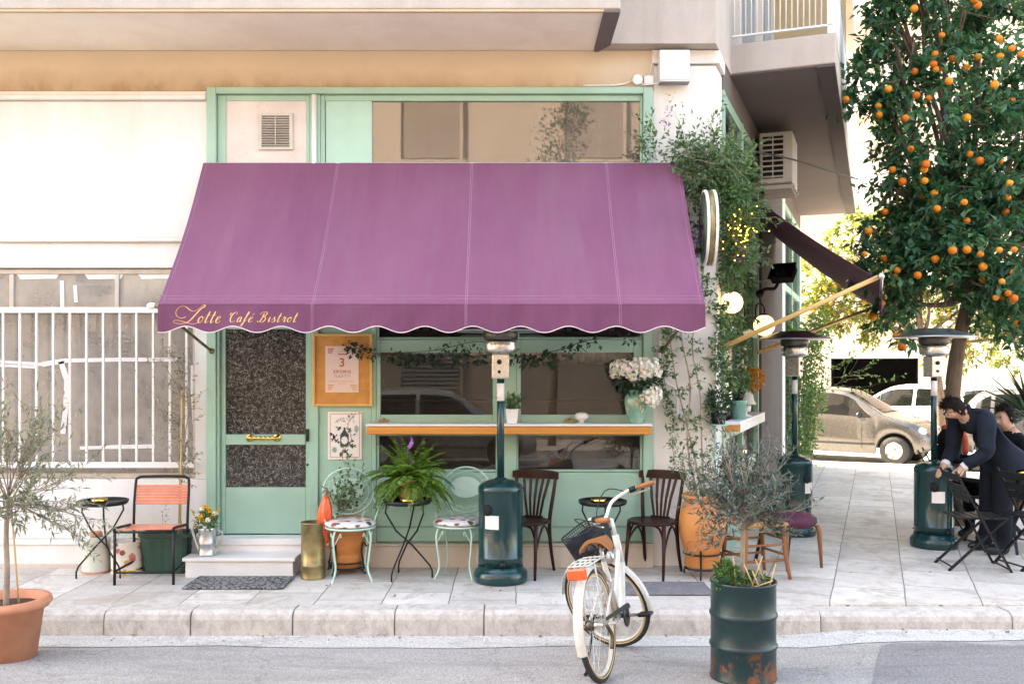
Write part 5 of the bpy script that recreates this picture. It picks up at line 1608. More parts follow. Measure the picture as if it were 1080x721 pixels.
# hanging drain hose by the pillar edge, below the awning end
o = MB(); o.tube(spline([(1.30, YF - .05, 2.05), (1.30, YF - .05, 1.75), (1.36, YF - .05, 1.62), (1.44, YF - .05, 1.55), (1.45, YF - .05, 1.3)], 6), .011, 6)
tag(o.build('hose', M['white_plastic']), 'white hose running down the pillar from under the awning end', 'hose')

# air conditioner under the side balcony
ac = thing('air_conditioner', 'boxy old air conditioner with louvred side under the side balcony', 'air conditioner', SW(2.75, 0, 3.84))
g = MB(); g.sbox(2.75, 3.45, .06, .43, 3.86, 4.45); part(g, 'case', M['ac'], ac, .012)
g = MB(); g.sbox(2.742, 2.749, .10, .33, 3.92, 4.40); part(g, 'opening', M['black_in'], ac)
g = MB()
for i in range(8):
    zz = 3.93 + i * .0605; g.sbox(2.726, 2.741, .095, .335, zz, zz + .016)
for q in (.09, .21, .33): g.sbox(2.722, 2.7255, q, q + .012, 3.91, 4.41)
part(g, 'grille', M['ac'], ac)
g = MB(); g.sbox(2.8, 2.85, .012, .45, 3.82, 3.855); g.sbox(3.35, 3.4, .012, .45, 3.82, 3.855); g.sbox(2.76, 3.44, .1, .42, 3.80, 3.818); part(g, 'bracket', M['ac'], ac)
o = MB(); o.tube(spline([at(796, 160, 9.0), at(835, 168, 9.9), at(870, 179, 11), at(905, 189, 12.2)], 8), .010, 6); o.tube([at(796, 160, 9.0), at(772, 158, 8.9)], .010, 6)
tag(o.build('cable', M['wire']), 'black cable slung from the cafe corner towards the orange tree', 'cable')

# round projecting sign
sg = thing('round_sign', 'round wall sign with brass and white rim seen nearly edge on beside the awning', 'sign', (1.66, 8.05, 2.95))
ang = R(90 - 24)
T = Matrix.Translation((1.655, 8.0, 2.93)) @ Matrix.Rotation(R(-4), 4, 'Z') @ Matrix.Rotation(R(90), 4, 'Y')
g = MB(); g.lathe([(0, -.038), (.30, -.038), (.30, .038), (0, .038)], 44, M=T); part(g, 'face', mat('dark green sign face', (.10, .13, .10), .25, var=.3, scale=3), sg)
g = MB(); g.lathe([(.301, -.046), (.318, -.044), (.318, -.024), (.301, -.024)], 44, M=T, cap=False); g.lathe([(.301, .024), (.318, .024), (.318, .046), (.301, .046)], 44, M=T, cap=False); part(g, 'rim', M['white_metal'], sg)
g = MB(); g.lathe([(.301, -.0235), (.312, -.0235), (.312, .0235), (.301, .0235)], 44, M=T, cap=False); part(g, 'band', M['oldbrass'], sg)
g = MB(); g.tube([(1.64, 8.2, 3.31), (1.64, YF, 3.34)], .015, 6); g.tube([(1.64, 8.08, 3.28), (1.64, 8.2, 3.31)], .015, 6); part(g, 'bracket', M['black_metal'], sg)


def globe(label, c, r, wallp):
    t = thing('globe_lamp', label, 'wall lamp', c, 0, 'opal globe lamps on the side wall')
    MB().ball((0, 0, 0), r, 22, 14).build('lamp_shade', M['lamp_glass'], t)
    MB().lathe([(.0, r * .96), (.04, r * .93), (.045, r * 1.05), (.02, r * 1.15), (0, r * 1.15)], 16).build('cap', M['black_metal'], t)
    w_ = V(wallp) - V(c)
    g = MB(); g.tube(spline([(0, 0, r * 1.1), (0, 0, r * 1.6), w_ * .5 + V((0, 0, r * 1.9)), w_ + V((0, 0, r * 1.2)), w_], 5), .009, 6); g.ball(w_, .03, 8, 6, (1, 1, 1.4)); g.build('arm', M['black_metal'], t)


globe('round opal globe lamp hanging in the vines by the awning corner', at(772, 319, 8.55), .098, SW(.5, .02, 2.38))
globe('round opal globe lamp on a curved arm below the floodlight', at(806, 343, 10.6), .118, SW(2.7, .03, 2.3))
fl_ = thing('floodlight', 'black floodlight on a jointed arm above the globe lamp', 'floodlight', SW(3.0, .05, 2.55))
p0 = SW(2.95, .05, 2.62)
g = MB(); g.tube(spline([p0, p0 + V((.05, -.03, .05)), p0 + V((.16, -.05, .06)), p0 + V((.20, -.06, .16))], 5), .022, 8); g.ball(p0, .05); part(g, 'arm', M['black_metal'], fl_)
T = Matrix.Translation(p0 + V((.25, -.08, .22))) @ Matrix.Rotation(R(-40), 4, 'Z') @ Matrix.Rotation(R(-38), 4, 'X')
g = MB(); g.box((0, 0, 0), (.26, .10, .20), 0, T); g.box((0, -.06, 0), (.30, .02, .24), 0, T); part(g, 'housing', M['black_metal'], fl_, .006)
g = MB(); g.box((0, -.0725, 0), (.25, .004, .19), 0, T); part(g, 'lens', M['glass_car'], fl_)

# things on and beside the side counter
random.seed(23)
t = thing('flower_pot', 'pale teal pot of rust coloured flowers on the side counter', 'flower pot', SW(.78, .085, 1.263))
MB().lathe([(0, 0), (.066, 0), (.082, .16), (.086, .165), (.086, .18), (.074, .18), (.07, .15), (0, .15)], 28).build('pot', M['teal_pot'], t)
wd, lf, fr = MB(), MB(), MB()
for k in range(14): grow(wd, lf, V((rnd(-.04, .04), rnd(-.04, .04), .15)), V((rnd(-.5, .7), rnd(-.4, .4), 1)), rnd(.16, .32), .003, 0, 0, 0, .15, .05, .02, 10)
for c in ((.10, -.02, .40), (.16, -.01, .36), (.06, -.05, .36), (.13, -.05, .31), (-.10, -.04, .33), (.2, 0, .41), (.02, -.03, .43), (.10, -.06, .44), (.15, -.08, .42), (.07, -.08, .40), (.18, -.06, .36)):
    for j in range(70): d = rdir(); fr.leaf(V(c) + d * .045, d, .034, .02)
wd.build('stem', M['leaf_dark'], t); lf.build('foliage', M['leaf_dark'], t); fr.build('flowers', M['rust_petal'], t)
t = thing('bracket_plant', 'dark bushy pot plant on a slim green stand at the pillar corner', 'potted plant', (1.80, 8.27, 0))
g = MB(); g.tube([(-.03, .0, 0), (-.03, 0, 1.25)], .012, 8); g.lathe([(0, 1.25), (.085, 1.25), (.085, 1.262), (0, 1.262)], 20); g.lathe([(0, 0), (.10, 0), (.10, .012), (0, .012)], 20); g.build('stand', M['green'], t)
MB().lathe([(0, 1.263), (.055, 1.263), (.068, 1.36), (.06, 1.36), (0, 1.35)], 20).build('pot', M['black_metal'], t)
wd, lf = MB(), MB(); clump(lf, (0, 0, 1.45), .13, 330, .04, .018, (1, .9, .95), 0, .2)
for k in range(8): wd.tube([(0, 0, 1.34), V((0, 0, 1.45)) + rdir(.3) * .08], .003, 4)
wd.build('stem', M['leaf_dark'], t); lf.build('foliage', M['leaf_dark'], t)
t = thing('bell_lantern', 'white enamel bell shaped lantern standing on the side counter', 'lantern', SW(1.35, .085, 1.263))
MB().lathe([(0, 0), (.06, 0), (.06, .01), (.02, .015), (.015, .04), (.05, .05), (.055, .11), (.02, .12), (0, .12)], 22).build('base', M['white_metal'], t)
MB().lathe([(.105, .12), (.108, .125), (.085, .16), (.075, .22), (.05, .245), (.012, .25), (.012, .28), (0, .28)], 26).build('lamp_shade', M['ac'], t)

# ------------------------------------------------------------------ stool, velvet chair, barrel
t = thing('stool', 'mid brown rush seated stool behind the barrel planter', 'stool', (2.04, 7.98, 0), R(18))
g = MB(); g.box((0, 0, .455), (.42, .38, .03)); g.build('seat', M['rush'], t, bevel=.012, seg=2)
for sx in (-1, 1):
    for sy in (-1, 1):
        g = MB(); g.tube(spline([(sx * .18, sy * .16, .455), (sx * .185, sy * .165, .25), (sx * .22, sy * .19, 0)], 5), [.018] * 8 + [.016, .015, .014], 8); g.build('leg', M['stoolwood'], t)
g = MB()
for zz in (.16, .29):
    for s in (-1, 1): g.tube([(-.19, s * .17, zz), (.19, s * .17, zz)], .011, 6); g.tube([(s * .19, -.17, zz + .04), (s * .19, .17, zz + .04)], .011, 6)
g.build('rung', M['stoolwood'], t)
t = thing('velvet_chair', 'low chair with a rounded burgundy velvet seat and brown legs', 'chair', (2.46, 8.42, 0), R(24))
g = MB(); g.lathe([(0, .36), (.22, .36), (.245, .39), (.24, .43), (.18, .47), (.08, .485), (0, .487)], 32, sx=1.0, sy=.95); g.build('seat', M['purple_seat'], t)
for sx in (-1, 1):
    g = MB(); g.tube([(sx * .17, -.16, .37), (sx * .18, -.18, .32), (sx * .19, -.20, 0)], [.022, .022, .012], 8); g.build('leg', M['stoolwood'], t)
    g = MB(); g.tube(spline([(sx * .18, .24, 0), (sx * .16, .17, .37), (sx * .17, .22, .62)], 5), .016, 8); g.build('leg', M['bistro'], t)
g = MB(); g.tube(spline([(-.17, .22, .6), (-.15, .25, .72), (0, .27, .76), (.15, .25, .72), (.17, .22, .6)], 6), .016, 8); g.build('backrest', M['bistro'], t)

random.seed(41)
bx, by = 1.395, 5.72
bz = road_z(bx, by) + .004
t = thing('barrel_planter', 'dark teal oil drum with rusty foot planted with an olive bush and herbs', 'planter', (bx, by, bz))
pr = [(0, .004), (.188, .004), (.196, 0), (.199, .008), (.194, .016)]
for k in (.20, .385): pr += [(.1935, k - .022), (.197, k - .016), (.202, k - .006), (.202, k + .006), (.197, k + .016), (.1935, k + .022)]
pr += [(.1935, .565), (.198, .572), (.198, .584), (.192, .586), (.186, .58), (.186, .52), (0, .52)]
MB().lathe(pr, 48).build('drum', M['barrel'], t)
MB().lathe([(0, .535), (.185, .525)], 24).build('soil', M['soil'], t)
wd, lf, hb = MB(), MB(), MB()
wd.tube(spline([(.005, .02, .5), (.0, .02, .75), (.012, .02, 1.0)], 5), [.016 - .004 * i / 10 for i in range(11)], 7)
for k in range(40):
    a = rnd(0, 2 * PI); d = V((math.cos(a) * rnd(.4, 1.1), math.sin(a) * .8, rnd(-.15, .95)))
    grow(wd, lf, V((.01 + rnd(-.02, .02), .02 + rnd(-.02, .02), rnd(.88, 1.02))), d, rnd(.19, .33), .005, 1, 6, .6, .14, .050, .011, 14, .2, .55)
for k in range(14): grow(wd, lf, V((.0, .02, 1.02)), V((rnd(-1, .9), rnd(-.5, .5), rnd(.5, 1.1))), rnd(.28, .42), .004, 1, 5, .35, .2, .045, .009, 12, .18, .5)
clump(hb, (-.10, -.05, .60), .09, 230, .035, .022, (1.1, 1, .8), .3); clump(hb, (.07, .0, .57), .08, 130, .035, .02, (1.2, 1, .7), .3); clump(hb, (-.13, -.08, .66), .06, 90, .035, .022)
wd.build('trunk', M['olive_bark'], t); lf.build('crown', M['leaf_blue'], t); hb.build('herbs', M['leaf_herb'], t)
g = MB()
for a, b in (((.02, -.08, .53), (.10, -.06, .74)), ((.14, -.04, .53), (.06, -.05, .72)), ((.12, -.10, .52), (.17, -.09, .70)), ((.05, -.10, .53), (-.02, -.10, .70)), ((-.06, -.08, .53), (-.08, -.08, .74)), ((.0, -.11, .55), (.15, -.10, .60)), ((.08, -.11, .53), (.03, -.10, .66))): g.tube([a, b], .0045, 5)
g.build('cane', M['cane'], t)

# ------------------------------------------------------------------ bicycle
rc = V((.55, 5.62, 0)); rc.z = road_z(rc.x, rc.y) + .004
head = R(68)
B0 = Matrix.Translation(rc) @ Matrix.Rotation(head, 4, 'Z') @ Matrix.Rotation(R(-8.5), 4, 'X')
bk = thing('bicycle', 'cream city bicycle with tan saddle leaning on its kickstand in the road', 'bicycle', M=B0)
# local frame: x forward, y to the rider's left hand, z up, rear wheel touches at the origin
WR = .33; WB = .94
hb0, hb1 = V((.68, 0, .56)), V((.625, 0, .765))
ax = (hb1 - hb0).normalized()
ST = Matrix.Translation(hb0) @ Matrix.Rotation(R(74), 4, ax) @ Matrix.Translation(-hb0)
I4 = Matrix.Identity(4)


def bp(mb, name, m, parent=bk, bevel=0): return mb.build(name, m, parent, False, bevel)


def wheel(cx, T):
    n = 48
    wh = MB(); wh.tube([(cx, -.04, WR), (cx, .04, WR)], .018, 10, M=T)
    hub = bp(wh, 'wheel', M['steel'])
    c = [(cx + (WR - .017) * math.cos(2 * PI * i / n), 0, WR + (WR - .017) * math.sin(2 * PI * i / n)) for i in range(n)]
    g = MB(); g.tube(c, .018, 10, True, M=T); bp(g, 'tyre', M['rubber'], hub)
    g = MB()
    for s in (-1, 1):
        c = [(cx + (WR - .030) * math.cos(2 * PI * i / n), s * .0155, WR + (WR - .030) * math.sin(2 * PI * i / n)) for i in range(n)]
        g.tube(c, .0045, 6, True, M=T)
    bp(g, 'tyre_wall', M['cane'], hub)
    c = [(cx + (WR - .043) * math.cos(2 * PI * i / n), 0, WR + (WR - .043) * math.sin(2 * PI * i / n)) for i in range(n)]
    g = MB(); g.tube(c, .0105, 8, True, sy=1.3, M=T); bp(g, 'rim', M['white_paint'], hub)
    g = MB()
    for i in range(32):
        a = 2 * PI * i / 32; b = a + (.55 if i % 4 < 2 else -.55)
        g.tube([(cx + .016 * math.cos(b), (.03 if i % 2 else -.03), WR + .016 * math.sin(b)), (cx + (WR - .045) * math.cos(a), 0, WR + (WR - .045) * math.sin(a))], .0012, 4, cap=False, M=T)
    bp(g, 'spokes', M['steel'], hub)


wheel(0, I4)
wheel(WB, ST)


def mudguard(cx, a0, a1, T, name='mudguard'):
    n = 22; k = 6; vs = []
    for i in range(n + 1):
        a = R(a0 + (a1 - a0) * i / n)
        for off in (0, .003):
            for j in range(k + 1):
                u = -1 + 2 * j / k; rr = WR + .018 + off - .014 * u * u
                vs.append(V((cx + rr * math.cos(a), .029 * u, WR + rr * math.sin(a))))
    w_ = 2 * (k + 1); fs = []
    for i in range(n):
        for off in (0, k + 1):
            for j in range(k): fs.append((i * w_ + off + j, i * w_ + off + j + 1, (i + 1) * w_ + off + j + 1, (i + 1) * w_ + off + j))
    g = MB(); g.add(vs, fs, True, T); bp(g, name, M['white_paint'])


mudguard(0, 35, 196, I4); mudguard(WB, 20, 205, ST)
bbk = V((.44, 0, .28)); sea = V((.30, 0, .655)); seb = V((.385, 0, .45))
g = MB()
g.tube(spline([hb0 + ax * .02, (.62, 0, .46), (.55, 0, .33), bbk], 6), .024, 10)           # step-through down tube
g.tube([bbk, seb, sea], [.018, .018, .0165], 10)
g.tube(spline([hb0 + ax * .12, (.57, 0, .56), (.46, 0, .42), seb.lerp(bbk, .35)], 6), .017, 8)
g.tube([hb0 - ax * .03, hb1], .024, 10)
for s in (-1, 1):
    g.tube([bbk + V((0, s * .02, 0)), (.22, s * .045, .29), (0, s * .055, WR)], .010, 8)
    g.tube([seb + V((0, s * .015, .06)), (.2, s * .04, .45), (0, s * .055, WR)], .008, 8)
bp(g, 'frame', M['white_paint'])
g = MB()
for s in (-1, 1): g.tube(spline([hb0 - ax * .03 + V((0, s * .012, 0)), hb0 - ax * .05 + V((.01, s * .045, 0)), (WB - .12, s * .05, .46), (WB - .03, s * .052, WR + .06), (WB, s * .052, WR)], 5), [.014 - .004 * i / 20 for i in range(21)], 8, M=ST)
bp(g, 'fork', M['white_paint'])
hs = hb1 + ax * .11
g = MB(); g.tube([hb1, hs, hs + V((.05, 0, .015))], .013, 8, M=ST)
for s in (-1, 1): g.tube(spline([hs + V((.05, 0, .015)), hs + V((.07, s * .06, .02)), hs + V((.05, s * .15, .075)), hs + V((-.04, s * .23, .095)), hs + V((-.11, s * .275, .09)), hs + V((-.19, s * .30, .085))], 6), .0112, 8, M=ST)
hbar = bp(g, 'handlebar', M['white_metal'])
for s in (-1, 1):
    g = MB(); g.tube([hs + V((-.10, s * .27, .091)), hs + V((-.215, s * .308, .084))], .0168, 10, M=ST); bp(g, 'grip', M['leather'], hbar)
    g = MB(); g.tube(spline([hs + V((-.05, s * .235, .09)), hs + V((-.06, s * .25, .06)), hs + V((-.16, s * .315, .05))], 5), .006, 6, M=ST); bp(g, 'brake_lever', M['steel'], hbar)
    g = MB(); g.tube([hs + V((-.055, s * .238, .094)), hs + V((-.095, s * .262, .092))], .02, 8, M=ST); bp(g, 'shifter', M['black_metal'], hbar)
g = MB(); g.tube(spline([hs + V((-.05, .24, .08)), hs + V((.12, .2, .12)), hs + V((.16, .05, -.02)), hs + V((.06, .01, -.2))], 6), .004, 5, M=ST); g.tube(spline([hs + V((-.05, -.24, .08)), hs + V((.10, -.2, .15)), hs + V((.16, -.05, 0)), hs + V((.06, -.01, -.2))], 6), .004, 5, M=ST)
bp(g, 'brake_cable', M['wire'])
# basket
g = MB(); c0 = V((.73, 0, .74))
def bkt(u, v):   # u round 0..1, v height
    a = 2 * PI * u; r1 = 1 + .22 * v; cx_, sy_ = math.cos(a), math.sin(a)
    k = min(1 / max(abs(cx_), abs(sy_)), 1.22)
    return V((.84 + .095 * cx_ * k * r1, .135 * sy_ * k * r1, .66 + .21 * v))
for v in [i / 12 for i in range(13)]: g.tube([bkt(i / 36, v) for i in range(36)], .0026 if 0 < v < 1 else .006, 4, True, M=ST)
for i in range(44): g.tube([bkt(i / 44, j / 4) for j in range(5)], .0024, 4, M=ST)
for i in range(-5, 6): g.tube([(.75, i * .023, .66), (.93, i * .023, .66)], .0022, 4, M=ST); g.tube([(.84 + i * .016, -.125, .66), (.84 + i * .016, .125, .66)], .0022, 4, M=ST)
bp(g, 'basket', M['basket'])
g = MB(); n = 30
for (a_, b_) in ((0, 1),):
    g.grid(n, 4, lambda u, v: ST @ (bkt(u, v) * 1.0 + (V((.86, 0, .8)) - bkt(u, v)) * .03))
g = MB(); g.grid(30, 3, lambda u, v: ST @ (bkt(u, v * .8) * .97 + V((.84, 0, .76)) * .03)); bp(g, 'basket_lining', M['basket'])
g = MB(); g.lathe([(0, 0), (.04, .0), (.045, .05), (.03, .075), (0, .08)], 18, M=ST @ Matrix.Translation((.72, 0, .63)) @ Matrix.Rotation(R(-90), 4, 'Y') @ Matrix.Rotation(PI, 4, 'X')); bp(g, 'headlight', M['steel'])
# saddle
sd = MB(); nu, nv = 20, 12
def sadl(u, v, th=0):
    x = -.13 + .27 * u
    wdt = .082 * (1 - u) ** .6 * (1 if u > .06 else .9) + .024
    a = -1 + 2 * v
    return V((sea.x - .02 + x, wdt * a, sea.z + .145 + .018 * (1 - u) - (.045 + .02 * (1 - u)) * abs(a) ** 2.4 - th))
sd.grid(nu, nv, lambda u, v: sadl(u, v)); sd.grid(nu, nv, lambda u, v: sadl(u, v, .022))
for v in (0, 1): sd.grid(nu, 1, lambda u, q: sadl(u, v, .022 * q))
for u in (0, 1): sd.grid(nv, 1, lambda v, q: sadl(u, v, .022 * q))
bp(sd, 'saddle', M['leather'])
g = MB(); g.tube([sea - V((-.02, 0, .06)), sea + V((-.03, 0, .11))], .013, 8)
for s in (-1, 1): g.tube(spline([sea + V((-.13, s * .05, .09)), sea + V((-.05, s * .03, .085)), sea + V((.09, s * .012, .115))], 5), .005, 6)
bp(g, 'seat_post', M['steel'])
# rack, reflector
g = MB()
for s in (-1, 1):
    g.tube(spline([(.22, s * .05, .70), (.05, s * .065, .715), (-.16, s * .065, .715), (-.20, s * .05, .715)], 5), .006, 6); g.tube([(-.08, s * .065, .713), (0, s * .06, WR)], .005, 6)
for x_ in (-.20, -.1, 0, .1): g.tube([(x_, -.06, .716), (x_, .06, .716)], .005, 6)
for q in (-.03, 0, .03): g.tube([(-.2, q, .716), (.15, q, .716)], .004, 6)
bp(g, 'rack', M['white_paint'])
g = MB(); g.box((-.225, 0, .675), (.03, .118, .066)); bp(g, 'tail_light', M['red_lens'], bevel=.01)
g = MB(); g.tube([(.12, .03, .74), (.12, -.01, .775)], .028, 8); bp(g, 'bell', M['black_metal'])
# drivetrain
g = MB(); n = 30
g.lathe([(0, -.003), (.068, -.003), (.071, 0), (.068, .003), (0, .003)], n, M=Matrix.Translation(bbk + V((0, -.055, 0))) @ Matrix.Rotation(R(90), 4, 'X')); g.tube([bbk + V((0, -.075, 0)), bbk + V((0, .075, 0))], .014, 8); bp(g, 'chainring', M['black_metal'])
g = MB(); g.prism([(bbk.x + .02, bbk.z + .075), (bbk.x + .06, bbk.z + .06), (bbk.x + .07, bbk.z + .03), (bbk.x, bbk.z + .045), (0, WR + .025), (0, WR + .045)], 0, .006, Matrix(((1, 0, 0, 0), (0, 0, -1, -.062), (0, 1, 0, 0), (0, 0, 0, 1)))); bp(g, 'chain_guard', M['black_metal'])
ca = R(-12)
for s, q in ((-1, 0), (1, PI)):
    d = V((math.cos(ca + q), 0, math.sin(ca + q)))
    g = MB(); g.bar(bbk + V((0, s * .078, 0)), bbk + V((0, s * .088, 0)) + d * .165, .014, .02); bp(g, 'crank', M['steel'])
    g = MB(); pc = bbk + V((0, s * .135, 0)) + d * .165; g.box(pc, (.085, .085, .02)); g.tube([pc - V((0, s * .06, 0)), pc], .008, 6); bp(g, 'pedal', M['black_metal'], bevel=.004)
lb = B0.inverted() @ V((rc.x - .10, rc.y + .14, road_z(rc.x - .1, rc.y + .14) + .006))
g = MB(); g.tube([(.06, .05, .29), lb], .008, 7); g.tube([lb + V((-.02, 0, .006)), lb + V((.03, 0, .004))], .010, 6); bp(g, 'kickstand', M['black_metal'])
g = MB(); g.lathe([(0, 0), (.032, 0), (.032, .04), (.02, .045), (0, .045)], 16, M=Matrix.Translation((0, .045, WR)) @ Matrix.Rotation(R(90), 4, 'X') @ Matrix.Translation((0, 0, -.02))); g.tube(spline([(0, -.06, WR), (.03, -.075, WR - .07), (.0, -.07, WR - .14)], 5), .012, 6); bp(g, 'derailleur', M['darksteel'])


# ------------------------------------------------------------------ terrace on the side: folding chairs, tables, people
def folding_chair(label, loc, rz):
    t = thing('folding_chair', label, 'chair', loc, rz, 'black folding chairs')
    B = M['black_metal']
    for s in (-1, 1):
        g = MB(); g.bar((s * .20, -.24, 0), (s * .20, .22, .86), .016, .028, (1, 0, 0)); g.build('back_leg', B, t)
        g = MB(); g.bar((s * .175, .27, 0), (s * .175, -.20, .45), .016, .028, (1, 0, 0)); g.build('leg', B, t)
    g = MB()
    for i in range(6): g.box((0, -.19 + i * .072, .455), (.37, .058, .016))
    g.build('seat', B, t, bevel=.003)
    g = MB()
    for zz, yy in ((.80, .194), (.70, .14), (.62, .10)): g.box((0, yy, zz), (.39, .014, .06))
    g.build('backrest', B, t, bevel=.003)
    g = MB(); g.tube([(-.2, -.235, .02), (.2, -.235, .02)], .008, 6); g.tube([(-.175, .25, .04), (.175, .25, .04)], .008, 6); g.build('stretcher', B, t)
    return t


def cafe_table(label, loc, rz, w_=.62):
    t = thing('terrace_table', label, 'table', loc, rz, 'black square terrace tables')
    MB().box((0, 0, .735), (w_, w_, .022)).build('tabletop', M['black_metal'], t, bevel=.006)
    for s in (-1, 1):
        g = MB(); g.bar((s * .25, -.26, 0), (s * .25, .26, .72), .018, .025, (1, 0, 0)); g.build('leg', M['black_metal'], t)
        g = MB(); g.bar((s * .22, .26, 0), (s * .22, -.26, .72), .018, .025, (1, 0, 0)); g.build('leg', M['black_metal'], t)
    return t


f1 = folding_chair('black folding chair with slatted seat in front of the standing man', (4.06, 8.34, 0), R(84))
dup(f1, 'black folding chair at the photo edge behind the man in the suit', (4.62, 8.38, 0), R(100))
dup(f1, 'black folding chair half hidden behind the legs of the man in the suit', (4.85, 9.45, 0), R(-80))
tb1 = cafe_table('black square table beside the man in the suit carrying a brass ashtray', (5.05, 9.05, 0), R(-18), .66)
dup(tb1, 'black square table the man in the suit bends over', (4.58, 9.72, 0), R(-20))
ashtray('brass ashtray on the square terrace table', V((4.80, 8.95, .746)))


def evaluated(o):
    dg = bpy.context.evaluated_depsgraph_get(); me = bpy.data.meshes.new_from_object(o.evaluated_get(dg))
    o.modifiers.clear(); old = o.data; o.data = me; bpy.data.meshes.remove(old)
    return o


def skin(name, verts, edges, radii, mats, parent, sub=2, colour=None):
    me = bpy.data.meshes.new(name); me.from_pydata([tuple(v) for v in verts], edges, []); me.update()
    o = bpy.data.objects.new(name, me); COL.objects.link(o)
    m = o.modifiers.new('skin', 'SKIN')
    sv = me.skin_vertices[0].data
    for i, r_ in enumerate(radii):
        sv[i].radius = r_ if isinstance(r_, (tuple, list)) else (r_, r_); sv[i].use_root = (i == 0)
    s_ = o.modifiers.new('sub', 'SUBSURF'); s_.levels = sub; s_.render_levels = sub
    m.use_smooth_shade = True
    evaluated(o)
    o.parent = parent; WM[o.name] = WM[parent.name]
    o.data.materials.clear()
    for mm in mats: o.data.materials.append(mm)
    if colour:
        for p in o.data.polygons: p.material_index = colour(p.center)
    for p in o.data.polygons: p.use_smooth = True
    return o


class Sk:
    def __init__(s): s.v = []; s.e = []; s.r = []
    def p(s, co, r, link=None):
        s.v.append(V(co)); s.r.append(r); i = len(s.v) - 1
        if link is not None: s.e.append((link, i))
        return i
    def hand(s, wrist, d, palm, side):        # palm along d, fingers curled towards 'palm'
        w0 = s.v[wrist]; d = V(d).normalized(); pn = V(palm).normalized(); sd = d.cross(pn).normalized() * side
        c = s.p(w0 + d * .05, (.034, .020), wrist)
        for k, L in enumerate((.065, .078, .082, .072)):
            b = s.p(w0 + d * .085 + sd * (.032 - k * .021), .0115, c)
            k1 = s.p(s.v[b] + d * L * .5 + pn * L * .22, .0095, b); s.p(s.v[k1] + d * L * .22 + pn * L * .42, .0082, k1)
        tb = s.p(w0 + d * .035 + sd * .034 + pn * .012, .0125, c); s.p(s.v[tb] + d * .038 + sd * .018 + pn * .022, .0095, tb)


def head(parent, c, face, r=.098, hair=M['hair']):
    """eyes, ears and hair as children; face = unit direction the head looks to"""
    f = V(face).normalized(); up = V((0, 0, 1)); up = (up - f * up.dot(f)).normalized(); sd = f.cross(up)
    Mx = Matrix((( f.x, sd.x, up.x, c[0]), (f.y, sd.y, up.y, c[1]), (f.z, sd.z, up.z, c[2]), (0, 0, 0, 1)))
    for s in (-1, 1):
        g = MB(); g.ball((r * .84, s * .033, .008), .0085, 8, 6, M=Mx); g.build('eye', M['shoe'], parent)
        g = MB(); g.ball((-.005, s * r * .80, -.005), .03, 8, 6, (.6, .35, 1), M=Mx); g.build('ear', M['skin'], parent)
    g = MB(); n, k = 22, 10; vs = []
    for j in range(k + 1):
        for i in range(n):
            a = 2 * PI * i / n; front = math.cos(a)
            low = (-.06 - .03 * (front < -.2)) if front < .1 else -.06 + .115 * min(1, (front - .1) / .45)
            th = (PI * .5 - math.asin(max(-1, min(1, low / r)))) * j / k
            q = r * 1.05 + .007 * math.sin(a * 9 + j * 1.7) + .004 * math.sin(a * 23 + j * 3)
            vs.append(V((q * math.sin(th) * math.cos(a) * 1.03 - .008, q * math.sin(th) * math.sin(a) * .88, q * math.cos(th) * 1.08 + .012)))
    fs = [(j * n + i, j * n + (i + 1) % n, (j + 1) * n + (i + 1) % n, (j + 1) * n + i) for j in range(k) for i in range(n)]
    g.add(vs, fs, True, Mx); st_ = random.getstate(); random.seed(5)
    for q in range(420):
        p = vs[random.randrange(n, len(vs))]; o_ = p.normalized(); d = (V((-.5, 0, -.6)) + rdir() * .5); d = d - o_ * (d.dot(o_) - .22)
        g.leaf(Mx @ p, (Mx.to_3x3() @ d), rnd(.025, .05), .010, Mx.to_3x3() @ o_, .1)
    random.setstate(st_); g.build('hair', hair, parent)


# the man in the suit, bent forward over the table (faces -x)
man = thing('person', 'man in a dark navy suit bending forward over a terrace table', 'person', (4.55, 9.02, 0), R(10))
S = Sk()
pel = S.p((.07, 0, .90), (.135, .15)); wa = S.p((.02, 0, 1.04), (.12, .14), pel); chs = S.p((-.09, 0, 1.20), (.125, .165), wa); uc = S.p((-.20, 0, 1.295), (.10, .15), chs)
nk = S.p((-.285, 0, 1.325), .056, uc); jw = S.p((-.345, 0, 1.315), (.068, .066), nk); sk_ = S.p((-.385, 0, 1.355), (.092, .082), jw); S.p((-.395, 0, 1.415), (.07, .066), sk_)
ns = S.p((-.475, 0, 1.305), .016, jw)
for s in (-1, 1):
    sh_ = S.p((-.185, s * .19, 1.255), .068, uc); el = S.p((-.22, s * .225, .985), .052, sh_); wr = S.p((-.37, s * .14, .835), .034, el); S.hand(wr, (-.75, -s * .2, -.55), (-.1, -s * .3, -1), -s)
    hp_ = S.p((.085, s * .085, .84), .118, pel); kn = S.p((.055, s * .10, .47), .092, hp_); an = S.p((.065, s * .11, .10), .070, kn); S.p((-.08, s * .12, .045), .04, an)
def mc(p):
    if p.x < -.285 and p.z > 1.235: return 1
    if p.z < .86 and p.x < -.355 and p.z > .6: return 1
    return 0
skin('body', S.v, S.e, S.r, [M['trouser'], M['skin']], man, 2, mc)
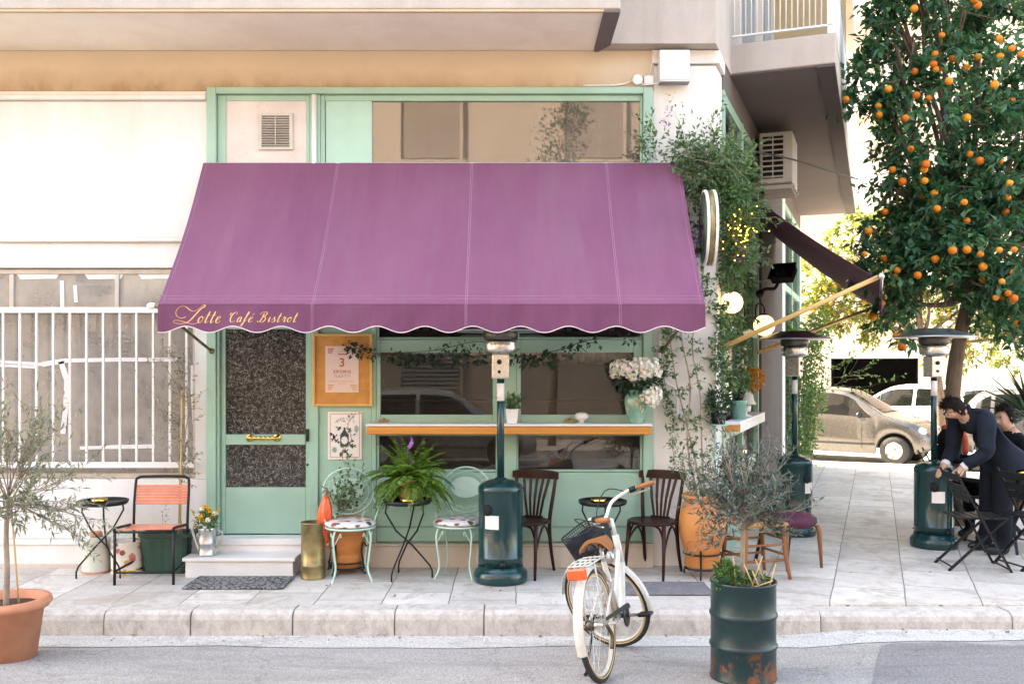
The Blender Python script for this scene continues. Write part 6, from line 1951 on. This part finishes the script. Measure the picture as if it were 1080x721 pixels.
# jacket: torso shell and sleeves
g = MB()
sec = [(.15, .80, .185, .20, .30), (.155, .86, .205, .21, .28), (.14, .91, .195, .20, .2), (.125, .95, .185, .195, .1), (.095, 1.0, .172, .188, -.12), (.06, 1.05, .165, .185, -.35), (.015, 1.10, .16, .19, -.55), (-.03, 1.155, .160, .20, -.75), (-.12, 1.25, .145, .215, -.95), (-.19, 1.305, .115, .20, -1.1), (-.245, 1.335, .085, .115, -1.2), (-.275, 1.35, .066, .068, -1.2)]
vs = []; n = 26
for cx_, cz_, rx, ry, tl in sec:
    d = V((math.cos(tl), 0, math.sin(tl)))         # fore-aft axis of the section
    d = V((math.cos(tl * .75), 0, math.sin(tl * .75)))
    for i in range(n):
        a = 2 * PI * i / n; w_ = 1 + .02 * math.sin(a * 5 + cz_ * 20) + .06 * noise.noise(V((math.cos(a) * 2.2, math.sin(a) * 2.2, cz_ * 9)))
        vs.append(V((cx_, 0, cz_)) + d * math.cos(a) * rx * w_ + V((0, 1, 0)) * math.sin(a) * ry * w_)
g.add(vs, [(j * n + i, j * n + (i + 1) % n, (j + 1) * n + (i + 1) % n, (j + 1) * n + i) for j in range(len(sec) - 1) for i in range(n)], True)
for s in (-1, 1):
    random.seed(3)
    g.tube(spline([(-.15, s * .13, 1.27), (-.19, s * .205, 1.24), (-.215, s * .235, 1.10), (-.225, s * .24, .985), (-.29, s * .20, .91), (-.36, s * .15, .85)], 5), [.085, .088, .088, .087, .086, .084, .083, .082, .080, .078, .076, .074, .074, .075, .074, .072, .068, .066, .064, .062, .060, .058, .056, .055, .055, .054][:26], 14)
    k0 = len(g.v) - 26 * 14
    for q in range(k0, len(g.v)): g.v[q] = tuple(V(g.v[q]) + V((1, 1, 1)) * .012 * noise.noise(V(g.v[q]) * 22))
for s in (-1, 1): g.tube(spline([(-.245, 0, 1.395), (-.262, s * .055, 1.375), (-.275, s * .072, 1.335), (-.262, s * .05, 1.28), (-.215, s * .03, 1.19)], 5), [.022] * 18 + [.018, .012, .006], 8)
g.build('jacket', M['suit'], man)
g = MB()
for s in (-1, 1): g.tube([(-.36, s * .148, .848), (-.385, s * .135, .822)], [.044, .042], 12)
g.tube([(-.272, 0, 1.34), (-.302, 0, 1.348)], [.066, .06], 14)
g.build('shirt', M['white_plastic'], man)
head(man, (-.385, 0, 1.352), (-.80, .1, -.6))
for s in (-1, 1):
    g = MB(); g.ball((-.02, s * .115, .045), .07, 14, 8, (2.0, .68, .64)); g.ball((.06, s * .112, .06), .055, 12, 8, (1, .9, 1.1)); g.build('shoe', M['shoe'], man)


def seated(label, loc, rz, top, hairm, extra=None):
    """sitting person facing local -y"""
    t = thing('person', label, 'person', loc, rz)
    S = Sk()
    pl = S.p((0, .05, .50), (.14, .17)); w1 = S.p((0, .04, .70), (.12, .15), pl); c1_ = S.p((0, .0, .90), (.12, .17), w1); u1 = S.p((0, -.02, 1.02), (.10, .15), c1_)
    n1 = S.p((0, -.05, 1.13), .055, u1); j1 = S.p((0, -.10, 1.18), (.066, .07), n1); k1 = S.p((0, -.085, 1.255), (.084, .092), j1); S.p((0, -.07, 1.325), .066, k1); S.p((0, -.185, 1.21), .015, j1)
    for s in (-1, 1):
        a = S.p((s * .19, -.02, 1.0), .062, u1); b = S.p((s * .25, -.08, .76), .05, a); c = S.p((s * .15, -.32, .77), .034, b); S.hand(c, (-s * .4, -1, 0), (0, 0, -1), s)
        h_ = S.p((s * .10, -.03, .48), .10, pl); k_ = S.p((s * .12, -.42, .48), .072, h_); f_ = S.p((s * .12, -.40, .09), .05, k_); S.p((s * .125, -.54, .045), .04, f_)
    skin('body', S.v, S.e, S.r, [top, M['skin'], M['shoe']], t, 2, lambda p: 1 if (p.z > 1.10 or (p.y < -.325 and .6 < p.z < .9)) else (2 if p.z < .10 else 0))
    head(t, (0, -.085, 1.255), (0, -1, -.12), .094, hairm)
    if extra: 
        g = MB(); g.tube([(.085 * math.cos(2 * PI * i / 20), -.045 + .085 * math.sin(2 * PI * i / 20), 1.10 + .01 * math.sin(i)) for i in range(20)], .034, 8, True); g.tube(spline([(-.03, -.13, 1.09), (-.05, -.17, .98), (-.05, -.175, .82)], 5), [.03] * 8 + [.034, .03, .01], 8); g.build('scarf', extra, t)
    return t


seated('seated person in a black coat at the terrace table behind the suited man', (5.12, 9.72, 0), R(-75), M['coat'], M['hair'])
seated('person in black with a red scarf seated between the patio heater and the suited man', (4.74, 10.3, 0), R(60), M['coat'], M['hair'], M['scarf'])
dup(f1, 'black folding chair under the person in the black coat', (5.16, 9.80, 0), R(-75))
dup(f1, 'black folding chair under the person with the red scarf', (4.70, 10.37, 0), R(60))
# ------------------------------------------------------------------ cars
def lerp_tab(tab, x):
    if x <= tab[0][0]: return tab[0][1]
    for (a, b), (c, d) in zip(tab[:-1], tab[1:]):
        if x <= c:
            t = (x - a) / (c - a); t = t * t * (3 - 2 * t) if False else t
            return b + (d - b) * t
    return tab[-1][1]


def make_car(label, loc, rz, paint, group=None):
    """small five door hatchback, nose along +x, wheels on z = 0"""
    t = thing('parked_car', label, 'car', loc, rz, group)
    L0, L1 = -1.80, 1.82
    top = [(-1.80, .80), (-1.78, 1.02), (-1.66, 1.28), (-1.50, 1.44), (-1.2, 1.49), (-.6, 1.515), (-.1, 1.50), (.15, 1.46), (.40, 1.33), (.70, 1.14), (.95, .985), (1.10, .94), (1.40, .87), (1.62, .78), (1.76, .66), (1.82, .52)]
    belt = [(-1.8, .78), (-1.4, .99), (-.6, .965), (.2, .935), (.9, .905), (1.2, .86), (1.5, .78), (1.82, .50)]
    half = [(-1.80, .66), (-1.72, .74), (-1.4, .80), (-.6, .83), (.5, .83), (1.1, .80), (1.45, .75), (1.68, .65), (1.82, .48)]
    bot = [(-1.80, .36), (-1.6, .26), (-1.2, .21), (1.2, .20), (1.6, .23), (1.82, .30)]
    wx = (-1.18, 1.19); wr = .285

    def sect(x):
        h = lerp_tab(half, x); zt = lerp_tab(top, x); zbelt = min(lerp_tab(belt, x), zt - .015); zb_ = lerp_tab(bot, x)
        for c in wx:
            if abs(x - c) < .34: zb_ = max(zb_, .285 + math.sqrt(max(0, .34 ** 2 - (x - c) ** 2)) - .0)
        zb_ = min(zb_, zbelt - .12)
        roof = zt - zbelt
        tum = min(1, roof / .45)
        rh = h * (1 - .02) - .20 * tum - .03
        mid = zb_ + (zbelt - zb_) * .45
        return [(h * .93, zb_), (h * .985, zb_ + (zbelt - zb_) * .12), (h, mid), (h * .995, zb_ + (zbelt - zb_) * .8), (h * .965, zbelt),
                (h * .965 + (rh - h * .965) * .5, zbelt + roof * .48), (rh, zbelt + roof * .88), (rh * .86, zbelt + roof * .965), (rh * .45, zt), (0, zt + .012)]

    xs_ = sorted(set([L0 + (L1 - L0) * i / 70 for i in range(71)] + [c + s * .34 for c in wx for s in (-.999, .999)]))
    rows = [sect(x) for x in xs_]; k = len(rows[0])
    vs = []
    for x, r_ in zip(xs_, rows):
        vs += [V((x, y, z)) for y, z in r_] + [V((x, -y, z)) for y, z in reversed(r_[:-1])]
    w_ = 2 * k - 1
    fs = [(i * w_ + j, i * w_ + j + 1, (i + 1) * w_ + j + 1, (i + 1) * w_ + j) for i in range(len(xs_) - 1) for j in range(w_ - 1)]
    fs += [tuple(range(w_)), tuple(range((len(xs_)) * w_ - 1, (len(xs_) - 1) * w_ - 1, -1))]
    g = MB(); g.add(vs, fs, True); g.build('body', paint, t)

    def P(x, q, s, off=.006):      # q in 0..1 from belt to roof edge
        r_ = sect(x); a, b, c = r_[4], r_[5], r_[6]
        y, z = (a[0] + (b[0] - a[0]) * q * 2, a[1] + (b[1] - a[1]) * q * 2) if q < .5 else (b[0] + (c[0] - b[0]) * (q - .5) * 2, b[1] + (c[1] - b[1]) * (q - .5) * 2)
        return V((x, s * (y + off), z + off * .3))

    def pane(x0, x1, lo0, lo1, hi0, hi1, s, name='side_window'):
        g = MB(); g.grid(14, 6, lambda u, v: P(x0 + (x1 - x0) * u, (lo0 + (lo1 - lo0) * u) + ((hi0 + (hi1 - hi0) * u) - (lo0 + (lo1 - lo0) * u)) * v, s))
        return g.build(name, M['car_window'], t)
    for s in (-1, 1):
        pane(-.42, .36, .06, .06, .93, .93, s); pane(.37, .74, .06, .06, .93, .22, s); pane(-1.16, -.50, .06, .06, .93, .93, s); pane(-1.52, -1.24, .12, .06, .60, .90, s)
        g = MB()
        for x in (-.46, -1.20, .58):
            for a, b in zip([.03 + .1 * i for i in range(9)], [.13 + .1 * i for i in range(9)]):
                def Q(f):
                    r_ = sect(x); z = .30 + (lerp_tab(belt, x) - .32) * f; h = lerp_tab(half, x); return V((x, s * (h * (1 - .035 * max(0, f - .75) / .25) + .0015), z))
                if x == -1.20 and a < .5: continue
                g.bar(Q(a), Q(b), .008, .003, (0, 1, 0))
        for x0, x1, z_ in ((-.86, .84, .40),): g.box(((x0 + x1) / 2, s * .832, z_), (x1 - x0, .012, .035))
        g.build('door_gap', M['rubber'], t)
        for x in (-.38, -1.05): g = MB(); g.box((x + .06, s * .832, .80), (.15, .02, .022)); g.build('door_handle', paint, t, bevel=.006)
        g = MB(); g.ball((.56, s * .92, .98), .075, 12, 8, (.75, 1.25, .85)); g.build('wing_mirror', M['black_metal'], t)
        for c in wx:
            T = Matrix.Translation((c, s * .72, wr)) @ Matrix.Rotation(R(90), 4, 'X')
            g = MB(); g.lathe([(.17, -.085), (.26, -.09), (.283, -.06), (.285, 0), (.283, .06), (.26, .09), (.17, .085)], 32, M=T, cap=False); tw = g.build('wheel', M['rubber'], t)
            g = MB(); o_ = -.075 * s
            g.lathe([(0, o_), (.05, o_ - .01 * s), (.06, o_)], 20, M=T); g.lathe([(.165, o_ * .9), (.185, o_), (.19, o_ * .85)], 32, M=T)
            for q in range(6):
                a = q * PI / 3
                g.prism([(.05 * math.cos(a - .6), .05 * math.sin(a - .6)), (.17 * math.cos(a - .22), .17 * math.sin(a - .22)), (.17 * math.cos(a + .22), .17 * math.sin(a + .22)), (.05 * math.cos(a + .6), .05 * math.sin(a + .6))], min(o_, o_ * .8), max(o_, o_ * .8), T)
            g.build('rim', M['steel'], tw)
            g = MB(); g.lathe([(0, 0), (.33, 0), (.33, .02), (0, .02)], 24, M=Matrix.Translation((c, s * .60, wr + .03)) @ Matrix.Rotation(R(90), 4, 'X')); g.build('wheel_arch', M['black_in'], t)
        g = MB(); g.ball((1.60, s * .53, .665), .13, 14, 8, (1.1, .95, .75)); g.build('headlight', M['car_lamp'], t)
        g = MB(); g.ball((-1.70, s * .62, .95), .12, 12, 8, (.7, .7, 1.5)); g.build('tail_light', M['red_lens'], t)
    # windscreen and rear screen

    def scr(x0, x1, name):
        g = MB()
        g.grid(10, 12, lambda u, v: (lambda r_: V((x0 + (x1 - x0) * u, (-1 + 2 * v) * r_[7][0] * .98, r_[8][1] + .012 + (r_[9][1] - r_[8][1]) * (1 - abs(-1 + 2 * v)) - (.03 * abs(-1 + 2 * v) ** 3))))(sect(x0 + (x1 - x0) * u)))
        g.build(name, M['car_window'], t)
    scr(.22, .90, 'windscreen'); scr(-1.75, -1.56, 'rear_screen')
    g = MB(); g.box((1.80, 0, .42), (.06, .82, .10)); g.box((1.76, 0, .58), (.06, .5, .05)); g.build('grille', M['rubber'], t, bevel=.015)
    g = MB(); g.box((1.835, 0, .44), (.01, .48, .10)); g.build('number_plate', M['white_plastic'], t)
    return t


M['car_window'] = mat('dark car window', (.006, .007, .0075), .05, var=.2, spec=.28)
M['car_lamp'] = mat('headlight lens', (.62, .64, .66), .12, .3, var=.05, coat=1)
rn = math.atan2(SN.y, SN.x)
rn -= R(17); ca_, sa_ = math.cos(rn), math.sin(rn)
fw = V((7.57, 18.75, 0)); cpos = fw - V((ca_, sa_, 0)) * 1.19 + V((-sa_, ca_, 0)) * .72
c1 = make_car('champagne small hatchback parked across the end of the side pavement', (cpos.x, cpos.y, -.168), rn, M['car_beige'])
p = at(965, 440, 24.2); make_car('white hatchback parked in front of the garage behind the champagne car', (p.x - .3, p.y, -.168), rn + PI, M['car_white'])
p = at(1040, 440, 23.5); make_car('white car parked beyond the orange tree trunk', (p.x + .3, p.y, -.168), rn + R(90), M['car_white'])
p = at(1075, 440, 18.3); make_car('dark grey car parked behind the bent suited man', (p.x + .9, p.y - .1, -.168), rn, M['car_dark'])
# a car on the camera's side of the street, seen only as a reflection in the shop windows
make_car('mid grey car parked against the opposite pavement', (-1.35, -2.1, -.17), 0, M['car_grey'])


# ------------------------------------------------------------------ trees
def orange_tree(label, base, trunk_pts, r0, blobs, nleaf, L, W, fruit, lm, seed, group):
    random.seed(seed)
    t = thing('orange_tree', label, 'tree', base, 0, group)
    wd, lf = MB(), MB(); b = V(base)
    P = spline([V(q) - b for q in trunk_pts], 6); wd.tube(P, [r0 * (1 - .4 * i / len(P)) for i in range(len(P))], 10)
    top = P[-1]
    for c, r_ in blobs:
        c = V(c) - b
        m_ = top.lerp(c, .5) + rdir() * .15
        wd.tube(spline([top - V((0, 0, .12)), m_, c], 5), [r0 * .5 * (1 - .08 * i) for i in range(11)], 6)
        for k in range(4):
            e = c + rdir() * r_ * .7; wd.tube([c.lerp(m_, .4), c.lerp(e, .5) + rdir() * .08, e], [r0 * .2, r0 * .13, .006], 5)
    tot = sum(r_ ** 2 for _, r_ in blobs)
    spots = []
    for c, r_ in blobs:
        c = V(c) - b; n = int(nleaf * r_ ** 2 / tot / 16)
        for k in range(n):
            d = rdir(); rr = r_ * (rnd(.35, 1) ** .45) * (1 + .22 * noise.noise((c + d * r_) * 1.3))
            q = c + d * rr
            if noise.noise(q * 1.25 + V((seed, 0, 0))) < -.22: continue
            ax = (d + rdir() * .8 + V((0, 0, -.1))).normalized()
            if rr > r_ * .7: spots.append((q, d))
            wd.tube([q - ax * .22, q + ax * .06], .004, 3, cap=False)
            for j in range(16):
                e = (ax * rnd(.2, 1) + rdir() * .9 + V((0, 0, -.25))).normalized()
                lf.leaf(q + ax * rnd(-.18, .10) + rdir() * .05, e, L * rnd(.65, 1.2), W * rnd(.75, 1.2), None, .18, .12)
    wd.build('trunk', M['bark'], t); lf.build('crown', lm, t)
    ob = MB(); ob.lathe([(0, -.045), (.020, -.042), (.039, -.025), (.047, 0), (.041, .023), (.023, .039), (.006, .042), (0, .040)], 14)
    first = None
    vis = [s for s in spots if s[1].dot(V((-.40, -.9, -.15))) > .35 and (seed != 51 or ((s[0].x + b.x) < .53 * (s[0].y + b.y) and s[0].z < 5.7))] if fruit else []
    random.shuffle(vis)
    for k in range(min(fruit, len(vis))):
        q, d = vis[k]
        if first is None:
            first = ob.build('orange', M['orange'], t); o = first
        else:
            o = first.copy(); COL.objects.link(o); o.parent = t
        o.location = q + d * rnd(.0, .16) + V((0, -.08, -rnd(.02, .12))); o.rotation_euler = (rnd(-.5, .5), rnd(-.5, .5), rnd(0, 6))
        o.scale = (rnd(.66, .98),) * 3
    return t


tb = (4.98, 10.6, 0)
bl = [((5.2, 10.5, 4.9), 1.15), ((4.6, 10.2, 4.4), .80), ((5.6, 10.3, 4.0), .95), ((4.75, 10.4, 5.8), .85), ((5.9, 10.5, 5.4), 1.1), ((5.3, 10.6, 6.4), 1.0), ((4.35, 10.3, 5.35), .55), ((4.9, 10.1, 3.45), .75), ((5.7, 10.1, 3.1), .80), ((4.35, 10.2, 3.15), .45), ((5.2, 10.2, 2.75), .60), ((5.9, 10.6, 2.65), .60), ((4.25, 10.3, 4.75), .42), ((6.4, 10.6, 4.4), .9), ((5.2, 11.3, 4.2), .8), ((6.0, 11.4, 3.3), .7), ((4.2, 10.2, 3.7), .42), ((4.4, 10.2, 5.95), .55), ((4.15, 10.2, 5.2), .38), ((4.6, 10.15, 2.6), .42), ((5.5, 10.1, 3.6), .8), ((4.0, 10.3, 3.0), .5), ((3.98, 10.3, 4.85), .5), ((4.25, 10.2, 2.45), .42), ((4.15, 10.3, 5.75), .35), ((4.4, 10.2, 6.4), .6), ((4.2, 10.25, 2.8), .5), ((4.8, 9.95, 2.75), .5), ((5.4, 10.0, 2.65), .5), ((4.5, 10.0, 3.2), .5), ((5.05, 9.9, 3.1), .5), ((5.5, 10.0, 2.35), .5), ((5.6, 10.1, 3.3), .6), ((5.3, 9.95, 3.9), .55)]
orange_tree('orange tree thick with ripe fruit overhanging the terrace tables', tb, [(4.98, 10.6, 0), (4.96, 10.58, .8), (4.93, 10.6, 1.5), (5.0, 10.58, 2.1), (5.1, 10.5, 2.7)], .105, bl, 37000, .116, .056, 99, M['leaf_orange'], 51, 'orange trees')
tb2 = (9.75, 21.6, -.02)
bl2 = [((8.6, 21.4, 4.2), 1.25), ((7.9, 21.5, 3.4), 1.05), ((8.5, 21.3, 3.0), .95), ((9.4, 21.5, 3.6), 1.1), ((7.7, 21.5, 4.5), .9), ((9.2, 21.5, 4.9), .95), ((7.3, 21.6, 3.2), .7), ((10.1, 21.7, 2.6), .95), ((10.9, 21.8, 3.4), 1.1), ((6.9, 21.6, 3.7), .7), ((11.6, 21.8, 2.5), .8)]
orange_tree('sunlit yellow green orange tree beyond the cross street', tb2, [(9.75, 21.6, -.02), (9.75, 21.6, .9), (9.6, 21.5, 1.7), (9.3, 21.5, 2.5)], .13, bl2, 15000, .135, .065, 42, M['leaf_sun'], 77, 'orange trees')
# climber on the far end of the side wall, spiky plant at the terrace edge
random.seed(33)
t = thing('climbing_shrub', 'light green creeper on the far end of the cafe side wall', 'climber', SW(8.2, .1, 0))
wd, lf = MB(), MB(); b = SW(8.2, .1, 0)
for k in range(7):
    p = SW(6.6 + .45 * k, .14, 0); P = spline([p, p + V((rnd(-.1, .2), -.1, .9)), p + V((rnd(-.2, .3), -.15, 1.7)), p + V((rnd(-.2, .4), -.2, 2.5))], 6); wd.tube([q - b for q in P], .008, 5)
    for i, q in enumerate(P):
        if i > 2: clump(lf, q - b, rnd(.12, .24), 26, .085, .045, (1, 1, 1), -.1, .2)
for k in range(4): grow(wd, lf, SW(8.6, .3, 1.3 + .1 * k) - b, V((1, -.4, rnd(-.1, .6))), rnd(.5, 1.0), .006, 1, 4, .5, .05, .08, .04, 7)
wd.build('stem', M['bark'], t); lf.build('foliage', M['leaf_herb'], t)
t = thing('spiky_plant', 'spiky dark green potted plant behind the terrace tables at the photo edge', 'potted plant', (6.55, 12.0, 0))
MB().lathe(pot_prof(.17, .24, .42), 28).build('pot', M['terra'], t)
MB().lathe([(.05, .40), (.06, .9), (.05, 1.1), (0, 1.12)], 12).build('trunk', M['bark'], t)
lf = MB()
for k in range(70):
    a = rnd(0, 2 * PI); el = rnd(-.3, 1.4); d = V((math.cos(a) * math.cos(el), math.sin(a) * math.cos(el), math.sin(el)))
    lf.leaf(V((0, 0, 1.12)) + d * .04, d, rnd(.5, .75), .045, None, .15, .15)
lf.build('leaves', M['leaf_dark'], t)

# ------------------------------------------------------------------ far buildings
fb = thing('garage_building', 'pale apartment block with a dark garage opening across the cross street', 'building', (9, 30, 0))


def FB(u, d, z):     # u along the far street from the garage centre, d away from us
    return V((11.3, 29.6, z)) + SN * u + SD * d


def fbox(g, u0, u1, d0, d1, z0, z1):
    vs = [FB(a, b, z) for z in (z0, z1) for a, b in ((u0, d0), (u1, d0), (u1, d1), (u0, d1))]
    g.add(vs, [(3, 2, 1, 0), (4, 5, 6, 7), (0, 1, 5, 4), (1, 2, 6, 5), (2, 3, 7, 6), (3, 0, 4, 7)])


gw = 1.28
g = MB(); fbox(g, -14, -gw, 0, .4, -.1, 3.2); fbox(g, gw, 4.4, 0, .4, -.1, 3.2); fbox(g, -gw, gw, 0, .4, 2.05, 3.2); fbox(g, 4.4, 5.7, 0, .4, -.1, 1.3); fbox(g, 4.4, 5.7, 0, .4, 2.4, 3.2); fbox(g, 5.7, 16, 0, .4, -.1, 3.2)
fbox(g, -14, 16, .0, 9, 3.2, 17)
part(g, 'wall', M['far_wall'], fb)
g = MB(); fbox(g, -gw - .25, gw + .25, -.10, -.003, 2.06, 2.28); part(g, 'lintel', M['far_pale'], fb)
g = MB(); fbox(g, -gw - .1, gw + .1, 3.2, 3.3, -.1, 3.2); fbox(g, -gw - .12, -gw - .02, .4, 3.2, -.1, 3.2); fbox(g, gw + .02, gw + .12, .4, 3.2, -.1, 3.2); fbox(g, -gw, gw, .4, 3.2, 2.1, 2.2); part(g, 'garage_opening', M['black_in'], fb)
g = MB()
for i in range(12): fbox(g, 4.42, 5.68, .05, .09, 1.32 + i * .09, 1.32 + i * .09 + .06)
part(g, 'shutter', M['shutter_pale'], fb)
for fl in range(4):
    z0 = 3.6 + fl * 3.0
    for u0 in (-11, -3.6, 3.8):
        g = MB(); fbox(g, u0, u0 + 5.2, -1.2, -.003, z0, z0 + .95); part(g, 'balcony', M['far_pale'], fb)
        g = MB(); fbox(g, u0 + .8, u0 + 2.3, -.02, -.004, z0 + .96, z0 + 2.5); part(g, 'window', M['shutter_pale'], fb)
        g = MB(); fbox(g, u0 + 3.2, u0 + 4.4, -.02, -.004, z0 + .96, z0 + 2.5); part(g, 'window', M['shutter_pale'], fb)

ob = thing('opposite_building', 'beige apartment house with grey shutters facing the cafe', 'building', (0, -5, 0))
g = MB()
for (x0, x1, z0, z1) in ((-30, 30, 0, .5),): g.b2(x0, x1, -14, -6.5, z0, z1)
g.b2(-30, 30, -14, -6.5, .501, 9.2)
part(g, 'wall', M['opp_wall'], ob)
for x in range(-14, 15, 4):
    for fl in range(3):
        z0 = .9 + fl * 3.0
        if fl == 0 and x % 8 == 2: continue
        g = MB(); g.b2(x - .75, x + .75, -6.49, -6.45, z0, z0 + 1.75)
        wn_ = part(g, 'window', M['curtain'], ob)
        g = MB()
        for q in (-.8, .72): g.b2(x + q, x + q + .08, -6.49, -6.40, z0 - .05, z0 + 1.83)
        g.b2(x - .72, x + .72, -6.49, -6.40, z0 + 1.75, z0 + 1.83); g.b2(x - .9, x + .9, -6.49, -6.35, z0 - .13, z0 - .055)
        part(g, 'frame', M['opp_wall'], wn_)
        if fl == 0:
            g = MB()
            for i in range(16): g.bar((x - .7, -6.43, z0 + .05 + i * .105), (x + .7, -6.43, z0 + .05 + i * .105), .05, .012, (0, 1, 1))
            part(g, 'shutter', M['shutter'], wn_)
for x0 in (-9.2, 2.8):
    g = MB(); g.b2(x0, x0 + 5.5, -6.49, -5.6, 3.35, 3.55); g.b2(x0, x0 + 5.5, -5.66, -5.6, 3.55, 4.3); part(g, 'balcony', M['far_pale'], ob)
random.seed(61)
t = thing('street_tree', 'slim leafy tree in front of the opposite house', 'tree', (.9, -4.6, 0))
wd, lf = MB(), MB()
wd.tube(spline([(0, 0, 0), (.05, 0, 2), (-.05, 0, 4), (.1, 0, 6)], 5), [.10 - .004 * i for i in range(16)], 8)
for c, r_ in (((.1, 0, 6.2), .8), ((-.4, 0, 5.6), .6), ((.6, .1, 5.7), .6), ((.2, 0, 7.0), .7), ((-.2, 0, 4.9), .5), ((.5, 0, 7.4), .4)):
    wd.tube([(.05, 0, 4.4), V(c)], .02, 5); clump(lf, c, r_, 420, .11, .05)
wd.build('trunk', M['bark'], t); lf.build('crown', M['leaf_dark'], t)

# fallen leaves and scraps along the kerb and on the slabs
random.seed(88)
lt = MB()
for k in range(150):
    x = rnd(-5, 6); y = 6.80 - abs(random.gauss(0, .10)) if k % 3 else rnd(7.05, 8.2)
    z = road_z(x, y) + .010 if y < 6.81 else .004
    if y > 7 and -2.9 < x < -1.7: continue
    lt.leaf(V((x, y, z)), V((rnd(-1, 1), rnd(-1, 1), .12)), rnd(.015, .045), rnd(.01, .022), V((0, 0, 1)), .1, 0)
kind(lt.build('fallen_leaves', M['litter']), 'stuff')
